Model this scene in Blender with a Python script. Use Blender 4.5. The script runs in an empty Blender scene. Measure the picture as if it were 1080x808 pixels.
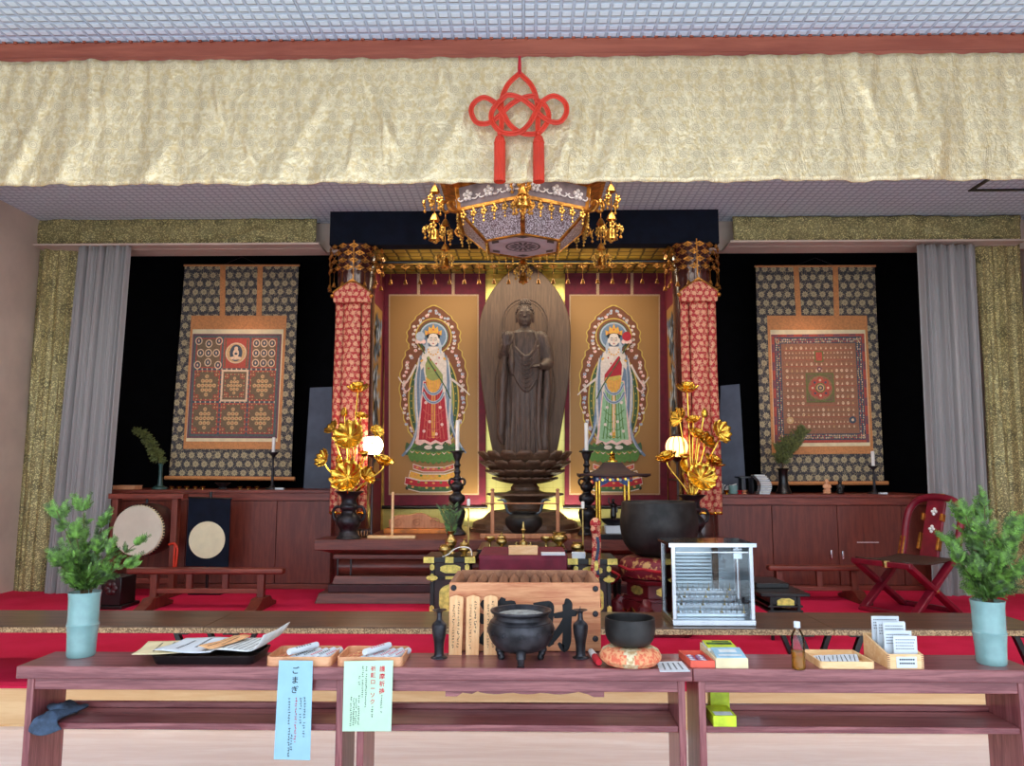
import bpy, bmesh, math, random
from mathutils import Vector, Matrix
SC = bpy.context.scene
COL = SC.collection
PI = math.pi
sin, cos = math.sin, math.cos
rnd = random.Random(7)
def R(d): return math.radians(d)

# ------------------------------------------------------------------ camera geometry (1080 x 808 frame)
F = 800.0
TILT = math.atan(94 / F); YAW = math.atan(13 / F); EYE = 1.5
def ray(px, py):
    x = (px - 540) / F; u = -(py - 404) / F
    fy = cos(TILT) - u * sin(TILT); fz = sin(TILT) + u * cos(TILT)
    c, s = cos(YAW), sin(YAW)
    return Vector((x * c - fy * s, x * s + fy * c, fz))
def P(px, py, Y):
    """the point of the room seen at that pixel, at depth Y"""
    r = ray(px, py); k = Y / r.y
    return Vector((r.x * k, Y, EYE + r.z * k))
def PZ(px, py, z):
    r = ray(px, py); k = (z - EYE) / r.z
    return Vector((r.x * k, r.y * k, z))
def X(px, Y, py=500): return P(px, py, Y).x
def Z(py, Y, px=553): return P(px, py, Y).z

# ------------------------------------------------------------------ mesh collector
class MB:
    def __init__(s):
        s.v = []; s.f = []; s.m = []; s.cur = 0; s.M = Matrix.Identity(4)
    def at(s, loc=(0, 0, 0), rx=0, ry=0, rz=0, sc=1):
        s.M = Matrix.Translation(Vector(loc)) @ Matrix.Rotation(rz, 4, 'Z') @ Matrix.Rotation(ry, 4, 'Y') @ Matrix.Rotation(rx, 4, 'X') @ Matrix.Scale(sc, 4)
        return s
    def add(s, vs, fs):
        o = len(s.v); M = s.M
        s.v += [M @ Vector(p) for p in vs]
        s.f += [tuple(i + o for i in f) for f in fs]
        s.m += [s.cur] * len(fs)
        return s
    def cb(s, x0, x1, y0, y1, z0, z1):
        return s.add([(x0,y0,z0),(x1,y0,z0),(x1,y1,z0),(x0,y1,z0),(x0,y0,z1),(x1,y0,z1),(x1,y1,z1),(x0,y1,z1)],
                     [(0,3,2,1),(4,5,6,7),(0,1,5,4),(1,2,6,5),(2,3,7,6),(3,0,4,7)])
    def box(s, c, d):
        return s.cb(c[0]-d[0]/2, c[0]+d[0]/2, c[1]-d[1]/2, c[1]+d[1]/2, c[2]-d[2]/2, c[2]+d[2]/2)
    def frus(s, x0, x1, y0, y1, z0, X0, X1, Y0, Y1, z1):
        """box whose bottom and top rectangles differ"""
        return s.add([(x0,y0,z0),(x1,y0,z0),(x1,y1,z0),(x0,y1,z0),(X0,Y0,z1),(X1,Y0,z1),(X1,Y1,z1),(X0,Y1,z1)],
                     [(0,3,2,1),(4,5,6,7),(0,1,5,4),(1,2,6,5),(2,3,7,6),(3,0,4,7)])
    def bar(s, a, b, w, h=None):
        """square bar between two points"""
        a = Vector(a); b = Vector(b); h = h or w
        d = (b - a).normalized()
        up = Vector((0,0,1)) if abs(d.z) < .95 else Vector((0,1,0))
        sx = d.cross(up).normalized(); uz = sx.cross(d).normalized()
        q = [(-1,-1),(1,-1),(1,1),(-1,1)]
        vs = [a + sx*i*w/2 + uz*j*h/2 for i, j in q] + [b + sx*i*w/2 + uz*j*h/2 for i, j in q]
        return s.add(vs, [(0,1,2,3),(7,6,5,4),(0,4,5,1),(1,5,6,2),(2,6,7,3),(3,7,4,0)])
    def tube(s, pts, r, n=8, closed=False, flat=1.0):
        pts = [Vector(p) for p in pts]; N = len(pts)
        rs = r if isinstance(r, (list, tuple)) else [r] * N
        prev = None; vs = []
        for i, p in enumerate(pts):
            if closed: d = pts[(i+1) % N] - pts[i-1]
            else: d = pts[min(i+1, N-1)] - pts[max(i-1, 0)]
            if d.length < 1e-9: d = Vector((0,0,1))
            d.normalize()
            if prev is None:
                up = Vector((0,0,1)) if abs(d.z) < .9 else Vector((0,1,0))
                sx = d.cross(up).normalized()
            else:
                sx = (prev - d * prev.dot(d))
                sx = sx.normalized() if sx.length > 1e-6 else d.orthogonal().normalized()
            prev = sx; uz = sx.cross(d)
            for k in range(n):
                a = 2*PI*k/n
                vs.append(p + sx*cos(a)*rs[i] + uz*sin(a)*rs[i]*flat)
        fs = []
        for i in range(N if closed else N-1):
            j = (i+1) % N
            for k in range(n):
                l = (k+1) % n
                fs.append((i*n+k, i*n+l, j*n+l, j*n+k))
        if not closed:
            fs.append(tuple(range(n-1, -1, -1))); fs.append(tuple((N-1)*n + k for k in range(n)))
        return s.add(vs, fs)
    def cyl(s, c, r, z0, z1, n=24, r1=None):
        return s.lathe([(r, z0), (r if r1 is None else r1, z1)], n, c)
    def lathe(s, prof, n=32, c=(0, 0), cap=True, wob=None, sm=0):
        if sm: prof = [(max(0, p.x), p.z) for p in spline([(r, 0, z) for r, z in prof], sm)]
        vs = []; fs = []; N = len(prof)
        for r, z in prof:
            for k in range(n):
                a = 2*PI*k/n
                q = r if wob is None else r * wob(a, z)
                vs.append((c[0] + q*cos(a), c[1] + q*sin(a), z))
        for i in range(N-1):
            for k in range(n):
                l = (k+1) % n
                fs.append((i*n+k, i*n+l, (i+1)*n+l, (i+1)*n+k))
        if cap:
            if prof[0][0] > 1e-6: fs.append(tuple(range(n-1, -1, -1)))
            if prof[-1][0] > 1e-6: fs.append(tuple((N-1)*n + k for k in range(n)))
        return s.add(vs, fs)
    def ball(s, c, r, nu=14, nv=9):
        r = r if isinstance(r, (list, tuple)) else (r, r, r)
        vs = [(c[0], c[1], c[2]-r[2])]; fs = []
        for j in range(1, nv):
            b = -PI/2 + PI*j/nv
            for k in range(nu):
                a = 2*PI*k/nu
                vs.append((c[0]+r[0]*cos(b)*cos(a), c[1]+r[1]*cos(b)*sin(a), c[2]+r[2]*sin(b)))
        vs.append((c[0], c[1], c[2]+r[2])); L = len(vs)-1
        for k in range(nu):
            l = (k+1) % nu
            fs.append((0, 1+l, 1+k))
            for j in range(nv-2):
                a = 1+j*nu
                fs.append((a+k, a+l, a+nu+l, a+nu+k))
            a = 1+(nv-2)*nu
            fs.append((a+k, a+l, L))
        return s.add(vs, fs)
    def prism(s, poly, a, b, ax='y', sc=None):
        """polygon of (u, w) drawn across axis ax and given thickness a..b along it; sc scales the b side"""
        n = len(poly)
        if sc:
            cu = sum(p[0] for p in poly)/n; cw = sum(p[1] for p in poly)/n
            p2 = [(cu+(p[0]-cu)*sc, cw+(p[1]-cw)*sc) for p in poly]
        else: p2 = poly
        def q(p, t):
            return (p[0], t, p[1]) if ax == 'y' else (t, p[0], p[1]) if ax == 'x' else (p[0], p[1], t)
        vs = [q(p, a) for p in poly] + [q(p, b) for p in p2]
        fs = [tuple(range(n)), tuple(range(2*n-1, n-1, -1))]
        fs += [(i, n+i, n+(i+1) % n, (i+1) % n) for i in range(n)]
        return s.add(vs, fs)
    def sheet(s, fn, nu, nv):
        vs = [fn(i/nu, j/nv) for j in range(nv+1) for i in range(nu+1)]
        w = nu+1
        return s.add(vs, [(j*w+i, j*w+i+1, (j+1)*w+i+1, (j+1)*w+i) for j in range(nv) for i in range(nu)])
    def poly(s, pts): return s.add(pts, [tuple(range(len(pts)))])
    def disc(s, c, r, y, n=16, rz=None):
        """flat round patch facing the viewer side (-y)"""
        rz = rz or r
        return s.poly([(c[0]+r*cos(2*PI*k/n), y, c[1]+rz*sin(2*PI*k/n)) for k in range(n)])
    def ring(s, c, r0, r1, y, n=20, q=1.0):
        vs = []
        for k in range(n):
            a = 2*PI*k/n
            vs += [(c[0]+r0*cos(a), y, c[1]+r0*q*sin(a)), (c[0]+r1*cos(a), y, c[1]+r1*q*sin(a))]
        return s.add(vs, [(2*k, 2*k+1, 2*((k+1) % n)+1, 2*((k+1) % n)) for k in range(n)])
    def rect(s, x0, x1, z0, z1, y): return s.poly([(x0,y,z0),(x1,y,z0),(x1,y,z1),(x0,y,z1)])
    def build(s, name, mat, parent=None, loc=None, smooth=True, ang=38, bevel=0, seg=2, solid=0, off=0, sub=0, fix=True):
        me = bpy.data.meshes.new(name)
        o = bpy.data.objects.new(name, me); COL.objects.link(o)
        base = Vector((0, 0, 0))
        if parent is not None:
            o.parent = parent
            t = parent
            while t.parent is not None: t = t.parent
            base = t.location
        elif loc is not None:
            base = Vector(loc); o.location = base
        me.from_pydata([v - base for v in s.v], [], s.f)
        for m in (mat if isinstance(mat, (list, tuple)) else [mat]): me.materials.append(m)
        if any(s.m): me.polygons.foreach_set('material_index', s.m)
        if fix:
            bm = bmesh.new(); bm.from_mesh(me)
            bmesh.ops.recalc_face_normals(bm, faces=bm.faces); bm.to_mesh(me); bm.free()
        if smooth:
            me.shade_smooth(); me.set_sharp_from_angle(angle=R(ang))
        me.update()
        if sub:
            m = o.modifiers.new('s', 'SUBSURF'); m.levels = sub; m.render_levels = sub
        if solid:
            m = o.modifiers.new('t', 'SOLIDIFY'); m.thickness = solid; m.offset = off
        if bevel:
            m = o.modifiers.new('b', 'BEVEL'); m.width = bevel; m.segments = seg; m.limit_method = 'ANGLE'; m.angle_limit = R(40)
            m.harden_normals = False
        return o

def tag(o, label=None, cat=None, group=None, kind=None):
    for k, v in (('label', label), ('category', cat), ('group', group), ('kind', kind)):
        if v: o[k] = v
    return o
def thing(name, label, cat, loc, group=None):
    o = bpy.data.objects.new(name, None); COL.objects.link(o)
    o.location = Vector(loc); o.empty_display_size = .05
    return tag(o, label, cat, group)
def struct(mb, name, mat, **k):
    return tag(mb.build(name, mat, **k), kind='structure')
def solo(mb, name, label, cat, mat, loc, group=None, kind=None, **k):
    return tag(mb.build(name, mat, loc=loc, **k), label, cat, group, kind)
def dup(root, loc=None, label=None, rz=None):
    r = root.copy(); COL.objects.link(r)
    if loc is not None: r.location = loc
    if rz is not None: r.rotation_euler.z = rz
    if label: r['label'] = label
    for ch in list(root.children):
        c = ch.copy(); COL.objects.link(c); c.parent = r
        for g in list(ch.children):
            d = g.copy(); COL.objects.link(d); d.parent = c
    return r
def text_mb(s, size, mat_off=0.0, vertical=False, line=1.0, align='CENTER'):
    """lettering as flat mesh data in the x-z plane, centred; returns (verts, faces)"""
    cu = bpy.data.curves.new('lettering', 'FONT')
    cu.body = '\n'.join(s) if vertical else s
    cu.size = size; cu.align_x = align; cu.align_y = 'CENTER'; cu.space_line = line; cu.offset = mat_off
    cu.resolution_u = 3
    o = bpy.data.objects.new('lettering', cu); COL.objects.link(o)
    dg = bpy.context.evaluated_depsgraph_get(); dg.update()
    me = bpy.data.meshes.new_from_object(o.evaluated_get(dg))
    vs = [(v.co.x, 0.0, v.co.y) for v in me.vertices]; fs = [tuple(p.vertices) for p in me.polygons]
    bpy.data.objects.remove(o); bpy.data.curves.remove(cu); bpy.data.meshes.remove(me)
    return vs, fs
def smoothstep(a, b, x):
    t = max(0, min(1, (x-a)/(b-a))); return t*t*(3-2*t)
def lerp(a, b, t): return a + (b-a)*t
def arc(cx, cz, r, a0, a1, n, y=0, rz=None):
    rz = rz or r
    return [(cx + r*cos(R(a0+(a1-a0)*i/n)), y, cz + rz*sin(R(a0+(a1-a0)*i/n))) for i in range(n+1)]
def spline(pts, n=8, closed=False):
    """Catmull-Rom through points"""
    pts = [Vector(p) for p in pts]; N = len(pts); out = []
    for i in range(N if closed else N-1):
        if closed: a, b, c, d = pts[i-1], pts[i], pts[(i+1) % N], pts[(i+2) % N]
        else: a, b, c, d = pts[max(i-1,0)], pts[i], pts[i+1], pts[min(i+2, N-1)]
        for k in range(n):
            t = k/n
            out.append(.5*((2*b) + (c-a)*t + (2*a-5*b+4*c-d)*t*t + (3*b-a-3*c+d)*t**3))
    if not closed: out.append(pts[-1])
    return out
# ------------------------------------------------------------------ materials
def lin(c):
    return tuple(((x/255)/12.92 if x/255 <= .04045 else ((x/255+.055)/1.055)**2.4) for x in c) + (1.0,)
class G:
    """small helper to write node graphs"""
    def __init__(s, name, rough=.5, metal=0.0, spec=None, coat=0):
        s.mat = bpy.data.materials.new(name); s.mat.use_nodes = True
        s.nt = s.mat.node_tree; s.b = s.nt.nodes['Principled BSDF']
        s.b.inputs['Roughness'].default_value = rough; s.b.inputs['Metallic'].default_value = metal
        if spec is not None: s.b.inputs['Specular IOR Level'].default_value = spec
        if coat: s.b.inputs['Coat Weight'].default_value = coat; s.b.inputs['Coat Roughness'].default_value = .15
        s._o = None
    def n(s, t, **k):
        x = s.nt.nodes.new(t)
        for a, v in k.items(): setattr(x, a, v)
        return x
    def put(s, sock, v):
        if hasattr(v, 'is_output'): s.nt.links.new(v, sock)
        else: sock.default_value = v
    def obj(s):
        if s._o is None: s._o = s.n('ShaderNodeTexCoord').outputs['Object']
        return s._o
    def sep(s, v=None):
        x = s.n('ShaderNodeSeparateXYZ'); s.put(x.inputs[0], v if v is not None else s.obj()); return x.outputs
    def comb(s, a, b, c):
        x = s.n('ShaderNodeCombineXYZ')
        for i, v in enumerate((a, b, c)): s.put(x.inputs[i], v)
        return x.outputs[0]
    def scale(s, k, v=None):
        x = s.n('ShaderNodeVectorMath', operation='MULTIPLY'); s.put(x.inputs[0], v if v is not None else s.obj()); x.inputs[1].default_value = k
        return x.outputs[0]
    def m(s, op, a, b=None, c=None, clamp=False):
        x = s.n('ShaderNodeMath', operation=op); x.use_clamp = clamp
        for i, v in enumerate((a, b, c)):
            if v is not None: s.put(x.inputs[i], v)
        return x.outputs[0]
    def mix(s, f, a, b):
        x = s.n('ShaderNodeMix', data_type='RGBA'); s.put(x.inputs[0], f)
        s.put(x.inputs[6], a if hasattr(a, 'is_output') else lin(a)); s.put(x.inputs[7], b if hasattr(b, 'is_output') else lin(b))
        return x.outputs[2]
    def noise(s, sc=5, det=3, v=None, rough=.55, dist=0):
        x = s.n('ShaderNodeTexNoise'); s.put(x.inputs['Vector'], v if v is not None else s.obj())
        x.inputs['Scale'].default_value = sc; x.inputs['Detail'].default_value = det; x.inputs['Roughness'].default_value = rough; x.inputs['Distortion'].default_value = dist
        return x.outputs[0]
    def vor(s, sc=10, v=None, out='Distance', feature='F1', rnd=1):
        x = s.n('ShaderNodeTexVoronoi'); x.feature = feature
        s.put(x.inputs['Vector'], v if v is not None else s.obj()); x.inputs['Scale'].default_value = sc; x.inputs['Randomness'].default_value = rnd
        return x.outputs[out]
    def step(s, v, a, b):
        x = s.n('ShaderNodeMapRange'); x.interpolation_type = 'SMOOTHSTEP'
        s.put(x.inputs[0], v); x.inputs[1].default_value = a; x.inputs[2].default_value = b
        return x.outputs[0]
    def col(s, c): s.put(s.b.inputs['Base Color'], c if hasattr(c, 'is_output') else lin(c)); return s
    def rough(s, v): s.put(s.b.inputs['Roughness'], v); return s
    def metal(s, v): s.put(s.b.inputs['Metallic'], v); return s
    def bump(s, h, st=.3, dist=.01):
        x = s.n('ShaderNodeBump'); x.inputs['Strength'].default_value = st; x.inputs['Distance'].default_value = dist
        s.put(x.inputs['Height'], h); s.put(s.b.inputs['Normal'], x.outputs[0]); return s
    def emit(s, c, st): s.b.inputs['Emission Color'].default_value = lin(c); s.b.inputs['Emission Strength'].default_value = st; return s
def plain(name, c, rough=.5, metal=0, var=.18, sc=9, bump=0, spec=None, coat=0):
    g = G(name, rough, metal, spec, coat)
    d = tuple(x*(1-var) for x in c); e = tuple(min(255, x*(1+var*.6)) for x in c)
    n = g.noise(sc, 4); g.col(g.mix(g.step(n, .3, .7), d, e))
    if bump: g.bump(g.noise(sc*6, 3), bump, .004)
    return g.mat
def wood(name, c1, c2, sc=(1, 14, 14), rough=.4, k=4, coat=0, spec=None):
    g = G(name, rough, 0, spec, coat)
    v = g.scale(sc)
    a = g.noise(k, 5, v, .6, .6); b = g.noise(k*6, 3, v, .6)
    f = g.m('ADD', g.m('MULTIPLY', a, .75), g.m('MULTIPLY', b, .25))
    g.col(g.mix(g.step(f, .36, .66), c1, c2)); g.bump(f, .08, .003)
    return g.mat
def medallion(name, bg, fg, size, rough=.6, metal=0, petals=8, mid=None, bg2=None, wrinkle=0, aspect=1.0, ringed=False, vines=.35):
    """woven cloth with staggered flower medallions in the cloth's own x-z plane"""
    g = G(name, rough, metal)
    x, y, z = g.sep()
    u = g.m('DIVIDE', x, size); w = g.m('DIVIDE', z, size*aspect)
    row = g.m('FLOOR', w)
    u = g.m('ADD', u, g.m('MULTIPLY', g.m('MODULO', row, 2), .5))
    fu = g.m('SUBTRACT', g.m('FRACT', u), .5); fw = g.m('SUBTRACT', g.m('FRACT', w), .5)
    d = g.m('SQRT', g.m('ADD', g.m('MULTIPLY', fu, fu), g.m('MULTIPLY', fw, fw)))
    a = g.m('ARCTAN2', fw, fu)
    edge = g.m('ADD', .34, g.m('MULTIPLY', g.m('COSINE', g.m('MULTIPLY', a, petals)), .05))
    flower = g.step(g.m('SUBTRACT', edge, d), -.02, .05)
    core = g.m('MULTIPLY', g.step(d, .10, .13), g.step(g.m('ADD', .5, g.m('MULTIPLY', g.m('COSINE', g.m('MULTIPLY', a, petals)), .5)), .12, .3))
    if ringed: core = g.step(g.m('ABSOLUTE', g.m('SUBTRACT', g.m('FRACT', g.m('MULTIPLY', d, 7)), .5)), .15, .3)
    base = bg
    n = g.noise(3.0/size, 2)
    b = g.mix(g.step(n, .35, .65), bg, bg2 or tuple(v*.7 for v in bg))
    vine = g.step(g.m('ABSOLUTE', g.m('SUBTRACT', g.noise(1.6/size, 2), .5)), .03, .008)
    b = g.mix(g.m('MULTIPLY', vine, vines), b, fg)
    f = g.mix(core, mid or tuple(v*.75 for v in fg), fg)
    c = g.mix(flower, b, f)
    thread = g.noise(900, 1, g.scale((1, 1, .25)))
    c = g.mix(g.m('MULTIPLY', thread, .18), c, tuple(v*.6 for v in bg))
    g.col(c)
    h = g.m('ADD', g.m('MULTIPLY', flower, .1 if wrinkle else .3), g.m('MULTIPLY', g.noise(60, 4), .7))
    if wrinkle: h = g.m('ADD', h, g.m('MULTIPLY', g.noise(7, 4, g.scale((1, 1, .45)), .6, 1.2), wrinkle))
    g.bump(h, .45, .006 if not wrinkle else .012)
    return g.mat

M = {}
M['wall'] = plain('plaster_wall', (202, 184, 170), .85, var=.05, sc=2)
M['black'] = plain('black_cloth_wall', (9, 9, 12), .95, var=.3, spec=.1)
M['lacquer'] = plain('black_lacquer', (20, 16, 17), .28, var=.3)
M['dark_lacquer'] = plain('dark_red_lacquer', (52, 20, 22), .3, var=.2)
M['iron'] = plain('dark_bronze', (58, 56, 60), .42, .7, var=.3, sc=20, bump=.12)
M['bowl_iron'] = plain('blackened_bronze', (50, 47, 46), .5, .55, var=.35, sc=7, bump=.1)
M['gold'] = plain('gilt_metal', (238, 184, 74), .24, 1.0, var=.22, sc=14)
M['brass'] = plain('brass', (196, 168, 104), .28, 1.0, var=.25, sc=25)
M['gilt_plate'] = plain('gilt_plate', (228, 206, 110), .38, .7, var=.15, sc=30, bump=.25)
M['oldgold'] = plain('old_gilt', (186, 128, 58), .36, .9, var=.3, sc=20, bump=.15)
M['canopy_gilt'] = plain('canopy_gilt', (212, 158, 74), .32, 1.0, var=.3, sc=18)
M['silver'] = plain('stainless_steel', (214, 220, 226), .24, 1.0, var=.06, sc=6)
M['white'] = plain('white_paper', (214, 220, 226), .8, var=.03)
M['paper'] = plain('printed_paper', (222, 226, 224), .8, var=.06, sc=30)
M['cream'] = plain('cream_card', (232, 214, 170), .7, var=.06)
M['wax'] = plain('white_wax', (240, 236, 230), .45, var=.03)
M['redcord'] = plain('vermilion_silk_cord', (212, 54, 26), .55, var=.06, sc=6)
M['red_cloth'] = plain('red_cloth', (186, 26, 40), .8, var=.15)
M['burgundy'] = plain('burgundy_silk', (106, 16, 42), .7, var=.12, sc=12)
M['navy'] = plain('navy_cloth', (20, 26, 40), .9, var=.15, spec=.15)
M['celadon'] = plain('celadon_glaze', (130, 168, 166), .16, var=.06, sc=12, coat=.4)
M['leaf'] = plain('cypress_leaf', (94, 130, 50), .55, var=.45, sc=40)
M['leaf2'] = plain('cypress_leaf_dark', (72, 100, 44), .55, var=.45, sc=40)
M['conifer'] = plain('olive_conifer_leaf', (92, 98, 48), .6, var=.4, sc=40)
M['stem'] = plain('brown_twig', (92, 70, 44), .8)
M['ink'] = plain('black_ink', (22, 22, 26), .7, var=.05)
M['redink'] = plain('red_ink', (206, 52, 66), .7, var=.05)
M['blue_paper'] = plain('pale_blue_paper', (150, 192, 210), .7, var=.03)
M['green_paper'] = plain('pale_green_paper', (188, 220, 192), .7, var=.03)
M['greycloth'] = plain('blue_grey_cloth', (62, 78, 100), .9, var=.2, sc=30, bump=.3)
M['ash'] = plain('grey_ash', (150, 152, 148), .95, var=.2, sc=60, bump=.4)
M['statue'] = wood('statue_wood', (64, 50, 44), (100, 78, 66), (9, 9, 1.2), .55, 5)
M['halo'] = wood('mandorla_wood', (78, 58, 46), (102, 78, 60), (10, 10, .7), .6, 5)
M['pedwood'] = wood('pedestal_wood', (78, 56, 42), (112, 82, 62), (2, 2, 8), .5, 4)
M['rosewood'] = wood('rosewood', (110, 50, 54), (154, 92, 92), (1.0, 16, 16), .32, 3, coat=.25)
M['rosewood_v'] = wood('rosewood_upright', (112, 52, 56), (156, 92, 92), (16, 16, 1.0), .34, 3, coat=.2)
M['mahogany'] = wood('mahogany', (94, 38, 28), (122, 56, 40), (10, 10, 1.0), .42, 3)
M['mahogany_h'] = wood('mahogany_rail', (100, 40, 30), (136, 62, 46), (1.0, 12, 12), .4, 3)
M['altarwood'] = wood('altar_wood', (86, 40, 32), (120, 60, 46), (1.0, 10, 12), .4, 3)
M['beam'] = wood('red_brown_beam', (138, 64, 44), (164, 86, 62), (.8, 10, 10), .5, 2)
M['cedar'] = wood('cedar_board', (192, 114, 74), (224, 158, 110), (1.2, 9, 13), .5, 3)
M['cedar_dark'] = wood('cedar_slat', (140, 92, 66), (176, 122, 88), (6, 1, 6), .6, 3)
M['sotoba'] = wood('pale_cedar', (226, 160, 104), (244, 192, 138), (14, 14, 1), .6, 3)
M['hinoki'] = wood('hinoki', (226, 176, 120), (242, 204, 152), (2, 10, 10), .5, 3)
M['pine'] = wood('pale_panel_wood', (224, 178, 126), (238, 200, 150), (.7, 8, 8), .55, 2)
M['plainwood'] = wood('plain_pole_wood', (176, 112, 76), (200, 138, 98), (8, 8, 1), .6, 3)
M['floor'] = wood('pale_floor_wood', (234, 212, 204), (246, 230, 224), (.8, 7, 7), .4, 2)
M['traywood'] = wood('tray_wood', (206, 138, 98), (230, 170, 126), (2, 9, 9), .45, 3)
M['chair_red'] = plain('dark_red_chair_lacquer', (126, 22, 42), .35, var=.15)
M['leather'] = plain('brown_leather', (74, 54, 44), .5, var=.2, sc=30, bump=.2)
M['bench'] = wood('dark_bench_top', (72, 50, 38), (112, 82, 62), (1.0, 9, 9), .32, 2, coat=.2)
def _speckle():
    g = G('speckled_bench_edge', .4)
    n = g.vor(160, out='Color'); s = g.sep(n)
    g.col(g.mix(g.step(s[0], .2, .9), (122, 92, 62), (206, 172, 128)))
    return g.mat
M['bench_edge'] = _speckle()
def _ceil():
    g = G('embossed_ceiling_tile', .5)
    x, y, z = g.sep()
    def cell(v, sz, wd):
        f = g.m('ABSOLUTE', g.m('SUBTRACT', g.m('FRACT', g.m('DIVIDE', v, sz)), .5))
        return g.step(f, .5-wd, .5-wd*2.4)
    h = g.m('MULTIPLY', cell(x, .072, .07), cell(y, .072, .1))
    big = g.m('MULTIPLY', cell(x, 1.296, .003), cell(y, 1.296, .003))
    g.col(g.mix(g.m('MULTIPLY', h, big), (190, 206, 226), (226, 240, 254)))
    g.bump(g.m('ADD', h, g.m('MULTIPLY', big, 1.0)), .8, .012)
    return g.mat
M['ceiling'] = _ceil()
def _carpet():
    g = G('red_felt_carpet', .9, 0, .2)
    n = g.noise(2.2, 4); f = g.noise(260, 2)
    g.col(g.mix(g.step(g.m('ADD', g.m('MULTIPLY', n, .7), g.m('MULTIPLY', f, .3)), .35, .65), (200, 22, 62), (218, 36, 80)))
    g.bump(f, .3, .004); return g.mat
M['carpet'] = _carpet()
M['brocade'] = medallion('cream_gold_brocade', (218, 188, 136), (228, 206, 162), .082, .34, .45, 8, mid=(206, 180, 144), bg2=(238, 216, 174), wrinkle=3.2, vines=.5, ringed=True)
M['scroll_mount'] = medallion('dark_grey_flower_brocade', (72, 68, 70), (196, 178, 138), .098, .7, 0, 9, mid=(150, 136, 104), bg2=(58, 56, 60), vines=.5)
M['redbanner'] = medallion('red_gold_brocade', (186, 44, 46), (232, 190, 146), .062, .6, .1, 6, mid=(216, 120, 96), bg2=(172, 34, 42), vines=.8, ringed=True)
M['silk_gold'] = plain('tan_gold_silk', (166, 122, 68), .55, .15, var=.08, sc=300)
M['silk_orange'] = plain('orange_tan_silk', (206, 138, 82), .6, .1, var=.08, sc=60)
M['dots'] = medallion('beaded_border', (196, 140, 96), (244, 226, 196), .012, .6, 0, 1, vines=0)
def _glitter():
    g = G('olive_gold_brocade', .45, .35)
    v = g.vor(120, out='Color'); s = g.sep(v)
    n = g.noise(5, 3)
    f = g.step(s[0], .66, .92)
    c = g.mix(n, (134, 126, 86), (160, 150, 106))
    x, y, z = g.sep()
    fu = g.m('SUBTRACT', g.m('FRACT', g.m('ADD', g.m('DIVIDE', x, .3), g.m('MULTIPLY', g.m('MODULO', g.m('FLOOR', g.m('DIVIDE', z, .26)), 2), .5))), .5)
    fw = g.m('SUBTRACT', g.m('FRACT', g.m('DIVIDE', z, .26)), .5)
    d = g.m('SQRT', g.m('ADD', g.m('MULTIPLY', fu, fu), g.m('MULTIPLY', fw, fw)))
    c = g.mix(g.m('MULTIPLY', g.step(d, .26, .2), .45), c, (86, 86, 62))
    g.col(g.mix(f, c, (228, 216, 152)))
    h = g.m('ADD', g.m('MULTIPLY', v, 1), g.m('MULTIPLY', g.noise(8, 4, None, .6, 1), 1.5))
    g.bump(h, .55, .009); g.rough(g.step(s[1], -.6, 1.2))
    return g.mat
M['olive'] = _glitter()
def _sheer():
    g = G('grey_sheer_curtain', .8, 0, .2)
    x, y, z = g.sep()
    g.col(g.mix(g.noise(30, 3, g.scale((1, 1, .02))), (160, 160, 162), (204, 202, 200)))
    g.bump(g.noise(60, 2, g.scale((1, 1, .02))), .25, .006)
    tr = g.n('ShaderNodeBsdfTranslucent'); tr.inputs[0].default_value = lin((190, 184, 186))
    mx = g.n('ShaderNodeMixShader'); mx.inputs[0].default_value = .3
    out = g.nt.nodes['Material Output']
    g.nt.links.new(g.b.outputs[0], mx.inputs[1]); g.nt.links.new(tr.outputs[0], mx.inputs[2]); g.nt.links.new(mx.outputs[0], out.inputs[0])
    return g.mat
M['sheer'] = _sheer()
def _goldwall():
    g = G('gold_leaf_panel', .34, .75)
    x, y, z = g.sep()
    sq = g.m('MULTIPLY', g.step(g.m('ABSOLUTE', g.m('SUBTRACT', g.m('FRACT', g.m('DIVIDE', x, .11)), .5)), .49, .47), g.step(g.m('ABSOLUTE', g.m('SUBTRACT', g.m('FRACT', g.m('DIVIDE', z, .11)), .5)), .49, .47))
    g.col(g.mix(g.m('ADD', g.m('MULTIPLY', sq, .5), g.m('MULTIPLY', g.noise(4, 3), .5)), (200, 176, 84), (232, 216, 130)))
    return g.mat
M['goldwall'] = _goldwall()
def _hexgold():
    g = G('gold_cloud_lattice', .42, .55)
    d = g.vor(7.5, out='Distance', feature='DISTANCE_TO_EDGE', rnd=.15)
    c = g.mix(g.step(d, .05, .12), (66, 56, 26), (190, 170, 78))
    g.col(c); g.bump(g.step(d, .03, .2), .5, .01)
    return g.mat
M['hexgold'] = _hexgold()
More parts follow.
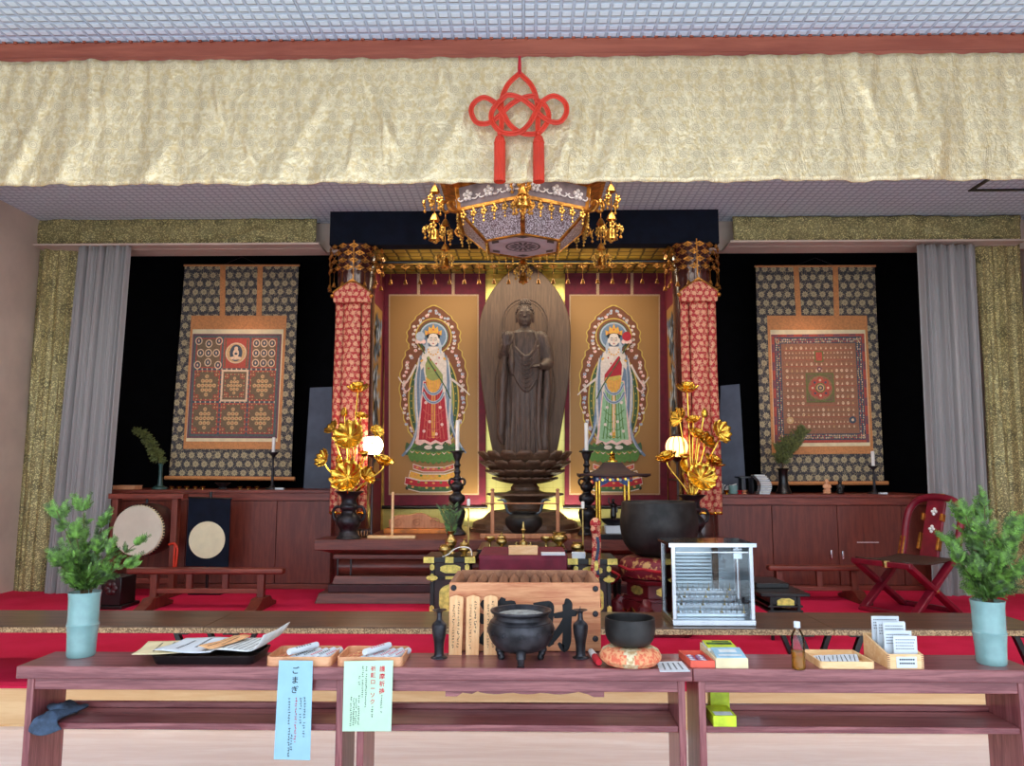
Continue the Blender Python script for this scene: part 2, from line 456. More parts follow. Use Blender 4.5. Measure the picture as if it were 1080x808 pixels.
def _glass():
    m = bpy.data.materials.new('clear_glass'); m.use_nodes = True; nt = m.node_tree
    for n in list(nt.nodes): nt.nodes.remove(n)
    o = nt.nodes.new('ShaderNodeOutputMaterial'); t = nt.nodes.new('ShaderNodeBsdfTransparent'); gl = nt.nodes.new('ShaderNodeBsdfGlossy')
    gl.inputs['Roughness'].default_value = .02; fr = nt.nodes.new('ShaderNodeFresnel'); fr.inputs[0].default_value = 1.45
    no = nt.nodes.new('ShaderNodeTexNoise'); no.inputs['Scale'].default_value = 3
    mp = nt.nodes.new('ShaderNodeMix'); mp.data_type = 'RGBA'; mp.inputs[6].default_value = (.93, .96, .97, 1); mp.inputs[7].default_value = (.97, .985, .99, 1)
    nt.links.new(no.outputs[0], mp.inputs[0]); nt.links.new(mp.outputs[2], t.inputs[0])
    x = nt.nodes.new('ShaderNodeMixShader')
    nt.links.new(fr.outputs[0], x.inputs[0]); nt.links.new(t.outputs[0], x.inputs[1]); nt.links.new(gl.outputs[0], x.inputs[2]); nt.links.new(x.outputs[0], o.inputs[0])
    return m
M['glass'] = _glass()
def _lace():
    g = G('white_metal_lace', .45, .3)
    v = g.vor(105, out='Distance')
    g.col(g.mix(g.step(v, .35, .6), (236, 236, 244), (128, 116, 120))); g.bump(v, .6, .004)
    return g.mat
M['lace'] = _lace()
# ------------------------------------------------------------------ camera, light
cam = bpy.data.cameras.new('camera'); camo = bpy.data.objects.new('camera', cam); COL.objects.link(camo)
cam.sensor_width = 36; cam.lens = F/1080*36; cam.clip_end = 100; cam.clip_start = .05
camo.location = (0, 0, EYE); camo.rotation_euler = (PI/2 + TILT, 0, YAW)
SC.camera = camo
vs_ = SC.view_settings; vs_.view_transform = 'Standard'; vs_.look = 'None'; vs_.gamma = 1; vs_.use_curve_mapping = False
vs_.exposure = 1.32
w = bpy.data.worlds.new('sky'); SC.world = w; w.use_nodes = True
bg = w.node_tree.nodes['Background']; bg.inputs[0].default_value = (.74, .87, 1.0, 1); bg.inputs[1].default_value = 1.25
def lamp(name, kind, loc, power, col=(1,1,1), size=.1, tgt=None, spot=60, sy=None, blend=.6):
    l = bpy.data.lights.new(name, kind); o = bpy.data.objects.new(name, l); COL.objects.link(o)
    o.location = loc; l.energy = power; l.color = col
    if kind == 'AREA':
        l.size = size
        if sy: l.shape = 'RECTANGLE'; l.size_y = sy
    elif kind == 'SUN': l.angle = R(1)
    else: l.shadow_soft_size = size
    if kind == 'SPOT': l.spot_size = R(spot); l.spot_blend = blend
    if tgt is not None: o.rotation_euler = (Vector(tgt)-Vector(loc)).to_track_quat('-Z', 'Y').to_euler()
    return o
lamp('daylight_sun', 'SUN', (0, -6, 8), 2.2, (1, .96, .9), tgt=(.6, -2.5, 0))

# ------------------------------------------------------------------ the room
XL, XR, ZC = -5.13, 5.28, 4.15
YE = 4.35; ZP = P(30, 723, YE).z                 # raised platform: front edge and height
YB = 9.05
ZF = P(30, 766, YE).z                            # floor the tables stand on
ZT = P(553, 705, 3.0).z                          # tops of the front tables
m = MB().cb(XL-.2, XR+.2, 2.3, YE, -.1, ZF); struct(m, 'floor', M['floor'], smooth=False)
m = MB().cb(XL-.2, XR+.2, -.4, 2.3, -.1, -.002); struct(m, 'floor_entrance', plain('grey_bounce_floor', (186, 194, 206), .6), smooth=False)  # unseen floor, put in grey so its bounced light stays neutral
m = MB().cb(-30, 30, -30, -.4, -.25, -.1); struct(m, 'ground', plain('pale_stone_paving', (196, 204, 212), .8), smooth=False)
m = MB().cb(XL-.2, XR+.2, YE, YB+.15, -.1, ZP-.012); struct(m, 'platform', M['pine'], smooth=False)
m = MB().cb(XL, XR, YE-.012, YB, ZP-.012, ZP); m.cb(XL, XR, YE-.016, YE-.006, ZP-.012, ZP-.0005); struct(m, 'carpet', M['carpet'], smooth=False)
m = MB()
m.cb(XL, XR, YE-.006, YE+.001, ZF, ZF+.012)
struct(m, 'trim_1', M['hinoki'], smooth=False)
struct(MB().cb(XL-.2, XL, -.4, YB+.15, -.1, ZC+.1), 'wall_left', M['wall'], smooth=False)
struct(MB().cb(XR, XR+.2, -.4, YB+.15, -.1, ZC+.1), 'wall_right', M['wall'], smooth=False)
struct(MB().cb(XL-.2, XR+.2, -.4, YB+.15, ZC, ZC+.12), 'ceiling', M['ceiling'], smooth=False)
struct(MB().cb(XL, XR, YB, YB+.15, ZP, ZC), 'wall_back', M['black'], smooth=False)
# crossbeam over the platform edge, and the moulding along its lower arris
YV = 4.38
zb0, zb1 = P(553, 63, YV).z, ZC
m = MB().cb(XL, XR, YV, YV+.16, zb0, zb1-.004); m.cb(XL, XR, YV-.012, YV+.002, zb0, zb0+.035)
struct(m, 'beam', M['beam'], bevel=.004)
# dark-nosed ceiling edge beads along the beam top
m = MB()
for i in range(144): m.box((XL+.036+i*.072, YV-.006, ZC-.007), (.02, .012, .012))
struct(m, 'trim_2', M['beam'], smooth=False)
# header wall above the niches
YH = 7.85
zh = P(553, 265, YH).z
# alcove
XA0, XA1 = X(401, 8.75), X(706, 8.75)
ZA = P(553, 287, 8.75).z
for a, b in ((XL, XA0-.1), (XA1+.1, XR)): struct(MB().cb(a, b, YH, YH+.12, zh, ZC), 'wall_header', M['wall'], smooth=False)
m = MB(); m.cb(XA0-.1, XA0, 7.8, YB, ZP, ZC); struct(m, 'wall_alcove_left', M['burgundy'], smooth=False)
m = MB(); m.cb(XA1, XA1+.1, 7.8, YB, ZP, ZC); struct(m, 'wall_alcove_right', M['burgundy'], smooth=False)
m = MB().cb(XA0, XA1, 8.86, 8.95, ZP, ZA); struct(m, 'wall_alcove_back', M['goldwall'], smooth=False)
m = MB().cb(XA0, XA1, 7.66, 8.95, ZA, ZA+.08); struct(m, 'ceiling_alcove', M['hexgold'], smooth=False)
m = MB()
for x in (XA0+.012, XA1-.012): m.cb(x-.012, x+.012, 8.83, 8.86, ZP, ZA)
m.cb(XA0, XA1, 8.2, 8.24, ZA-.05, ZA); m.cb(XA0, XA1, 8.82, 8.86, ZA-.06, ZA)
struct(m, 'trim_3', plain('gilt_alcove_moulding', (206, 166, 84), .35, .8), bevel=.003)
m = MB().cb(X(341, 7.5), X(766, 7.5), 7.48, 7.64, P(553, 258, 7.5).z, ZC); struct(m, 'wall_soffit', M['navy'], smooth=False)

# ------------------------------------------------------------------ lamps of the alcove, and an added platform fill
lamp('alcove_ceiling_light', 'AREA', (0, 8.05, ZA-.03), 12, (1, .86, .62), 2.6, (0, 8.45, .8), sy=.12)
lamp('alcove_floor_light', 'AREA', (0, 8.62, .98), 8, (1, .95, .66), 1.4, (0, 8.9, 2.2), sy=.06)

lamp('platform_fill_light', 'AREA', (0, 5.1, ZC-.03), 42, (1, .93, .86), 8.4, (0, 5.5, 0), sy=.35)  # unseen fill lamp added behind the valance to brighten the platform

a, b = PZ(1022, 200, ZC), PZ(1036, 193, ZC)
m = MB(); m.cb(a.x, XR-.02, a.y-.02, a.y+.02, ZC-.012, ZC-.002); m.cb(a.x, XR-.02, a.y-.62, a.y-.58, ZC-.012, ZC-.002); m.cb(a.x, a.x+.04, a.y-.58, a.y-.02, ZC-.012, ZC-.002); struct(m, 'trim_6', M['lacquer'], smooth=False)
# ------------------------------------------------------------------ front tables
def front_table(name, label, px0, px1, in0, in1, group):
    """offering table: top, apron, two end panels, shelf with back lip; in0/in1 are the pixel columns of the end panels' outer faces"""
    x0, x1 = X(px0, 3.0, 705), X(px1, 3.0, 705)
    p0, p1 = X(in0, 3.0, 750), X(in1, 3.0, 750)
    t = thing(name, label, 'table', ((x0+x1)/2, 3.1, ZF), group)
    zt = ZT; za = P(553, 718.5, 3.0).z; zb = P(553, 729.5, 3.02).z
    MB().cb(x0, x1, 3.0, 3.245, za, zt).build('table_top', M['rosewood'], t, bevel=.004)
    MB().cb(p0+.026, p1-.026, 3.018, 3.036, zb, za).build('apron', M['rosewood'], t, bevel=.002)
    for a, b in ((p0, p0+.027), (p1-.027, p1)):
        MB().cb(a, b, 3.012, 3.235, ZF+.0005, za).build('end_panel', M['rosewood_v'], t, bevel=.003)
    zs = P(553, 765, 3.02).z
    sh = MB().cb(p0+.027, p1-.027, 3.02, 3.235, zs-.024, zs)
    sh.build('shelf', M['rosewood'], t, bevel=.003)
    MB().cb(p0+.027, p1-.027, 3.213, 3.235, zs, zs+.022).build('shelf_lip', M['rosewood'], t, bevel=.002)
    return t, p0, p1, zs, zb
TABG = 'dark red offering tables in a row'
tL = front_table('offering_table', 'dark red wooden shelf table at left, holding the black tray and left green vase', 17, 369, 24, 361, TABG)
tM = front_table('offering_table', 'dark red wooden shelf table in the middle, holding the iron incense burner', 369.6, 730.5, 376, 724, TABG)
tR = front_table('offering_table', 'dark red wooden shelf table at right, holding the bottle and card box', 731, 1094, 738, 1086, TABG)
# carved brackets under the middle table's apron
t, p0, p1, zs, zb = tM
pts = [(X(470, 3.04, 735), zb), (X(470, 3.04, 735), zb-.022), (X(482, 3.04, 735), zb-.022), (X(488, 3.04, 735), zb-.008), (X(498, 3.04, 735), zb-.012), (X(504, 3.04, 735), zb-.002)]
for i in range(15): pts.append((lerp(X(506, 3.04, 735), X(606, 3.04, 735), i/14), zb-.006-.007*abs(sin(i/14*PI*3))))
pts += [(X(610, 3.04, 735), zb-.003), (X(620, 3.04, 735), zb-.012), (X(626, 3.04, 735), zb-.022), (X(637, 3.04, 735), zb-.022), (X(637, 3.04, 735), zb)]
MB().prism(pts, 3.03, 3.046).build('carved_bracket', M['rosewood'], t, smooth=False)
# plain stand that carries the offering box behind the middle table
bx0, bx1 = X(474, 3.3, 650), X(633, 3.3, 650)
# a narrow leaf on brackets behind the middle table carries the offering box
MB().cb(bx0+.005, bx1-.005, 3.247, 3.69, ZT-.03, ZT-.003).build('rear_leaf', M['rosewood'], t, bevel=.002)
for xx in (bx0+.08, bx1-.08): MB().prism([(3.237, ZT-.03), (3.66, ZT-.03), (3.66, ZT-.045), (3.237, ZT-.10)], xx-.012, xx+.012, 'x').build('leaf_bracket', M['rosewood'], t, smooth=False)

# ------------------------------------------------------------------ offering box
zb0 = ZT; zb1 = P(553, 614.6, 3.29).z
t = thing('offering_box', 'cedar offering box with slatted top and large brushed characters', 'offering box', ((bx0+bx1)/2, 3.48, ZT))
bh = zb1-zb0
MB().cb(bx0, bx1, 3.28, 3.30, zb0, zb1).build('front_board', M['cedar'], t, bevel=.002)
m = MB(); m.cb(bx0, bx0+.02, 3.30, 3.68, zb0, zb1); m.cb(bx1-.02, bx1, 3.30, 3.68, zb0, zb1); m.cb(bx0+.02, bx1-.02, 3.66, 3.68, zb0, zb1+.004); m.cb(bx0+.02, bx1-.02, 3.30, 3.66, zb0, zb0+.02)
m.build('box_body', M['cedar_dark'], t, bevel=.002)
# sloping rim boards just inside the top
for q in ((bx0+.02, bx0+.05, bx0+.02, bx0+.022), (bx1-.05, bx1-.02, bx1-.022, bx1-.02)):
    m = MB(); m.frus(q[0], q[1], 3.30, 3.66, zb1-.07, q[2], q[3], 3.30, 3.66, zb1); m.build('inner_rim', M['cedar_dark'], t, smooth=False)
for i in range(11):
    cx = lerp(bx0+.075, bx1-.075, i/10); w_ = .021
    MB().prism([(cx-w_, zb1-.055), (cx+w_, zb1-.055), (cx+w_*.95, zb1-.03), (cx, zb1-.004), (cx-w_*.95, zb1-.03)], 3.305, 3.658).build('slat', M['cedar_dark'], t, smooth=False)
for px, py in ((478.5, 620), (628, 621), (628, 647.5), (628, 673.7), (478.5, 674)):
    p = P(px, py, 3.28)
    m = MB().at(p, rx=PI/2); m.lathe([(.0, .012), (.006, .0115), (.007, .008), (.0105, .007), (.0125, .003), (.0125, 0)], 16, cap=False)
    m.build('stud', M['iron'], t)
def strokes(m, polys, cx, cz, s, y, fat=1.0):
    """thick brush strokes: lists of (x, z, half width) in a unit square"""
    for st in polys:
        P_ = spline([(a, 0, b) for a, b, c in st], 5); n = len(P_); vs = []
        W_ = [c*fat for a, b, c in st]
        for i, p in enumerate(P_):
            f = i/(n-1)*(len(st)-1); k = min(int(f), len(st)-2); w_ = lerp(W_[k], W_[k+1], f-k)
            d = (P_[min(i+1, n-1)]-P_[max(i-1, 0)]).normalized(); nx, nz = -d.z, d.x
            vs += [(cx+(p.x+nx*w_)*s, y, cz+(p.z+nz*w_)*s), (cx+(p.x-nx*w_)*s, y, cz+(p.z-nz*w_)*s)]
        y -= .00005
        m.add(vs, [(2*i, 2*i+1, 2*i+3, 2*i+2) for i in range(n-1)])
# right-hand character: shell radical and talent, brush drawn
zai = [[(-.46, .40, .055), (-.44, 0, .06), (-.45, -.28, .05)], [(-.46, .38, .05), (-.2, .41, .055), (-.1, .36, .07), (-.12, 0, .06), (-.13, -.26, .055)],
       [(-.42, .17, .045), (-.14, .19, .045)], [(-.42, -.02, .045), (-.14, 0, .045)], [(-.44, -.24, .05), (-.12, -.22, .05)],
       [(-.34, -.26, .05), (-.42, -.42, .05), (-.52, -.5, .01)], [(-.2, -.26, .04), (-.12, -.38, .07), (-.07, -.46, .05)],
       [(-.02, .17, .04), (.2, .2, .055), (.46, .24, .06), (.5, .22, .03)], [(.22, .48, .03), (.28, .42, .085), (.27, 0, .075), (.26, -.36, .075), (.2, -.52, .06), (.08, -.40, .02)],
       [(.27, .12, .06), (.12, -.12, .06), (-.06, -.34, .055), (-.12, -.38, .02)]]
jou = [[(-.4, .42, .04), (-.28, .32, .08), (-.24, .28, .05)], [(-.46, .16, .04), (-.34, .06, .08), (-.3, .02, .05)], [(-.26, -.1, .03), (-.36, -.34, .07), (-.4, -.42, .08)],
       [(.06, .5, .04), (0, .38, .06), (-.14, .24, .03)], [(0, .36, .05), (.26, .38, .05), (.18, .24, .05)], [(-.08, .2, .045), (.3, .22, .05), (.28, -.06, .05)],
       [(-.16, .06, .045), (.46, .1, .05)], [(-.06, -.08, .045), (.28, -.06, .045)], [(.1, .24, .05), (.1, -.3, .055), (.06, -.48, .05), (-.06, -.4, .02)]]
m = MB()
p = P(585, 658, 3.28); strokes(m, zai, p.x, p.z, .192, 3.2788, 1.3)
p = P(528, 657, 3.28); strokes(m, jou, p.x, p.z, .205, 3.2788, 1.3)
m.build('lettering', M['ink'], t, smooth=False)

# ------------------------------------------------------------------ three memorial boards
def ink_columns(m, cols, y, rng, skew=0):
    """columns of small brush-like characters: (x, z top, z bottom, size)"""
    for x, z1, z0, s in cols:
        z = z1
        while z > z0:
            k = rng.randint(2, 4)
            for _ in range(k):
                a = rng.uniform(-.5, .5)*s; b = rng.uniform(-.4, .4)*s; l = rng.uniform(.35, .95)*s; t_ = .085*s
                dz = rng.uniform(-.15, .15)*l
                if rng.random() < .6: m.poly([(x+a*.4-l/2, y, z+b), (x+a*.4+l/2, y, z+b+dz), (x+a*.4+l/2, y, z+b+dz+t_*2), (x+a*.4-l/2, y, z+b+t_*2)])
                else: m.poly([(x+a-t_, y, z+b-l/2), (x+a+t_, y, z+b-l/2), (x+a+t_+dz, y, z+b+l/2), (x+a-t_+dz, y, z+b+l/2)])
            z -= s*1.3
for i, (px, lab, txt) in enumerate(((480, 'leftmost of three pale cedar prayer boards leaning on the offering box', None), (498, 'middle of three pale cedar prayer boards leaning on the offering box', None), (517, 'rightmost of three cedar prayer boards, partly behind the incense burner', None))):
    b = PZ(px, 691, ZT); b.y = min(b.y, 3.222)
    top = P(px, 628, 3.262)
    t = thing('prayer_board', lab, 'wooden board', b, 'cedar prayer boards on the middle table')
    L = (top-b).length+.001; an = math.atan2(3.262-b.y-.008, top.z-b.z)
    m = MB().at(b, rx=-an)
    hw = .029
    m.prism([(-hw*.92, 0), (hw*.92, 0), (hw, L*.955), (hw*.75, L*.975), (0, L), (-hw*.75, L*.975), (-hw, L*.955)], 0, .007)
    m.build('board', M['sotoba'], t, bevel=.001)
    m = MB().at(b, rx=-an)
    r_ = random.Random(i+3)
    ink_columns(m, [(.010, L*.88, L*(.35 if i == 1 else .12), .010 if i == 1 else .009), (-.010, L*.82, L*.10, .0085)], -.0006, r_)
    m.build('lettering', M['ink'], t, smooth=False)

# ------------------------------------------------------------------ iron incense burner
c = PZ(549.5, 697.5, ZT+.001); c.y = 3.1
k = c.y/F*1.0
t = thing('incense_burner', 'dark iron three-legged incense burner full of grey ash', 'incense burner', c)
zc = c.z
prof = [(.0, .038), (.05, .040), (.088, .052), (.114, .076), (.129, .108), (.132, .132), (.125, .152), (.121, .155), (.121, .158), (.112, .166), (.109, .17), (.109, .182), (.118, .190), (.121, .194), (.121, .200), (.112, .200), (.108, .194), (.100, .184)]
m = MB().at((c.x, c.y, zc)); m.lathe(prof, 56, cap=False, sm=3); m.lathe([(.100, .184), (.102, .16), (.1, .15), (0, .15)], 56, cap=False)
body = m.build('bowl', M['iron'], t, ang=50)
m = MB().at((c.x, c.y, zc))
for a in range(12):
    an = 2*PI*a/12; pth = []
    for i in range(15):
        q = i/14*2.2*PI; rr = .016*(1-i/18); g_ = an+rr*cos(q)/.132
        zz_ = .118+rr*sin(q); rz_ = .1318+.0008-(.0055 if zz_ < .108 else 0)
        pth.append((rz_*cos(g_), rz_*sin(g_), zz_))
    m.tube(pth, .0016, 5)
m.build('scroll_relief', M['iron'], body)
m = MB().at((c.x, c.y, zc)); m.lathe([(.1005, .180), (.08, .186), (.03, .190), (0, .191)], 40, cap=False); m.build('ash', M['ash'], t)
m = MB().at((c.x, c.y, zc))
m.lathe([(.1085, .152+.0005), (.1115, .154), (.1085, .156)], 40, cap=False)
for a in (-90, 30, 150):
    ca, sa = cos(R(a)), sin(R(a))
    l = MB().at((c.x, c.y, zc))
    l.tube(spline([(.075*ca, .075*sa, .055), (.094*ca, .094*sa, .045), (.099*ca, .099*sa, .028), (.090*ca, .090*sa, .014), (.088*ca, .088*sa, .008), (.094*ca, .094*sa, .001)], 4), [.02]*4+[.019]*4+[.014]*4+[.011]*4+[.012]*4+[.015], 10)
    l.ball((.106*ca, .106*sa, .033), .009, 8, 6)
    l.build('leg', M['iron'], t)

# ------------------------------------------------------------------ two slim black candle vases on the table
def slim_vase(px, py, lab):
    c = PZ(px, py, ZT); c.y = min(c.y, 3.21)
    t = thing('slim_vase', lab, 'vase', c, 'slim black bronze vases on the middle table')
    h = Z(642, c.y, px)-ZT
    pr = [(0, 0), (.031, 0), (.031, .008), (.022, .014), (.019, .03), (.021, .10), (.028, .16), (.0305, .20), (.028, .222), (.017, .240), (.011, .255), (.0105, .295), (.016, .306), (.028, .312), (.028, .316), (.012, .314)]
    s = h/.322
    m = MB().at(c); m.lathe([(r, z*s) for r, z in pr], 28, cap=False, sm=3); m.build('vase_body', M['iron'], t, ang=50)
    m = MB().at(c); m.cyl((0, 0), .003, .30*s, .338*s, 8, .0012); m.build('spike', M['iron'], t)
slim_vase(463, 694, 'slim black bronze vase left of the prayer boards')
slim_vase(612.5, 694, 'slim black bronze vase right of the incense burner')

# ------------------------------------------------------------------ small singing bowl on its cushion, striker
c = PZ(665, 702, ZT)
t = thing('bell_cushion', 'round patchwork brocade cushion in orange and cream under the small bowl', 'cushion', c)
g = G('orange_patch_brocade', .7); g.col(g.mix(g.step(g.noise(70, 3), .4, .6), (222, 104, 72), (236, 166, 116))); cm1 = g.mat
g = G('cream_patch_brocade', .7); g.col(g.mix(g.step(g.noise(70, 3), .4, .6), (226, 206, 168), (190, 150, 104))); cm2 = g.mat
m = MB().at(c)
n = 48; pr = [(0, 0), (.06, .002), (.1, .012), (.118, .03), (.119, .042), (.108, .062), (.085, .074), (.05, .076), (0, .074)]
vs = []; fs = []
for r, z in pr:
    for q in range(n): vs.append((r*cos(2*PI*q/n), r*sin(2*PI*q/n), z))
for i in range(len(pr)-1):
    for q in range(n):
        m.cur = 0
        fs.append((i*n+q, i*n+(q+1) % n, (i+1)*n+(q+1) % n, (i+1)*n+q))
m.add(vs, fs)
nb = len(pr)-1
for i in range(nb):
    for q in range(n):
        # diamonds: the seams zigzag round the cushion
        ph = ((q+1.5) % 12)/12; tri = abs(ph-.5)*2; lev = i/(nb-1)
        m.m[i*n+q] = 0 if tri < (1-abs(lev-.5)*1.7) else 1
m.build('cover', [cm1, cm2], t)
bowl_c = c + Vector((0, 0, .0765))
k = 3.1/F
t = thing('singing_bowl', 'small dark bronze bell bowl on the patchwork cushion', 'bell bowl', bowl_c)
hb = Z(651, c.y, 665)-bowl_c.z
m = MB().at(bowl_c)
m.lathe([(0, 0), (.05, .001), (.078, .010), (.093, .035), (.0975, .07), (.096, hb*.93), (.0955, hb), (.091, hb), (.0905, hb*.93), (.0915, .06), (.082, .02), (.05, .008), (0, .007)], 48, cap=False, sm=3)
m.build('bowl', M['bowl_iron'], t, ang=50)
a = PZ(623, 690, ZT)+Vector((0, 0, .0135)); b = PZ(633, 706, ZT)+Vector((0, 0, .0145)); a.y = min(a.y, 3.22); b.y = max(b.y, 3.035)
t = thing('bell_striker', 'short bell striker wrapped in white and red cloth beside the cushion', 'striker', (a+b)/2-Vector((0, 0, .014)))
d = b-a
MB().tube([a, a+d*.1, a+d*.55], [.012, .0135, .0135], 12).build('white_wrap', M['wax'], t)
MB().tube([a+d*.5, a+d*.56, a+d*.62, a+d*.7, a+d*.9, b], [.0135, .0145, .0125, .0145, .0145, .012], 12).build('red_wrap', M['red_cloth'], t)
# ------------------------------------------------------------------ green vases with cypress
def frond(m, p, d, up, L, rng):
    """flat cypress spray: stem with alternate branchlets of scale leaves"""
    d = d.normalized(); side = d.cross(up).normalized(); nb = 9
    for i in range(nb):
        t_ = .12+.88*i/nb; o = p+d*L*t_+up*(-.10*L*t_*t_)
        for sgn in (-1, 1):
            bl = L*.42*(1-t_*.72)*rng.uniform(.75, 1.15)
            bd = (d*.75+side*sgn*.8+up*rng.uniform(-.3, .3)).normalized(); bs = bd.cross(up).normalized()
            for j in range(3):
                q = o+bd*bl*(j/3)
                for s2 in (-1, 1):
                    ld = (bd+bs*s2*.75).normalized(); ls = ld.cross(up).normalized()
                    ll = bl*.42*(1-.2*j); wv = ll*.25
                    e = q+ld*ll+up*rng.uniform(-.15, .15)*ll
                    m.add([q, q+ld*ll*.5+ls*wv, e, q+ld*ll*.5-ls*wv], [(0, 1, 2, 3)])
            e = o+bd*bl*1.15; wv = bl*.09
            m.add([o+bs*wv, e, o-bs*wv], [(0, 1, 2)])
    tip = p+d*L*1.12+up*(-.1*L)
    m.add([p+side*L*.012, tip, p-side*L*.012], [(0, 1, 2)])
def green_vase(px, base_py, top_py, lab):
    c = PZ(px, base_py-3, ZT); c.y = min(c.y, 3.17)
    t = thing('celadon_vase', lab, 'vase', c, 'pale blue-green vases at the table ends')
    h = Z(top_py, c.y, px)-ZT; r = .0585
    m = MB().at(c)
    m.lathe([(0, 0), (r*.86, 0), (r*.93, .008), (r*.93, .03), (r*.97, h*.34), (r*1.03, h*.47), (r*1.06, h*.495), (r*1.0, h*.51), (r*.99, h*.56), (r*1.01, h*.9), (r*1.07, h), (r*1.02, h), (r*.93, h*.93), (r*.9, .05), (0, .04)], 40, cap=False)
    m.build('vase_body', M['celadon'], t, ang=50)
    return c, h
def bouquet(c, h, lab, targets, seed, zlift=0):
    rng = random.Random(seed)
    base = c+Vector((0, 0, h))
    t = thing('cypress_sprigs', lab, 'foliage', c+Vector((0, 0, .05)))
    st = MB(); A = MB()
    for (dx, dz, dy, L) in targets:
        tip = base+Vector((dx, dy, dz))
        a = base+Vector((dx*.12+rng.uniform(-.02, .02), dy*.12+rng.uniform(-.02, .02), -h+.06)); mid = base+Vector((dx*.2, dy*.2, dz*.3))
        path = spline([a, base+Vector((max(-.035, min(.035, dx*.12)), max(-.03, min(.03, dy*.12)), -.01)), mid, tip], 5)
        st.tube(path, [.0035]*6+[.0028]*5+[.0015]*(len(path)-11), 5)
        for i in range(6, len(path)-1):
            f = (i-6)/(len(path)-7)
            for _ in range(3):
                dd = (path[i+1]-path[i]).normalized()
                out = Vector((rng.uniform(-1, 1), rng.uniform(-1, 1), rng.uniform(-.35, .7)))
                fd = (dd*.65+out*.8).normalized()
                up = Vector((rng.uniform(-.5, .5), -1+rng.uniform(-.5, .5), .7)).normalized()
                if abs(fd.dot(up)) > .9: up = up.orthogonal()
                A.cur = 0 if rng.random() < .6 else 1
                frond(A, path[i], fd, up, L*(1-.35*f)*rng.uniform(.7, 1.15), rng)
        for _ in range(3):
            dd = (path[-1]-path[-3]).normalized(); A.cur = 0
            frond(A, path[-2], (dd+Vector((rng.uniform(-.5, .5), rng.uniform(-.4, .4), rng.uniform(-.2, .5)))).normalized(), Vector((rng.uniform(-.4, .4), -1, .6)).normalized(), L*rng.uniform(.75, 1.1), rng)
    st.build('stems', M['stem'], t)
    A.build('foliage', [M['leaf'], M['leaf2']], t, smooth=False, fix=False)
c, h = green_vase(89.5, 693, 624, 'pale blue-green ceramic vase on the left end of the table row')
bouquet(c, h, 'fresh cypress sprigs in the left blue-green vase', [(-.13, .33, -.02, .10), (-.09, .22, .06, .10), (-.05, .36, .03, .10), (-.02, .24, -.06, .10), (.03, .28, .05, .10), (.06, .18, -.04, .10), (.12, .17, -.05, .095), (.19, .12, -.03, .09), (.23, .21, -.02, .075), (-.07, .12, -.08, .10), (.06, .08, -.08, .09), (-.11, .14, .02, .10), (.0, .14, -.09, .10)], 5)
c, h = green_vase(1046, 703, 633, 'pale blue-green ceramic vase at the right end of the table row')
bouquet(c, h, 'fresh cypress sprigs in the right blue-green vase', [(-.13, .16, -.03, .10), (-.10, .22, .04, .10), (-.06, .32, .02, .11), (-.08, .36, -.02, .10), (-.03, .26, -.06, .11), (.02, .34, .04, .11), (.05, .22, -.05, .11), (.10, .28, -.02, .11), (.13, .2, .03, .10), (.0, .14, -.09, .11), (.09, .12, -.07, .11), (-.06, .11, -.08, .10), (.17, .3, 0, .11), (.03, .4, .02, .09)], 9)
# ------------------------------------------------------------------ things lying on the front tables
def tray_mb(x0, x1, y0, y1, z, h, th=.006, r=.02, flare=.0):
    """rounded open tray"""
    def ring(x0, x1, y0, y1, z, r):
        o = []
        for cx, cy, a in ((x1-r, y0+r, -90), (x1-r, y1-r, 0), (x0+r, y1-r, 90), (x0+r, y0+r, 180)):
            for i in range(6): o.append((cx+r*cos(R(a+18*i)), cy+r*sin(R(a+18*i)), z))
        return o
    m = MB(); f = flare
    L = [ring(x0+f, x1-f, y0+f, y1-f, z, r), ring(x0, x1, y0, y1, z+h, r), ring(x0+th, x1-th, y0+th, y1-th, z+h, max(r-th, .003)), ring(x0+f+th, x1-f-th, y0+f+th, y1-f-th, z+th, max(r-th, .003))]
    n = len(L[0]); vs = sum(L, []); fs = [tuple(range(n-1, -1, -1)), tuple(3*n+i for i in range(n))]
    for k in range(3): fs += [(k*n+i, k*n+(i+1) % n, (k+1)*n+(i+1) % n, (k+1)*n+i) for i in range(n)]
    return m.add(vs, fs)
# black tray
x0, x1 = X(158, 3.035, 700), X(269, 3.035, 700)
t = thing('black_tray', 'large shallow black tray on the left table under a heap of prayer sheets', 'tray', ((x0+x1)/2, 3.13, ZT))
tray_mb(x0, x1, 3.025, 3.238, ZT, .034, r=.025, flare=.012).build('tray_body', M['lacquer'], t)
zt = ZT+.036
def sheet_paper(name, lab, cx, cy, w_, d_, rz, z, mat, lines=None, curl=0, seed=1, tcol='ink'):
    t = thing(name, lab, 'paper', (cx, cy, z), 'printed prayer sheets in the black tray')
    r_ = random.Random(seed); ph = r_.uniform(0, 6)
    def fz(u, v): return .004*sin(u*5+ph)*sin(v*4+ph) + curl*max(0, u-.72)**2*9 + .006*abs(v-.5)
    def fn(u, v): return ((u-.5)*w_, (v-.5)*d_, fz(u, v)+.004)
    m = MB().at((cx, cy, z), rz=rz); m.sheet(fn, 14, 8); m.build('sheet', mat, t, solid=.0012, off=1)
    if lines:
        m = MB().at((cx, cy, z), rz=rz)
        for (u, v0, v1, s) in lines:
            v = v0
            while v < v1:
                l = r_.uniform(.5, 1)*s*1.1
                a = fn(u-s/w_/2, v); b = fn(u+s/w_/2, v); c_ = fn(u+s/w_/2, min(v1, v+l/d_)); d2 = fn(u-s/w_/2, min(v1, v+l/d_))
                m.poly([(q[0], q[1], q[2]+.0018) for q in (a, b, c_, d2)])
                v += (l+s*.45)/d_
        m.build('lettering', M[tcol], t, smooth=False)
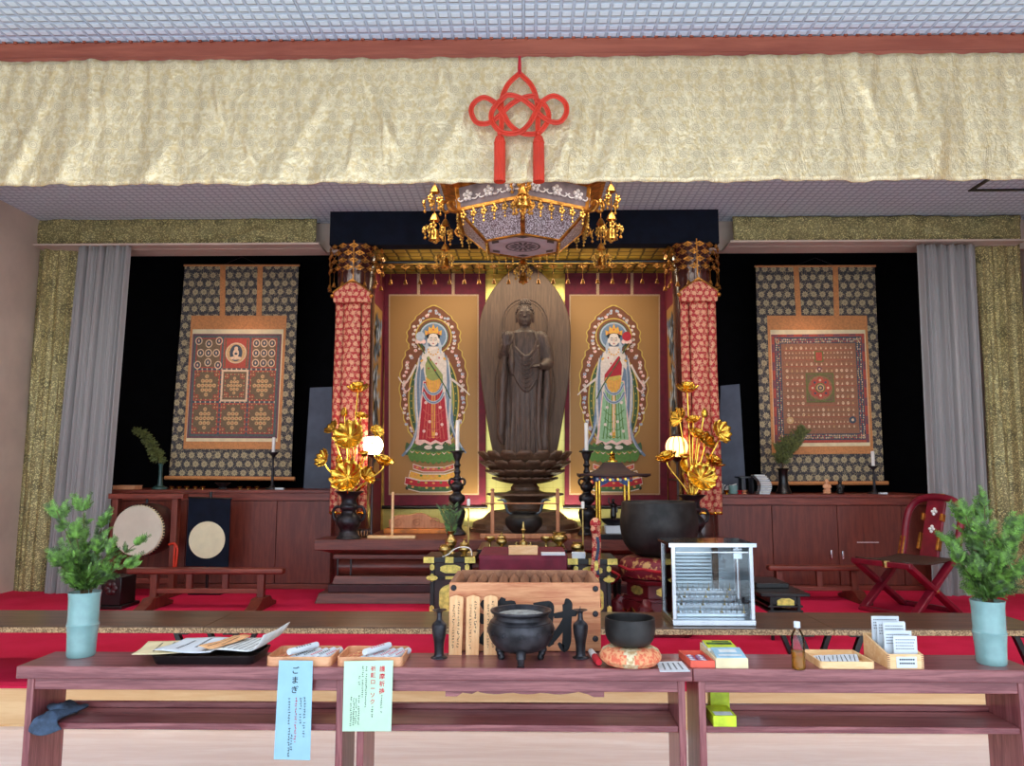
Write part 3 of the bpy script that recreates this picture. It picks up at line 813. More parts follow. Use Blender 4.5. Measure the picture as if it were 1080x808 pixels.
cx = (x0+x1)/2
sheet_paper('prayer_sheet', 'cream prayer sheet at the left edge of the black tray', cx-.17, 3.13, .23, .235, R(12), zt+.004, M['cream'], [(.3+.2*i, .15, .8, .006) for i in range(3)], seed=2)
sheet_paper('prayer_sheet', 'white prayer sheet with large brushed characters in the middle of the black tray', cx-.06, 3.125, .23, .25, R(-4), zt+.013, M['white'], [(.3, .2, .8, .011), (.55, .35, .9, .011), (.8, .1, .9, .004), (.86, .1, .9, .004)], seed=3)
sheet_paper('prayer_sheet', 'tan prayer slip lying across the sheets in the black tray', cx+.05, 3.13, .08, .235, R(-14), zt+.025, M['sotoba'], [(.35, .1, .9, .006), (.7, .3, .8, .006)], seed=4)
sheet_paper('prayer_sheet', 'white prayer sheet in fine print with a curled corner, right side of the black tray', cx+.15, 3.13, .225, .24, R(-7), zt+.016, M['paper'], [(.12+.1*i, .08, .92, .0045) for i in range(7)], curl=.09, seed=5)
# two wooden trays of rolled prayer candles
def wood_tray(pa, pb, lab, side):
    x0, x1 = X(pa, 3.03, 700), X(pb, 3.03, 700)
    t = thing('wooden_tray', lab, 'tray', ((x0+x1)/2, 3.12, ZT), 'wooden trays of prayer candles')
    tray_mb(x0, x1, 3.018, 3.215, ZT, .034, th=.006, r=.022).build('tray_body', M['traywood'], t)
    return x0, x1
A0, A1 = wood_tray(281, 350, 'wooden tray of rolled candles above the pale blue notice', 'left')
B0, B1 = wood_tray(355.5, 425, 'wooden tray of rolled candles above the pale green notice', 'right')
def candle_roll(cx, cy, z, L, ang, lab, grp, tc):
    t = thing('rolled_candle', lab, 'candle', (cx, cy, z), grp)
    m = MB().at((cx, cy, z+.0125), rz=ang); m.tube([(0, -L/2, 0), (0, -L/2+.004, 0), (0, L/2-.004, 0), (0, L/2, 0)], [.0115, .0125, .0125, .0115], 14)
    m.build('wrapped_body', M['white'], t)
    m = MB().at((cx, cy, z+.0125), rz=ang)
    for k in range(6):
        y = -L/2+.03+k*.014
        for s_ in (-1, 1):
            b = R(58+s_*10)
            m.add([(.0129*cos(b), y, .0129*sin(b)), (.0129*cos(b+R(13)), y, .0129*sin(b+R(13))), (.0129*cos(b+R(13)), y+.009, .0129*sin(b+R(13))), (.0129*cos(b), y+.009, .0129*sin(b))], [(0, 1, 2, 3)])
    m.build('lettering', M[tc], t, smooth=False)
def stick(cx, cy, z, L, ang, lab, grp):
    m = MB().at((cx, cy, z+.005), rz=ang); m.box((0, 0, 0), (.011, L, .009)); 
    for k in range(3): 
        m.cur = 1; m.box((0, -L*.25+k*L*.25, .0048), (.004, L*.17, .0006))
    solo(m, 'prayer_stick', lab, 'wooden stick', [M['sotoba'], M['redink']], (cx, cy, z), grp, smooth=False)
for (a0, a1, nm, tcs, seed) in ((A0, A1, 'left', ('ink', 'ink', 'redink', 'ink', 'redink', 'ink'), 3), (B0, B1, 'right', ('redink', 'redink', 'redink', 'redink', 'redink', 'redink'), 4)):
    r_ = random.Random(seed)
    side = 'above the pale blue notice' if nm == 'left' else 'above the pale green notice'
    for k in range(4):
        stick(a0+.035+.017*k, 3.115, ZT+.008, .165, R(-14), ('leftmost', 'second', 'third', 'fourth')[k]+' prayer stick in the wooden tray '+side, 'prayer sticks in the tray '+side)
    for k in range(5):
        candle_roll(a0+.112+.030*k, 3.112+(.004 if k % 2 else -.004), ZT+.007+.001*k, .155, R(-16+r_.uniform(-2, 2)), ('leftmost', 'second', 'third', 'fourth', 'rightmost')[k]+' rolled white candle in the wooden tray '+side, 'rolled candles in the tray '+side, tcs[k])
    candle_roll(a0+.122+(.02 if nm == 'right' else 0), 3.10, ZT+.036, .15, R(-30), 'white candle lying across the rolls in the tray '+side, 'rolled candles in the tray '+side, tcs[5])
# hanging notices
def notice(name, lab, corners, mat, Y=2.993):
    q = [P(a, b, Y) for a, b in corners]
    t = thing(name, lab, 'notice', (q[2]+q[3])/2)
    m = MB(); m.add(q+[p+Vector((0, .0015, 0)) for p in q], [(0, 1, 2, 3), (7, 6, 5, 4), (0, 4, 5, 1), (1, 5, 6, 2), (2, 6, 7, 3), (3, 7, 4, 0)])
    m.build('sheet', mat, t, smooth=False)
    ring = MB(); 
    def at(u, v):  # u across, v down
        a = q[0].lerp(q[1], u); b = q[3].lerp(q[2], u); return a.lerp(b, v)
    return t, at, (q[1]-q[0]).length, (q[3]-q[0]).length
def put_text(m, at, s, u, v, size, W_, H_, off=0.0, line=1.0, dy=-.0008):
    """vertical lettering starting at (u, v) on the notice"""
    vs, fs = text_mb(s, size, off, True, line)
    zs = [p[2] for p in vs]; zmax = max(zs)
    out = []
    for x, y, z in vs:
        p = at(u+x/W_, v+(zmax-z)/H_); out.append((p.x, p.y+dy, p.z))
    m.add(out, fs)
def fine_columns(m, at, W_, H_, cols, seed, dy=-.0008):
    r_ = random.Random(seed)
    for u, v0, v1, s in cols:
        v = v0
        while v < v1:
            if r_.random() < .94:
                for _ in range(3):
                    a = r_.uniform(-.5, .5)*s/W_; b = r_.uniform(-.4, .4)*s/H_; l = r_.uniform(.4, 1)*s; tt = .085*s
                    if r_.random() < .6: du, dv = l/W_/2, tt/H_
                    else: du, dv = tt/W_, l/H_/2
                    m.poly([tuple(at(u+a*.5+i*du, v+b*.6+j*dv)+Vector((0, dy, 0))) for i, j in ((-1, 1), (1, 1), (1, -1), (-1, -1))])
            v += s*1.12/H_
t, at, W_, H_ = notice('hanging_notice', 'tall pale blue paper notice with black brushed writing hanging from the tray', [(294.2, 696.6), (329.9, 697), (327.1, 802), (288.7, 801)], M['blue_paper'])
m = MB(); put_text(m, at, 'ごまぎ', .50, .06, .029, W_, H_, .0004, 1.22)
fine_columns(m, at, W_, H_, [(.80, .38, .78, .0088), (.69, .38, .64, .0088), (.37, .39, .66, .0088), (.39, .69, .98, .0088), (.47, .76, .92, .0088)], 3)
m.build('lettering', M['ink'], t, smooth=False)
m = MB(); fine_columns(m, at, W_, H_, [(.56, .38, .84, .0088)], 4); m.build('red_lettering', M['redink'], t, smooth=False)
t, at, W_, H_ = notice('hanging_notice', 'pale green paper notice with red and black writing hanging from the tray', [(363, 697.5), (414.7, 696.6), (412.5, 771.4), (361, 771.4)], M['green_paper'])
m = MB(); put_text(m, at, '護摩祈祷', .785, .075, .0225, W_, H_, .0003, 1.2); put_text(m, at, '祈願ローソク', .60, .075, .020, W_, H_, .0003, 1.2)
m.build('red_lettering', M['redink'], t, smooth=False)
m = MB(); fine_columns(m, at, W_, H_, [(.785, .50, .76, .0075), (.60, .66, .80, .0075), (.46, .08, .66, .0065), (.39, .08, .52, .0065), (.32, .22, .34, .0065), (.325, .5, .92, .007), (.27, .54, .92, .007), (.22, .54, .92, .007), (.165, .52, .92, .007)], 6)
m.build('lettering', M['ink'], t, smooth=False)
# card, red box, brochure box
def quad_paper(name, lab, pix, z, mat, th=.0015):
    q = [PZ(a, b, z) for a, b in pix]; c = sum(q, Vector())/4
    t = thing(name, lab, 'card', Vector((c.x, c.y, ZT)))
    m = MB(); m.add(q+[p-Vector((0, 0, th)) for p in q], [(0, 1, 2, 3), (7, 6, 5, 4), (0, 4, 5, 1), (1, 5, 6, 2), (2, 6, 7, 3), (3, 7, 4, 0)]); m.build('sheet', mat, t, smooth=False)
    m = MB()
    for i in range(4):
        u = .2+.2*i
        a, b = q[0].lerp(q[1], u), q[3].lerp(q[2], u)
        v = .18
        while v < .8:
            e = Vector((.0032, 0, .0004)); p0_ = a.lerp(b, v); p1_ = a.lerp(b, v+.055)
            m.poly([p0_-e*1+Vector((0, 0, .0008)), p0_+e+Vector((0, 0, .0004)), p1_+e+Vector((0, 0, .0004)), p1_-e+Vector((0, 0, .0008))]); v += .085
    m.build('lettering', M['ink'], t, smooth=False)
quad_paper('printed_card', 'small white printed card lying flat beside the orange-red box', [(692.5, 698), (719, 697.3), (728, 708), (696, 708.3)], ZT+.002, M['white'])
orange = plain('orange_red_card', (226, 92, 70), .6, var=.06)
def open_box(name, lab, fx0, fx1, yf, yr, zf, zr, th, mat, cat='box', base=ZT, shift=0.0):
    """open box with a front lower or higher than its back; shift slides the back sideways"""
    t = thing(name, lab, cat, ((fx0+fx1)/2+shift/2, (yf+yr)/2, base))
    m = MB()
    i_ = .001; m.add([(fx0+i_, yf+i_, base+z) if k == 0 else (fx1-i_, yf+i_, base+z) if k == 1 else (fx1+shift-i_, yr-i_, base+z) if k == 2 else (fx0+shift+i_, yr-i_, base+z) for z in (.0006, th) for k in range(4)], [(0,3,2,1),(4,5,6,7),(0,1,5,4),(1,2,6,5),(2,3,7,6),(3,0,4,7)])
    m.build('box_base', mat, t, smooth=False)
    def wall(a, b, za, zb_, nx, ny):
        m = MB(); n_ = Vector((nx, ny, 0))*th
        a = Vector(a); b = Vector(b)
        m.add([a, b, b+Vector((0, 0, zb_)), a+Vector((0, 0, za)), a+n_, b+n_, b+n_+Vector((0, 0, zb_)), a+n_+Vector((0, 0, za))], [(0,1,2,3),(7,6,5,4),(0,4,5,1),(1,5,6,2),(2,6,7,3),(3,7,4,0)])
        return m
    wall((fx0, yf, base), (fx1, yf, base), zf, zf, 0, 1).build('front_panel', mat, t, smooth=False)
    wall((fx0+shift, yr-th, base), (fx1+shift, yr-th, base), zr, zr, 0, 1).build('back_panel', mat, t, smooth=False)
    kx = shift*th/(yr-yf); e_ = .0004
    wall((fx0+kx+e_, yf+th, base+e_), (fx0+shift-kx+e_, yr-th, base+e_), zf-e_*2, zr-e_*2, 1, 0).build('side_panel', mat, t, smooth=False)
    wall((fx1-th+kx-e_, yf+th, base+e_), (fx1+shift-th-kx-e_, yr-th, base+e_), zf-e_*2, zr-e_*2, 1, 0).build('side_panel', mat, t, smooth=False)
    return t
bx = [X(728, 3.03, 705), X(753.5, 3.03, 705)]
open_box('shallow_box', 'shallow orange-red open box holding small purple charms', bx[0], bx[1], 3.02, 3.19, .026, .026, .004, orange, shift=-.012)
for i in range(8):
    r_ = random.Random(i*7+1); x = lerp(bx[0]+.02, bx[1]-.03, (i % 2)/1.0); y = 3.045+.034*(i//2)
    m = MB().at((x, y, ZT+.0045+.0), rz=r_.uniform(-.6, .6)); m.box((0, 0, .006), (.030, .024, .010)); m.cur = 1; m.box((0, 0, .0118), (.012, .024, .0015))
    solo(m, 'small_charm', ('front left', 'front right', 'second-row left', 'second-row right', 'third-row left', 'third-row right', 'back left', 'back right')[i]+' purple charm in the orange-red box', 'charm', [plain('mauve_silk', (168, 120, 160), .7) if i == 0 else bpy.data.materials['mauve_silk'], M['white']], (x, y, ZT+.0045), 'small purple charms in the orange-red box', bevel=.002)
bx = [X(754.5, 3.025, 705), X(788.5, 3.025, 705)]
open_box('brochure_box', 'cream cardboard box filled with blue and green brochures', bx[0], bx[1], 3.015, 3.225, .036, .05, .004, M['cream'], shift=-.012)
lime = plain('lime_print', (196, 214, 40), .5, var=.12, sc=20); green = plain('dark_green_print', (52, 96, 40), .5, var=.3, sc=30); skyb = plain('pale_blue_print', (150, 192, 214), .5, var=.08, sc=15)
def book(name, lab, cat, c, w_, d_, h_, cover, group=None, rx=0, rz=0, patch=None, pages=None):
    t = thing(name, lab, cat, c, group)
    m = MB().at(c, rx=rx, rz=rz); m.cb(-w_/2, w_/2, -d_/2, d_/2, .001, h_-.0012); m.build('pages', pages or M['paper'], t, smooth=False)
    m = MB().at(c, rx=rx, rz=rz); m.cb(-w_/2-.001, w_/2+.001, -d_/2-.001, d_/2+.001, h_-.0012, h_); m.build('cover', cover, t, smooth=False)
    if patch:
        m = MB().at(c, rx=rx, rz=rz)
        for (a, b, c0, d0) in patch[1]: m.poly([(a*w_, c0*d_, h_+.0004), (b*w_, c0*d_, h_+.0004), (b*w_, d0*d_, h_+.0004), (a*w_, d0*d_, h_+.0004)])
        m.build('cover_print', patch[0], t, smooth=False)
cxb = (bx[0]+bx[1])/2
book('brochure_stack', 'stack of yellow-green leaflets at the back of the cream box', 'brochures', (cxb-.010, 3.165, ZT+.006), .112, .10, .052, lime, rx=R(4), patch=(green, [(-.45, .45, -.1, .2), (-.2, .4, .25, .42)]))
book('brochure_stack', 'stack of pale blue leaflets at the front of the cream box', 'brochures', (cxb, 3.072, ZT+.006), .112, .095, .042, skyb, rx=R(10), patch=(M['paper'], [(-.4, .4, -.35, -.2), (-.3, .3, 0, .3)]))
# bottle
c = PZ(842.5, 706, ZT)
t = thing('plastic_bottle', 'small clear plastic bottle with white cap, half full of amber oil', 'bottle', c)
H_ = Z(655.5, c.y, 842)-ZT; k = H_/.205
pr = [(.0, .0), (.024, 0), (.029, .005), (.0305, .012), (.0305, .045), (.0295, .05), (.0305, .055), (.0305, .075), (.0295, .08), (.0305, .085), (.0305, .10), (.0295, .106), (.0305, .112), (.0305, .13), (.027, .147), (.019, .163), (.0125, .176), (.0118, .18)]
m = MB().at(c); m.lathe([(r*k*.97, z*k) for r, z in pr], 24, cap=False); m.build('bottle_body', M['glass'], t, ang=60)
def _oil():
    g = G('amber_oil', .05); g.col(g.mix(g.noise(8), (232, 170, 50), (244, 190, 80))); g.b.inputs['Transmission Weight'].default_value = .8; g.b.inputs['IOR'].default_value = 1.2
    return g.mat
m = MB().at(c); m.lathe([(0, .003)]+[(r*k*.93, z*k+.002) for r, z in pr[1:8]]+[(0, .0755*k)], 24, cap=False); m.build('oil', _oil(), t)
m = MB().at(c); m.lathe([(.0118*k, .178*k), (.0145*k, .18*k), (.0145*k, .184*k), (.0138*k, .186*k), (.0138*k, .203*k), (.012*k, .205*k), (0, .205*k)], 24, cap=False, wob=lambda a, z: 1+.02*cos(24*a)); m.build('cap', M['white'], t)
# pale wood tray with leaflets
x0, x1 = X(863.5, 3.03, 705), X(921.5, 3.03, 705)
t = thing('leaflet_tray', 'pale wooden tray of white paper slips between bottle and card box', 'tray', ((x0+x1)/2, 3.12, ZT))
tray_mb(x0, x1, 3.012, 3.215, ZT, .026, th=.006, r=.015).build('tray_body', M['hinoki'], t)
for i in range(9):
    x = lerp(x0+.035, x1-.04, i/8); r_ = random.Random(i)
    m = MB().at((x, 3.113, ZT+.007+.0006*i), rz=R(-18+r_.uniform(-4, 4)), ry=R(-10)); m.box((0, 0, .004), (.034, .135, .0012)); m.cur = 1
    m.box((.004, 0, .0049), (.003, .11, .0005)); m.box((-.006, .01, .0049), (.002, .08, .0005))
    solo(m, 'paper_slip', ('leftmost', 'second', 'third', 'fourth', 'middle', 'sixth', 'seventh', 'eighth', 'rightmost')[i]+' white paper slip lying in the pale wooden tray', 'paper slip', [M['white'], M['ink']], (x, 3.113, ZT+.007), 'white paper slips in the pale tray', smooth=False)
# finger-jointed card box
x0, x1 = X(936, 3.02, 705), X(974, 3.02, 705)
zf = Z(690, 3.02, 955)-ZT; zr = Z(668, 3.21, 925)-ZT
t = open_box('card_box', 'finger-jointed pale wooden box with tiers of white prayer cards', x0, x1, 3.015, 3.22, zf, zr, .008, M['hinoki'])
m = MB()
for i in range(7):
    z = ZT+zf*(i+.25)/7
    for x in (x0+.004, x1-.004): m.cb(x-.0045, x+.0045, 3.0142, 3.016, z, z+zf/14)
m.build('finger_joint', M['cedar_dark'], t, smooth=False)
MB().cb(lerp(x0, x1, .24), lerp(x0, x1, .80), 3.0125, 3.0145, ZT+.004, ZT+.045).build('paper_label', M['white'], t, smooth=False)
m = MB(); r_ = random.Random(5)
for z in (.032, .018):
    u = .32
    while u < .74: m.cb(lerp(x0, x1, u), lerp(x0, x1, u+.045), 3.0119, 3.0127, ZT+z, ZT+z+.006); u += .062
m.build('label_lettering', M['ink'], t, smooth=False)
nm = ('front card', 'second card from the front', 'third card from the front', 'fourth card from the front', 'fifth card from the front', 'back card')
for i, (pxa, pxb, pyt) in enumerate(((942.5, 967.5, 671), (933, 962, 665.5), (932.5, 956, 656.5), (926, 956, 655.5), (920.5, 949.5, 650), (921, 931, 651))):
    Y = 3.04+.03*i
    a, b = X(pxa, Y, 680), X(pxb, Y, 680)
    a = max(a, x0+.009); b = min(b, x1-.009)
    zt_ = Z(pyt, Y, 945)
    t = thing('prayer_card', nm[i]+' of the white printed cards standing in the jointed wooden box', 'card', ((a+b)/2, Y, ZT+.008), 'white cards in the jointed box')
    MB().cb(a, b, Y, Y+.003, ZT+.009, zt_).build('card_sheet', M['white'], t, smooth=False)
    m = MB(); rr = random.Random(i)
    for k in range(4):
        z = zt_-.012-.011*k; u = a+.008
        while u < b-.012:
            l = rr.uniform(.004, .009); m.cb(u, u+l*.7, Y-.0008, Y-.0001, z-.003, z); u += l*.7+.003
    m.build('lettering', M['ink'], t, smooth=False)
# things on the shelves
zs = tR[3]
book('lime_booklet_pile', 'pile of lime green booklets lying at the front of the right table shelf', 'booklets', (X(760, 3.08, 760), 3.078, zs), X(772, 3.02, 765)-X(748, 3.02, 765), .13, .040, lime, patch=(M['paper'], [(-.4, .4, -.45, -.1)]), pages=lime)
m = MB()
for k in range(3):
    for j in range(5): m.cb(X(754, 3.0, 765)+.012*j, X(754, 3.0, 765)+.012*j+.008, 3.0112, 3.0122, zs+.010+.010*k, zs+.015+.010*k)
x = X(748, 3.03, 760)
book('lime_booklet_pile', 'upright stack of lime green booklets with dark green cover behind the front pile', 'booklets', (X(758.5, 3.18, 750), 3.185, zs), .075, .05, .098, lime, patch=(green, [(-.4, .4, -.3, .4)]), pages=lime)
m = MB()
zs = tL[3]
def cl(u, v):
    x = lerp(X(39, 3.02, 757), X(66, 3.02, 757), u) + .012*sin(v*5+u*2)
    if v < .55: y = lerp(3.17, 3.012, v/.55); z = zs+.012+.014*sin(u*7+v*6)*sin(PI*u)+.012*sin(PI*u)
    else: t_ = (v-.55)/.45; y = 3.012-.010*sin(PI*u)-.004; z = zs+.012*(1-t_)-.045*t_*(.55+.45*sin(u*3.4))+.008*sin(PI*u)
    return (x, y, z)
m.sheet(cl, 24, 24)
m.build
t = thing('blue_grey_cloth', 'crumpled blue-grey cloth draped over the left table shelf', 'cloth', (X(52, 3.1, 757), 3.1, zs))
m.build('cloth_sheet', M['greycloth'], t, solid=.012, off=1, ang=80)
m = MB()
pts = spline([(X(50, 3.1, 752), 3.12, zs+.032), (X(60, 3.06, 752), 3.07, zs+.038), (X(70, 3.1, 752), 3.10, zs+.03), (X(79, 3.1, 752), 3.12, zs+.018)], 6)
m.tube(pts, [.016+.014*sin(PI*i/(len(pts)-1)) for i in range(len(pts))], 10, flat=.6); m.build('rolled_edge', M['greycloth'], t)
# ------------------------------------------------------------------ low benches on the platform edge
zbench = P(553, 662.5, 4.47).z
ew = 2.0
xs = [-3.97, -1.93, .11, 2.15, 4.19]
names = ['low folding bench with dark polished top at the far left', 'low folding bench with dark polished top behind the black tray and candle trays', 'low folding bench with dark polished top under the glass candle case', 'low folding bench with dark polished top behind the right green vase']
for i in range(4):
    a, b = X((-108, 214.5, 537, 880)[i], 4.47, 662), X((214, 536.5, 879.5, 1110)[i], 4.47, 662)
    a = max(a, XL+.02); b = min(b, XR-.02)
    t = thing('low_bench', names[i], 'bench', ((a+b)/2, 4.72, ZP), 'low dark benches along the platform edge')
    MB().cb(a, b, 4.475, 4.985, zbench-.006, zbench).build('bench_top', M['bench'], t, bevel=.002)
    MB().cb(a, b, 4.47, 4.99, zbench-.036, zbench-.006).build('edge_band', M['bench_edge'], t, bevel=.003)
    for sx in (a+.13, b-.13):
        for yy in (4.53, 4.93):
            d = .06 if sx < (a+b)/2 else -.06
            m = MB(); m.bar((sx+d*.8, yy, zbench-.036), (sx-d*.9, yy, ZP+.004), .036, .03); m.build('leg', M['lacquer'], t, bevel=.003)
        MB().cb(sx-.03, sx+.03, 4.50, 4.96, zbench-.05, zbench-.036).build('leg_bracket', M['lacquer'], t, bevel=.002)
# ------------------------------------------------------------------ front valance and its knot
YVc = 4.33
zt_, zl_ = P(553, 61, YVc).z, P(553, 193, YVc).z
rv = random.Random(11)
creases = [(rv.uniform(XL, XR), rv.uniform(.1, .9), rv.uniform(-.9, .9), rv.uniform(.05, .16), rv.uniform(.3, 1)) for _ in range(90)]
def valance_depth(x, v):
    d = .007*sin(x*9+1.3*sin(x*2.1)) * (.3+v) + .005*sin(x*23+3*v) + .004*sin(x*57+2*sin(x*3.7))*(1-.6*v) + .010*sin(x*15+v*5.5+sin(x*4))*smoothstep(.62, 1, v)
    return d
def val(u, v):
    x = lerp(XL+.005, XR-.005, u)
    d = valance_depth(x, v)
    for cx, cv, sl, wd, am in creases:
        q = x-cx
        if abs(q) < .5:
            s_ = q + sl*(v-cv)*.5
            d += .022*am*math.exp(-(s_/wd/.35)**2)*math.exp(-((v-cv)/.28)**2)
    z = lerp(zt_, zl_, v) + (.003*sin(x*31) + .002*sin(x*77))*v
    return (x, YVc-d, z)
m = MB().sheet(val, 900, 26)
solo(m, 'brocade_valance', 'long cream and gold brocade valance hanging from the red-brown beam', 'valance', M['brocade'], (0, YVc, zt_), solid=.006, off=1)
# vermilion knotted cord with two tassels
K = lambda zx, zy: P(480+zx/5.386, 50+zy/5.386, YVc-.055)
ctr = K(365, 330)
t = thing('knotted_cord', 'vermilion ornamental knotted cord with two tassels hung on the brocade valance', 'ornamental cord', ctr)
def cordpart(name, pts, closed=False, lift=0):
    w_ = [K(*p)+Vector((0, -(.008*(i % 2))-lift, 0)) for i, p in enumerate(pts)]
    path = spline(w_, 8, closed)
    m = MB()
    sd = []
    for i, p in enumerate(path):
        a, b = path[i-1] if (i or closed) else path[0], path[(i+1) % len(path)] if (closed or i < len(path)-1) else path[-1]
        d = (b-a); d.y = 0; d.normalize(); sd.append(Vector((-d.z, 0, d.x)))
    for o in (-1, 1): m.tube([p+s_*o*.0098 for p, s_ in zip(path, sd)], .0062, 6, closed)
    m.tube([p+Vector((0, .004, 0)) for p in path], .0055, 6, closed)
    m.build(name, M['redcord'], t)
cordpart('cord_loop', [(366, 148), (300, 215), (264, 300), (265, 380), (263, 450), (255, 495)])
cordpart('cord_loop', [(366, 148), (430, 215), (462, 290), (470, 380), (470, 450), (475, 495)])
cordpart('cord_loop', [(268, 300), (230, 340), (205, 390), (222, 450), (275, 490), (360, 492), (420, 440), (462, 370), (500, 310), (560, 285), (620, 315), (632, 375), (600, 425), (550, 432), (490, 395), (420, 330), (360, 288), (300, 280)], True, .012)
cordpart('cord_loop', [(462, 300), (505, 330), (532, 385), (515, 445), (465, 490), (380, 492), (310, 440), (268, 370), (225, 315), (165, 290), (110, 315), (92, 370), (120, 425), (180, 438), (240, 400), (310, 335), (380, 290), (450, 282)], True, .004)
m = MB(); a, b = K(366, 45), K(366, 150)
m.tube([a+Vector((-.002, .012, 0)), b+Vector((-.006, 0, 0))], .006, 8); m.tube([a+Vector((.002, .012, 0)), b+Vector((.006, 0, 0))], .006, 8); m.build('hanging_cord', M['red_cloth'], t)
for zx in (254, 474):
    top, bot = K(zx, 505), K(zx, 768); L = top.z-bot.z; r = .031
    m = MB().at((top.x, top.y-.01, bot.z)); m.lathe([(r*.2, L+.004), (r*.72, L-.008), (r*.95, L-.03), (r*1.0, L-.05), (r*1.02, .03), (r*1.05, 0), (0, .004)], 36, cap=False, wob=lambda a, z: 1+.045*cos(18*a)); m.build('tassel', M['redcord'], t)
    m = MB().at((top.x, top.y-.01, bot.z)); m.tube([(r*1.0*cos(q), r*1.0*sin(q), L-.045) for q in [2*PI*i/24 for i in range(24)]], .004, 6, True); m.ball((0, 0, L+.012), (.016, .016, .014)); m.build('tassel_head', M['redcord'], t)

# ------------------------------------------------------------------ olive gold hangings and grey curtains in front of the niches
def flat_cloth(name, lab, cat, mat, corners, Y, fold, nfold, n=(90, 30), grp=None, yoff=None, solid=.01, crease=0, seed=0):
    """cloth between four pixel corners (tl, tr, br, bl) at depth Y with vertical folds"""
    q = [P(a, b, Y) for a, b in corners]
    r_ = random.Random(seed); cs = [(r_.random(), r_.random(), r_.uniform(-1, 1), r_.uniform(.02, .07)) for _ in range(26)]
    ph = [r_.uniform(0, 6) for _ in range(4)]
    def fn(u, v):
        p = q[0].lerp(q[1], u).lerp(q[3].lerp(q[2], u), v)
        d = fold*(sin(u*nfold*2*PI+ph[0])*.6+sin(u*nfold*1.63*2*PI+ph[1]+.6*sin(v*3))*.35+.3*sin(u*nfold*3.1*2*PI+ph[2]))
        for cu, cv, sl, wd in cs:
            if crease: d += crease*math.exp(-(((u-cu)+sl*(v-cv)*.35)/wd)**2)*math.exp(-((v-cv)/.3)**2)
        return p+Vector((0, -d-(yoff(u, v) if yoff else 0), 0))
    m = MB().sheet(fn, *n)
    return solo(m, name, lab, cat, mat, (q[0]+q[1]+q[2]+q[3])/4, grp, solid=solid, off=1)
flat_cloth('olive_valance', 'short olive-gold brocade valance above the left niche', 'valance', M['olive'], [(42, 231), (334, 231), (333, 258), (40, 258.5)], 7.70, .008, 10, (140, 12), crease=.02, seed=1)
flat_cloth('olive_valance', 'short olive-gold brocade valance above the right niche', 'valance', M['olive'], [(772, 229.5), (1074, 228.5), (1076, 257), (774, 257.5)], 7.70, .008, 10, (140, 12), crease=.02, seed=2)
flat_cloth('olive_curtain', 'olive-gold brocade curtain hanging beside the left wall', 'curtain', M['olive'], [(43, 260), (84, 260), (52, 640), (14, 641)], 7.74, .018, 1.3, (40, 60), yoff=lambda u, v: .05*sin(u*PI), seed=3, crease=.02)
flat_cloth('olive_curtain', 'olive-gold brocade curtain hanging beside the right wall', 'curtain', M['olive'], [(1026, 258), (1074, 258), (1096, 646), (1048, 645)], 7.74, .018, 1.3, (40, 60), yoff=lambda u, v: .05*sin(u*PI), seed=4, crease=.02)
flat_cloth('sheer_curtain', 'pleated grey sheer curtain drawn to the left side of the left niche', 'curtain', M['sheer'], [(82, 260), (138, 260), (106, 652), (44, 640)], 7.55, .035, 6, (150, 40), seed=5, solid=.004)
flat_cloth('sheer_curtain', 'pleated grey sheer curtain drawn to the right side of the right niche', 'curtain', M['sheer'], [(968, 258), (1029, 258), (1050, 650), (986, 651)], 7.55, .035, 6, (150, 40), seed=6, solid=.004)
# curtain rails
for a, b, lab in ((40, 338, 'left'), (768, 1077, 'right')):
    m = MB(); z = P(553, 259, 7.6).z
    m.cb(X(a, 7.6, 259), X(b, 7.6, 259), 7.52, 7.66, z, z+.02); m.cb(X(a, 7.6, 259), X(b, 7.6, 259), 7.66, YH, z-.005, z+.02)
    struct(m, 'trim_4', M['wall'], smooth=False)

# ------------------------------------------------------------------ altar cabinets under the niches
YC = 7.86
def cabinet(lab, pa, pb, py, joints, handles, slot=None):
    x0, x1 = X(pa, YC, 560), X(pb, YC, 560)
    zt = P(553, py, YC).z
    t = thing('altar_cabinet', lab, 'cabinet', ((x0+x1)/2, YC+.5, ZP), 'mahogany altar cabinets')
    MB().cb(x0, x1, YC+.03, YB-.01, ZP+.03, zt-.03).build('cabinet_body', M['mahogany'], t, smooth=False)
    MB().cb(x0-.01, x1+.01, YC-.02, YB-.01, zt-.03, zt).build('top_board', M['mahogany_h'], t, bevel=.004)
    zf = P(553, py+11, YC).z
    MB().cb(x0, x1, YC-.005, YC+.03, zf, zt-.03).build('frieze', M['mahogany_h'], t, bevel=.003)
    MB().cb(x0, x1, YC+.0, YC+.04, ZP, ZP+.05).build('plinth', M['mahogany_h'], t, bevel=.003)
    xs = [x0]+[X(p, YC, 560) for p in joints]+[x1]
    for a, b in zip(xs, xs[1:]):
        MB().cb(a+.003, b-.003, YC+.008, YC+.03, ZP+.055, zf-.006).build('door_panel', M['mahogany'], t, bevel=.002)
    for px, py0, py1 in handles:
        p = P(px, (py0+py1)/2, YC)
        MB().box((p.x, YC, p.z), (.022, .018, Z(py0, YC)-Z(py1, YC))).build('handle', M['silver'], t, bevel=.006)
    if slot:
        a, b = P(slot[0], slot[2], YC), P(slot[1], slot[2], YC)
        MB().cb(a.x, b.x, YC+.003, YC+.009, a.z-.006, a.z+.004).build('slot_trim', M['silver'], t)
    return zt
ZL = cabinet('long mahogany altar cabinet under the left mandala scroll', 92, 350, 517, (196, 291), [])
ZR = cabinet('long mahogany altar cabinet with two small handles under the right mandala scroll', 756, 992, 521.5, (815, 884, 952), [(877, 580, 590), (889, 581, 590)], (904, 927, 572))

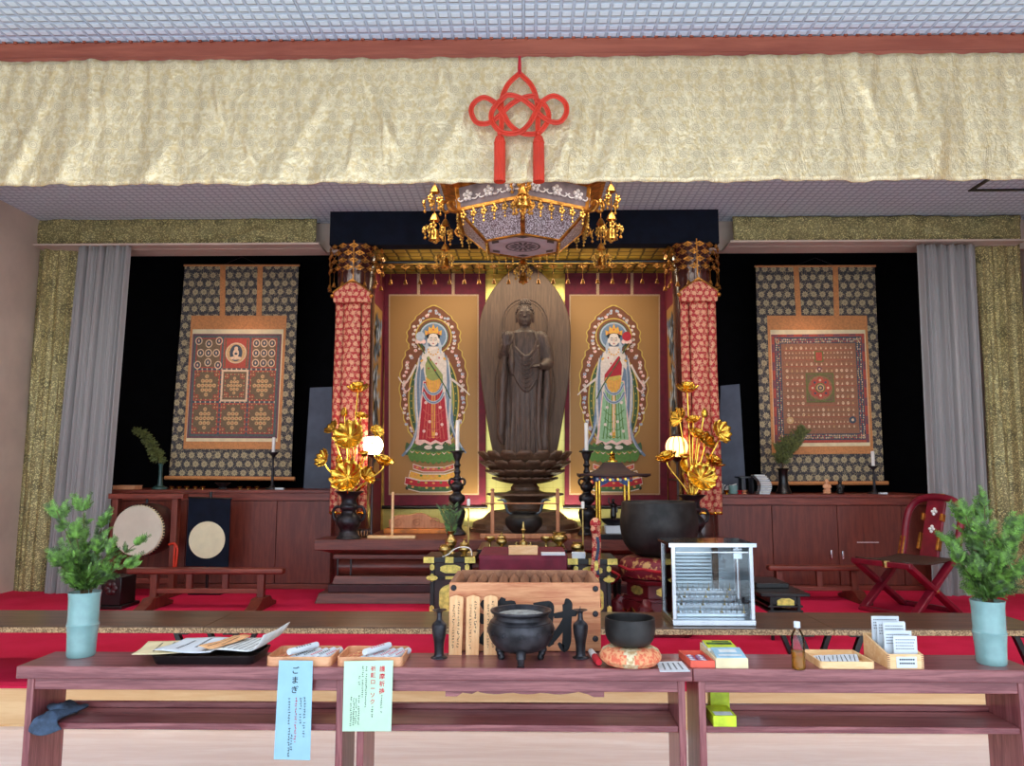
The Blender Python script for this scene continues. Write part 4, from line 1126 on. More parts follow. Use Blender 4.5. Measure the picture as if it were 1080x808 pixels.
# ------------------------------------------------------------------ mandala hanging scrolls
def hanging_scroll(lab, tl, tr, br, bl, inner, tapes, kind, Y=8.45):
    q = [P(*c, Y) for c in (tl, tr, br, bl)]
    t = thing('mandala_scroll', lab, 'hanging scroll', (q[2]+q[3])/2)
    tilt = Vector((0, 0, 0))
    def strip(mm, pts, y, th=.006):
        v = [Vector((p.x, Y-y, p.z)) for p in pts]
        mm.add(v+[p+Vector((0, th, 0)) for p in v], [(0, 1, 2, 3), (7, 6, 5, 4), (0, 4, 5, 1), (1, 5, 6, 2), (2, 6, 7, 3), (3, 7, 4, 0)])
    m = MB(); strip(m, q, 0); m.build('mount_cloth', M['scroll_mount'], t, smooth=False)
    for (a, b) in tapes:   # hanging tapes
        m = MB(); strip(m, [P(a[0], a[1], Y), P(a[0]+5.5, a[1], Y), P(b[0]+5.5, b[1], Y), P(b[0], b[1], Y)], .008); m.build('hanging_tape', M['silk_orange'], t, smooth=False)
    iq = [P(*c, Y) for c in inner]
    m = MB(); strip(m, iq, .006); m.build('silk_border', M['silk_orange'], t, smooth=False)
    def at(u, v): return iq[0].lerp(iq[1], u).lerp(iq[3].lerp(iq[2], u), v)
    m = MB(); strip(m, [at(.025, .105), at(.975, .105), at(.97, .945), at(.025, .945)], .009); m.build('inner_strip', M['cream'], t, smooth=False)
    # painting, drawn flat in its own frame
    W_ = (at(.965, .5)-at(.03, .5)).length; H_ = (at(.5, .14)-at(.5, .92)).length
    o = at(.03, .92); ux = (at(.965, .92)-o)/W_; uz = (at(.03, .14)-o)/H_
    pm = MB(); pm.M = Matrix(((ux.x, 0, uz.x, o.x), (0, 1, 0, Y-.0095), (ux.z, 0, uz.z, o.z), (0, 0, 0, 1)))
    C_ = MAND
    cn = [0]
    def lay(k): cn[0] += 1; return -.0012*k-(cn[0] % 11)*.0001
    pm.cur = 0; pm.cb(0, W_, 0, .004, 0, H_)
    r_ = random.Random(5)
    if kind == 'grid':
        pm.cur = 5; pm.rect(.0, W_, 0, H_, lay(1)); pm.cur = 0; pm.rect(.02, W_-.02, .02, H_-.02, lay(2))
        mg = .035; cw = (W_-2*mg)/3; ch = (H_-2*mg)/3; gp = .013
        for i in range(3):
            for j in range(3):
                x0 = mg+i*cw+gp; x1 = mg+(i+1)*cw-gp; z0 = mg+j*ch+gp; z1 = mg+(j+1)*ch-gp; cx, cz = (x0+x1)/2, (z0+z1)/2; s = (x1-x0)/2; sz = (z1-z0)/2
                pm.cur = 2; pm.rect(x0, x1, z0, z1, lay(3)); pm.cur = 1; pm.rect(x0+.012, x1-.012, z0+.012, z1-.012, lay(4))
                if j == 2 and i == 1:
                    pm.cur = 2; pm.rect(x0+.03, x1-.03, z0+.01, z1-.01, lay(5))
                    pm.cur = 3; pm.disc((cx, cz), s*.82, lay(6), 32); pm.cur = 4; pm.disc((cx, cz), s*.74, lay(7), 32)
                    pm.cur = 6; pm.disc((cx, cz-.0), s*.5, lay(8), 24, s*.66)
                    pm.cur = 3
                    pm.disc((cx, cz+s*.36), s*.15, lay(9)); pm.disc((cx, cz-s*.4), s*.46, lay(9), 16, s*.14); pm.disc((cx, cz-s*.02), s*.24, lay(9), 12, s*.34); pm.cur = 6; pm.disc((cx, cz-s*.06), s*.12, lay(10), 10, s*.1)
                elif j == 2:
                    pts = [(0, .62), (-.62, 0), (0, 0), (.62, 0), (0, -.62), (-.8, .8), (.8, .8), (-.8, -.8), (.8, -.8)] if i == 0 else [(a, b) for a in (-.62, 0, .62) for b in (-.66, 0, .66)]
                    for a, b in pts:
                        pm.cur = 3; pm.ring((cx+a*s, cz+b*sz), s*.21, s*.28, lay(5), 18, 1.15); pm.cur = 6; pm.disc((cx+a*s, cz+b*sz), s*.17, lay(5), 12, s*.2); pm.cur = 3; pm.disc((cx+a*s, cz+b*sz), s*.07, lay(6), 8, s*.11)
                else:
                    if i == 1 and j == 1: pm.cur = 3; pm.rect(x0-.008, x1+.008, z0-.008, z1+.008, lay(5)); pm.cur = 1; pm.rect(x0+.014, x1-.014, z0+.014, z1-.014, lay(6))
                    k = .8 if (i == 1 and j == 1) else 1
                    for a in (-.6, -.3, 0, .3, .6):
                        for b in (-.6, -.3, 0, .3, .6):
                            if abs(a)+abs(b) < .7:
                                pm.cur = 4; pm.disc((cx+a*s*k, cz+b*sz*k), s*.155*k, lay(7), 12); pm.cur = 2; pm.disc((cx+a*s*k, cz+b*sz*k), s*.05*k, lay(8), 6)
                            elif abs(a)+abs(b) > .75 and (abs(a) > .5 and abs(b) > .5):
                                pm.cur = 2; pm.ring((cx+a*s*k*1.2, cz+b*sz*k*1.2), s*.09, s*.16, lay(7), 12); pm.cur = 4; pm.disc((cx+a*s*k*1.2, cz+b*sz*k*1.2), s*.06, lay(7), 8)
                    n = 11
                    for e in range(n):
                        f = -.92+1.84*e/(n-1)
                        for (a, b) in ((f, .92), (f, -.92), (.92, f), (-.92, f)):
                            pm.cur = (2, 4)[e % 2]; pm.disc((cx+a*s*k, cz+b*sz*k), s*.055, lay(7), 6)
        # little squares along the dividing bands
        for j in range(1, 3):
            for e in range(34): pm.cur = (6, 3)[e % 2]; x = mg+(W_-2*mg)*(e+.5)/34; pm.rect(x-.006, x+.006, mg+j*ch-.011, mg+j*ch+.011, lay(4))
        for i in range(1, 3):
            for e in range(28): pm.cur = (6, 2)[e % 2]; z = mg+ch*2*(e+.5)/28; pm.rect(mg+i*cw-.010, mg+i*cw+.010, z-.005, z+.005, lay(4))
    else:
        pm.cur = 2; pm.rect(0, W_, 0, H_, lay(1))
        for e in range(12): pm.cur = (5, 2)[e % 2]; pm.rect(.005, .03, H_*e/12, H_*(e+1)/12-.01, lay(2)); pm.rect(W_-.03, W_-.005, H_*e/12, H_*(e+1)/12-.01, lay(2)); pm.rect(W_*e/12, W_*(e+1)/12-.01, H_-.022, H_-.004, lay(2))
        pm.cur = 6; pm.rect(.035, W_-.035, .03, H_-.03, lay(3)); pm.cur = 7; pm.rect(.105, W_-.105, .10, H_-.105, lay(4))
        for e in range(46):
            z = .05+(H_-.1)*e/45
            for x in (.055, .085, W_-.055, W_-.085): pm.cur = r_.choice((3, 2, 4)); pm.disc((x+r_.uniform(-.006, .006), z), .008, lay(4), 5, .010)
        for e in range(52):
            x = .05+(W_-.1)*e/51
            for z in (.055, .078, H_-.06, H_-.085): pm.cur = r_.choice((3, 2, 4)); pm.disc((x, z+r_.uniform(-.004, .004)), .007, lay(4), 5, .011)
        cx, cz = W_*.5, H_*.50
        rows = [.15, .19, .255, .30, .36, .42, .48, .54, .60, .66, .72, .78, .825, .87]
        for ri, f in enumerate(rows):
            pm.cur = 2 if ri % 3 else 1; pm.rect(.12, W_-.12, H_*f-.026, H_*f-.022, lay(5))
            n = 20 if ri in (1, 12, 11) else 14
            for e in range(n):
                x = .135+(W_-.27)*(e+.5)/n
                if abs(x-cx) < .16 and abs(H_*f-cz) < .17: continue
                big = .010 if n == 14 else .007
                pm.cur = 8 if r_.random() < .75 else 3; pm.ring((x, H_*f), big*1.0, big*1.6, lay(6), 8, 1.2)
                pm.cur = 3 if r_.random() < .8 else 4
                yl = lay(7); pm.poly([(x-big, yl, H_*f-big*1.4), (x+big, yl, H_*f-big*1.4), (x+big*.35, yl, H_*f+big*.5), (x, yl, H_*f+big*1.6), (x-big*.35, yl, H_*f+big*.5)])
        for a, c0 in ((-.33, 4), (.33, 6)): pm.cur = c0; pm.disc((cx+a*W_, H_*.205), .04, lay(8), 14); pm.cur = 3; pm.disc((cx+a*W_, H_*.205), .016, lay(9), 8)
        pm.cur = 9; pm.rect(cx-.155, cx+.155, cz-.16, cz+.165, lay(8)); pm.cur = 1; pm.rect(cx-.14, cx+.14, cz-.145, cz+.15, lay(9)); pm.cur = 9; pm.disc((cx, cz), .15, lay(10), 32); pm.cur = 7; pm.disc((cx, cz), .135, lay(11), 32)
        for e in range(8):
            a = 2*PI*e/8+PI/8*0; pm.cur = 2; pm.disc((cx+.085*cos(a), cz+.085*sin(a)), .036, lay(12), 14); pm.cur = (3, 6)[e % 2]; pm.disc((cx+.085*cos(a), cz+.085*sin(a)), .014, lay(13), 8)
        pm.cur = 9; pm.disc((cx, cz), .055, lay(14), 20); pm.cur = 4; pm.disc((cx, cz), .042, lay(15), 20); pm.cur = 6; pm.disc((cx, cz), .03, lay(16), 14); pm.cur = 4; pm.disc((cx, cz), .015, lay(17), 10)
        pm.cur = 5; pm.disc((cx, cz+.21), .028, lay(8), 12); pm.cur = 3; pm.disc((cx, cz+.21), .012, lay(9), 8)
        pm.cur = 9; pm.rect(cx-.05, cx+.05, H_*.74, H_*.84, lay(8)); pm.cur = 2; pm.rect(cx-.035, cx+.035, H_*.75, H_*.83, lay(9))
    pm.build('painting', [MANDM[i] for i in range(10)], t, smooth=False, fix=False)
    # rollers, cord
    a, b = P(bl[0]-4, bl[1]+1, Y), P(br[0]+4, br[1]+1, Y)
    MB().tube([a, b], .022, 14).build('roller', M['silk_orange'], t)
    a, b = P(tl[0]-1, tl[1], Y), P(tr[0]+1, tr[1], Y)
    MB().tube([a, b], .012, 8).build('top_rod', M['silk_orange'], t)
    c = P((tl[0]+tr[0])/2, tl[1]-9, Y)
    MB().tube([a.lerp(b, .33), c, a.lerp(b, .67)], .003, 5).build('hanging_string', M['lacquer'], t)
MAND = None
cols = [(92, 98, 96), (118, 98, 74), (180, 82, 66), (226, 196, 160), (206, 168, 116), (120, 76, 84), (70, 80, 92), (150, 104, 78), (160, 116, 84), (108, 112, 62)]
MANDM = [plain('mandala_pigment_'+n, c, .75, var=.1, sc=60) for n, c in zip(('slate', 'umber', 'red', 'ivory', 'ochre', 'plum', 'indigo', 'clay', 'rose', 'moss'), cols)]
hanging_scroll('mandala hanging scroll with nine-part grid painting in the left niche', (195, 280), (315, 280), (307, 504), (178, 503), [(202, 333), (302.5, 333), (295.5, 474), (193.5, 473.5)], [((232.5, 280), (232, 333)), ((272, 280), (270.5, 333))], 'grid')
hanging_scroll('mandala hanging scroll with a red lotus centre in the right niche', (797, 281), (922.5, 280.5), (932.5, 508.5), (803, 509), [(809, 333), (914, 333), (921, 478.5), (814, 479.5)], [((836.5, 281), (839.5, 333)), ((878, 281), (879.5, 333))], 'field')
# warm picture lights for the two scrolls, set on the ledges
lamp('scroll_light', 'SPOT', (X(252, 7.72, 300), 7.72, zh-.05), 17, (1, .66, .52), .06, P(248, 440, 8.45), 66, blend=1)
lamp('scroll_light', 'SPOT', (X(860, 7.72, 300), 7.72, zh-.05), 17, (1, .66, .52), .06, P(864, 440, 8.45), 66, blend=1)
# plain grey slabs added as stand-ins for pale shapes in the dark niches
for lab, pts in (('plain grey upright slab standing in for a pale shape in the left niche beside the red column', [(327, 409), (350, 408), (350, 517), (320, 517)]), ('plain grey upright slab standing in for a pale shape in the right niche beside the red column', [(760, 407), (780, 405), (787, 521), (757, 521)])):
    q = [P(a, b, 8.6) for a, b in pts]; zb_ = min(p.z for p in q)
    for p in q[2:]: p.z = (ZL if q[0].x < 0 else ZR)
    t = thing('grey_panel', lab, 'panel', (q[2]+q[3])/2)
    m = MB(); m.add(q+[p+Vector((0, .03, 0)) for p in q], [(0, 1, 2, 3), (7, 6, 5, 4), (0, 4, 5, 1), (1, 5, 6, 2), (2, 6, 7, 3), (3, 7, 4, 0)]); m.build('panel_sheet', plain('slate_blue_slab', (92, 100, 116), .8, var=.12, sc=3) if 'slate_blue_slab' not in bpy.data.materials else bpy.data.materials['slate_blue_slab'], t, smooth=False)
# ------------------------------------------------------------------ lacquered columns with brocade banners
ZS = P(553, 258, 7.5).z
def petal(m, o, ax, out, L, w, a0, a1, cup=.25, nu=8, nv=6, tip=1.0):
    """lotus petal from o: starts at angle a0 from the axis ax and bends to a1 in direction out"""
    side = ax.cross(out).normalized(); pts = []; p = Vector(o)
    for i in range(nu+1):
        u = i/nu; a = lerp(a0, a1, u); d = ax*cos(a)+out*sin(a); nrm = -ax*sin(a)+out*cos(a)
        hw = w*(sin(PI*min(1, .12+.70*u**.9)) if u < .93 else sin(PI*.782)*(1-u)/.07*.75)
        hw = w*max(.0, (math.sqrt(max(0, 1-((u-.5)/.56)**2)))) * (1-.15*u) if tip else hw
        for j in range(nv+1):
            v = -1+2*j/nv
            pts.append(p+side*v*hw+nrm*(-cup*hw*v*v))
        p = p+d*(L/nu)
    c = nv+1
    m.add(pts, [(i*c+j, i*c+j+1, (i+1)*c+j+1, (i+1)*c+j) for i in range(nu) for j in range(nv)])
colm = plain('dark_lacquered_column', (74, 32, 28), .22, var=.12, sc=3, coat=.5)
for px, sd in ((371, 'left'), (735, 'right')):
    x = X(px, 7.6)
    t = thing('lacquered_column', 'dark lacquered round column at the '+sd+' side of the alcove', 'column', (x, 7.6, ZP))
    m = MB(); m.cyl((x, 7.6), .19, ZP+.06, ZS-.002, 40); m.build('shaft', colm, t, ang=60)
    m = MB(); m.lathe([(.205, ZP), (.205, ZP+.03), (.195, ZP+.06)], 40, (x, 7.6)); m.build('base', M['lacquer'], t)
    # banner: head piece and three streamers
    Yb = 7.385
    t = thing('brocade_banner', 'red and gold brocade banner hanging in front of the '+sd+' column', 'banner', P(px+1, 420, Yb))
    L_, R_ = (355.5, 391) if sd == 'left' else (717, 753)
    zt2, zb2 = Z(318, Yb), Z(541, Yb)
    xl, xr = X(L_, Yb, 320), X(R_, Yb, 320); cx = (xl+xr)/2; W_ = xr-xl
    for (u0, u1, dy) in ((0, .225, 0), (.25, .75, .02), (.775, 1, 0)):
        def fn(u, v):
            uu = lerp(u0, u1, u); y = Yb-.03-dy-.02*sin(u*PI)
            return (xl+uu*W_+ (uu-.5)*v*.015, y+.012*sin(v*9+uu*5), lerp(zt2, zb2, v)+.006*sin(u*PI*6)*(v > .99))
        m = MB().sheet(fn, 10, 30); m.build('streamer', M['redbanner'], t, solid=.008, off=1)
        m = MB(); 
        m.tube([Vector(fn(i/8, 1))+Vector((0, -.004, 0)) for i in range(9)], .012, 6); m.build('gold_fringe', M['gold'], t)
    m = MB().sheet(lambda u, v: (xl+u*W_, Yb-.015+.01*sin(u*9), lerp(zt2, zb2, v)), 10, 20); m.build('backing', M['red_cloth'], t, solid=.006)
    pk = Z(299, Yb)
    pts = [(cx-W_*.54, zt2-.02), (cx-W_*.56, zt2+.07)]
    for i in range(9): a = i/8; pts.append((lerp(cx-W_*.5, cx+W_*.5, a), lerp(zt2+.09, pk, sin(a*PI)**1.2)))
    pts += [(cx+W_*.56, zt2+.07), (cx+W_*.54, zt2-.02)]
    for i in range(1, 12): pts.append((lerp(cx+W_*.54, cx-W_*.54, i/12), zt2-.02-.012*(i % 2)))
    m = MB().prism(pts, Yb-.10, Yb-.03); m.build('banner_head', M['redbanner'], t, bevel=.008)
    m = MB(); m.tube([(p[0], Yb-.105, p[1]) for p in pts[1:12]], .009, 6)
    for sx in (-1, 1): m.ball((cx+sx*W_*.57, Yb-.1, zt2+.04), .022, 10, 7)
    m.build('head_trim', M['oldgold'], t)
    m = MB(); m.prism([(cx-.06, pk-.01), (cx-.02, pk+.02), (cx, pk+.035), (cx+.02, pk+.02), (cx+.06, pk-.01)], Yb-.1, Yb-.03); m.tube([(cx, Yb-.06, pk), (cx, Yb-.06, ZS)], .006, 6); m.build('hanger', M['oldgold'], t)

# ------------------------------------------------------------------ scrolls on the alcove's back and side walls
fig_cols = [(126, 74, 48), (206, 176, 84), (226, 210, 200), (112, 132, 158), (150, 158, 92), (26, 28, 34), (226, 168, 72), (178, 34, 52), (86, 128, 60), (178, 186, 200), (222, 150, 92), (150, 190, 150), (64, 92, 58), (200, 90, 80), (238, 198, 190)]
FIGM = [plain('figure_pigment_'+n, c, .7, var=.06, sc=40) for n, c in zip(('sienna', 'gilt', 'skin', 'blue_grey', 'olive', 'black', 'gold', 'crimson', 'leaf_green', 'pearl', 'apricot', 'celadon', 'deep_green', 'coral', 'pink'), fig_cols)]
YS = 8.80
def alcove_scroll(lab, ml, mr, gl, gr, tapes, mirror):
    t = thing('painted_scroll', lab, 'hanging scroll', P((ml+mr)/2, 535, YS))
    def strip(mm, a, b, c, d, y, th=.005):
        q = [P(*p, YS) for p in (a, b, c, d)]; v = [Vector((p.x, YS-y, p.z)) for p in q]
        mm.add(v+[p+Vector((0, th, 0)) for p in v], [(0, 1, 2, 3), (7, 6, 5, 4), (0, 4, 5, 1), (1, 5, 6, 2), (2, 6, 7, 3), (3, 7, 4, 0)])
    m = MB(); strip(m, (ml, 288), (mr, 288), (mr+.5, 534), (ml-.5, 534), 0); m.build('mount_cloth', M['burgundy'], t, smooth=False)
    m = MB(); strip(m, (gl-1.5, 310.7), (gr+1.5, 310.7), (gr+1.6, 522), (gl-1.6, 522), .004); m.build('beaded_edge', M['dots'], t, smooth=False)
    m = MB(); strip(m, (gl, 312.2), (gr, 312.2), (gr+.2, 520.5), (gl-.2, 520.5), .007); m.build('silk_ground', M['silk_gold'], t, smooth=False)
    for a in tapes:
        m = MB(); strip(m, (a, 288), (a+3, 288), (a+3, 312), (a, 312), .007); m.build('hanging_tape', M['dots'], t, smooth=False)
    MB().tube([P(ml-2.5, 535, YS)+Vector((0, -.005, 0)), P(mr+2.5, 535, YS)+Vector((0, -.005, 0))], .02, 12).build('roller', M['lacquer'], t)
    # the standing figure, drawn in pixel units about its own axis
    cx = 457.5 if not mirror else 647.0
    s_ = -1 if mirror else 1
    pm = MB(); k = [0]
    def pt(x, y, l):
        p = P(cx+s_*x, y, YS); return (p.x, YS-.0075-.0012*l, p.z)
    def pl(c, l, pts): k[0] += 1; l = l+(k[0] % 11)*.085; pm.cur = c; pm.poly([pt(x, y, l) for x, y in pts])
    def el(c, l, x, y, rx, ry, n=20): pl(c, l, [(x+rx*cos(2*PI*i/n), y+ry*sin(2*PI*i/n)) for i in range(n)])
    def band(c, l, pts, w):
        sp = spline([(x, 0, y) for x, y in pts], 6); L = []; Rr = []
        for i, p in enumerate(sp):
            d = (sp[min(i+1, len(sp)-1)]-sp[max(0, i-1)]).normalized(); ww = w if not isinstance(w, tuple) else lerp(w[0], w[1], i/(len(sp)-1))
            L.append((p.x-d.z*ww/2, p.z+d.x*ww/2)); Rr.append((p.x+d.z*ww/2, p.z-d.x*ww/2))
        pm.cur = c; n = len(L); k[0] += 1; l = l+(k[0] % 11)*.085
        pm.add([pt(*q, l) for q in L]+[pt(*q, l) for q in Rr], [(i, i+1, n+i+1, n+i) for i in range(n-1)])
    prof = [(323, 1), (326, 8), (331, 14), (337, 20), (345, 25), (353, 27.5), (361, 27), (366, 25), (371, 28.5), (380, 31.5), (392, 34), (406, 35), (422, 34.5), (436, 32), (448, 28), (458, 23), (466, 16), (470, 8)]
    def outline(g):
        P_ = spline([(w+g, 0, y+(g if y > 440 else -g if y < 326 else 0)) for y, w in prof], 6)
        a = [(p.x+(.8*sin(i*.95) if 12 < i < 90 else 0), p.z) for i, p in enumerate(P_)]
        return a+[(-x, y) for x, y in reversed(a)]
    pl(1, 1, outline(1.2)); pl(0, 2, outline(0))
    r_ = random.Random(12)
    for side in (-1, 1):
        for (y, w0, w1) in [(y, 0, 0) for y in range(330, 464, 4)]:
            w = max(4, [w for yy, w in prof if yy <= y][-1]); 
            inn = 21 if y < 372 else 27.5
            x = side*(w-4.2 if y > 372 else max(w-5.5, 4)); x += r_.uniform(-1.3, 1.3)
            c = r_.choice((2, 2, 9, 14)); el(c, 3, x, y+r_.uniform(-1.5, 1.5), 1.9, 1.7, 8); el(13 if c != 13 else 2, 4, x+.3, y, .7, .7, 6)
            if y < 372: el(r_.choice((9, 2)), 3, x*.78, y-2, 1.5, 1.3, 7)
    el(1, 4, 0, 423, 27, 53, 36); el(12, 5, 0, 423, 25.6, 51.5, 36); 
    for i in range(40):
        a = 2*PI*i/40; el(1, 6, 23.6*cos(a), 423+49.3*sin(a), .55, .8, 5)
    el(1, 6, 0, 423, 22, 47, 36); el(4, 7, 0, 423, 21, 46, 36)
    el(1, 8, 0, 355, 19.2, 19.2, 36); el(0, 9, 0, 355, 18, 18, 36); el(12, 10, 0, 355, 15.6, 15.6, 36); el(9, 11, 0, 355, 14.6, 14.6, 32); el(3, 12, 0, 355, 13, 13, 32)
    sash, skirt, skirt2 = (4, 7, 13) if not mirror else (7, 11, 8)
    # pedestal
    hexs = [(490, 21, 494, 21), (497, 24, 503, 26), (504, 29, 510, 30), (510, 27, 515, 28)]
    for i, (y0, w0, y1, w1) in enumerate(hexs):
        c = (13, 6, 7, 12)[i]
        def hexp(y0, w0, y1, w1): return [(-w0, y0), (-w0*.5, y0+3.5), (w0*.5, y0+3.5), (w0, y0), (w1, y1), (w1*.5, y1+3.5), (-w1*.5, y1+3.5), (-w1, y1)]
        pl(2, 13, hexp(y0-1, w0+.6, y1+.8, w1+.6)); pl(c, 14, hexp(y0, w0, y1, w1))
        for e in range(7): el((10, 8, 1)[e % 3], 15, (e-3)*w0*.27, (y0+y1)/2+2.6-abs(e-3)*.5, 1.6, 1.2, 7)
    for sx in (-28, -12, 12, 28): el(5, 14, sx, 517-abs(sx)*.08, 1.6, 2, 8)
    # lotus seat
    for i in range(9):
        x = (i-4)*6.2; pl(8 if i % 2 else 12, 16, [(x-4.5, 480), (x-5, 474-abs(i-4)*.6), (x+(i-4)*.9, 468-abs(i-4)*.4), (x+5, 474-abs(i-4)*.6), (x+4.5, 480)])
    el(12, 17, 0, 476, 24, 8, 28)
    for i in range(9):
        x = (i-4)*5.6; y = 483-abs(i-4)*.7; pl(8, 18, [(x-3.5, y-6), (x-4.6, y), (x-2.5, y+5), (x, y+7), (x+2.5, y+5), (x+4.6, y), (x+3.5, y-6)]); pl(10 if i % 2 else 14, 19, [(x-2.6, y-5), (x, y-3.4), (x+2.6, y-5), (x+2, y-4), (x, y-2.2), (x-2, y-4)])
    # streamers
    band(3, 17, [(-14, 405), (-16, 430), (-18, 455), (-24, 470), (-30, 478), (-33, 481)], (4, 2.4)); band(9, 18, [(-13, 420), (-16, 445), (-22, 468), (-29, 477)], (2.2, 1))
    band(3, 17, [(14, 405), (18, 430), (21, 455), (27, 468), (34, 478)], (4, 2)); band(9, 18, [(16, 430), (20, 452), (30, 472)], (2, 1))
    band(2, 17, [(16, 398), (24, 404), (32, 411), (38, 417)], (2.6, 1.2)); band(2, 17, [(-18, 385), (-25, 398), (-31, 405), (-37, 398)], (2.4, 1.2)); band(14, 18, [(-27, 402), (-32, 409), (-28, 413), (-24, 409)], (1.6, 1.2))
    # robes
    for sx in (-1, 1):
        for q in range(3): band((9, 3, 2)[q], 20, [(sx*(11+q*2.2), 372+q*3), (sx*(14+q*2), 400), (sx*(13.5+q*2), 430), (sx*(11+q*2.4), 452)], (.8, 1.3))
    pl(9, 18, [(-14, 375), (-20, 400), (-20, 430), (-17, 455), (-8, 455), (-6, 400)]); pl(3, 19, [(-12, 373), (-18, 398), (-18, 428), (-14, 448), (-9, 440), (-8, 396)])
    pl(9, 18, [(14, 375), (19, 400), (19, 430), (17, 455), (9, 455), (6, 400)]); pl(3, 19, [(12, 373), (16, 398), (16, 428), (15, 448), (10, 440), (8, 396)])
    pl(14, 20, [(-11, 402), (11, 402), (15, 440), (19, 469), (12, 466), (9, 470), (3, 467), (-3, 470), (-9, 467), (-14, 470), (-19, 468), (-15, 440)])
    pl(skirt, 21, [(-10, 403), (10, 403), (13.5, 440), (15.5, 464), (8, 467), (2, 464), (-3, 467), (-9, 464), (-15.5, 464), (-13.5, 440)])
    for i in range(7):
        x = -9+3*i; band(skirt2, 22, [(x*.7, 412), (x*.95, 440), (x*1.25, 463)], (.7, 1.1))
    for i in range(6): el(14 if not mirror else 2, 23, (-8, 7, -4, 9, -10, 3)[i], (425, 430, 445, 448, 455, 458)[i], 1.7, 1.7, 8)
    band(6, 23, [(0, 404), (0, 430), (0, 462)], 3.6); band(13 if not mirror else 2, 24, [(0, 408), (0, 430), (0, 456)], 1.4)
    for yy, ww in ((411, 10), (420, 11)): band(9, 25, [(-ww, yy-6), (-ww*.6, yy+2), (0, yy+5), (ww*.6, yy+2), (ww, yy-6)], 3); band(3, 26, [(-ww, yy-6), (-ww*.6, yy+2), (0, yy+5), (ww*.6, yy+2), (ww, yy-6)], 1.2)
    for sx in (-5.5, 6): el(2, 23, sx, 472, 4.4, 2.3, 10)
    for q in range(4): band(skirt2, 23, [(-11+q, 432+q*9), (-4, 438+q*8), (0, 436+q*8)], .8); band(skirt2, 23, [(11-q, 432+q*9), (4, 438+q*8), (0, 436+q*8)], .8)
    # body
    pl(2, 22, [(-5, 366), (5, 366), (11, 373), (10, 392), (8, 403), (-8, 403), (-10, 392), (-11, 373)])
    pl(sash, 23, [(-9, 378), (-5, 376), (10, 396), (10, 404), (4, 405), (-8, 396)]); pl(4 if not mirror else 1, 24, [(-7, 396), (9, 399), (9, 404), (-8, 403)])
    pl(6, 25, [(-8, 398), (-4, 401), (0, 402), (4, 401), (8, 398), (7, 408), (3, 414), (-3, 414), (-7, 408)])
    for i in range(5): band(10, 26, [(-6+3*i, 402), (-6+3*i, 411)], .8)
    pl(2, 26, [(11, 374), (14, 384), (14, 404), (12, 418), (9.5, 417), (10, 400), (9, 384)]); pl(2, 26, [(-10, 374), (-14, 386), (-13, 391), (-9, 386), (-6, 379), (-8, 376)]); el(2, 27, -9.5, 377, 3, 3.4, 10)
    for i in range(7): a = PI*(i/6); el(6, 27, 5.4*cos(a), 369+6*sin(a), .9, .9, 6)
    for x, y in ((-3, 380), (3, 384), (6, 378), (-5, 389), (2, 391)): el(7, 27, x, y, .8, 1.1, 6)
    band(6, 27, [(10.5, 378), (13, 380)], 2); band(6, 27, [(-11, 380), (-13.5, 382)], 2)
    # head
    pl(9, 26, [(-6, 357), (-9, 366), (-8, 374), (-5, 368)]); pl(9, 26, [(6, 357), (9, 366), (8, 374), (5, 368)])
    el(5, 27, 0, 354, 7.2, 7, 20); el(2, 28, 0, 358.5, 5.2, 7.2, 20); el(2, 28, -5.4, 360, 1.1, 2.8, 8); el(2, 28, 5.4, 360, 1.1, 2.8, 8)
    pl(5, 29, [(-5.2, 355), (-3, 353), (0, 352.5), (3, 353), (5.2, 355), (5.4, 351), (0, 349), (-5.4, 351)])
    for sx in (-1, 1):
        band(5, 30, [(sx*1, 357.6), (sx*2.2, 357), (sx*3.6, 357.8)], .5); band(5, 30, [(sx*1.1, 359.2), (sx*2.3, 359.7), (sx*3.5, 359.1)], .55)
    band(10, 30, [(.2, 358), (.4, 361)], .4); el(7, 30, 0, 363, 1.1, .5, 8)
    pl(6, 30, [(-8.5, 354.5), (-9, 349), (-5.5, 350.5), (-4.5, 345), (-2, 347.5), (0, 342), (2, 347.5), (4.5, 345), (5.5, 350.5), (9, 349), (8.5, 354.5), (4, 352.6), (0, 352), (-4, 352.6)])
    for x, y in ((0, 348.5), (-5.6, 352), (5.6, 352)): el(13, 31, x, y, 1, 1, 8)
    # jewel on its stem
    band(12, 27, [(-14, 362), (-8, 376), (2, 392), (12, 408), (18, 421)], 1.3)
    for i in range(3): el(14, 28, -17+3.5*i, 361, 2.2, 2.4, 8)
    el(9 if not mirror else 7, 29, -13.6, 355.5, 4.8, 5, 16)
    pm.build('painting', FIGM, t, smooth=False, fix=False)
alcove_scroll('gold-ground scroll left of the statue, painted with a figure in a red skirt', 405.5, 512, 411.5, 503.5, (440, 476.5), False)
alcove_scroll('gold-ground scroll right of the statue, painted with a figure in a green skirt', 596, 703.5, 602, 694.5, (629, 665), True)
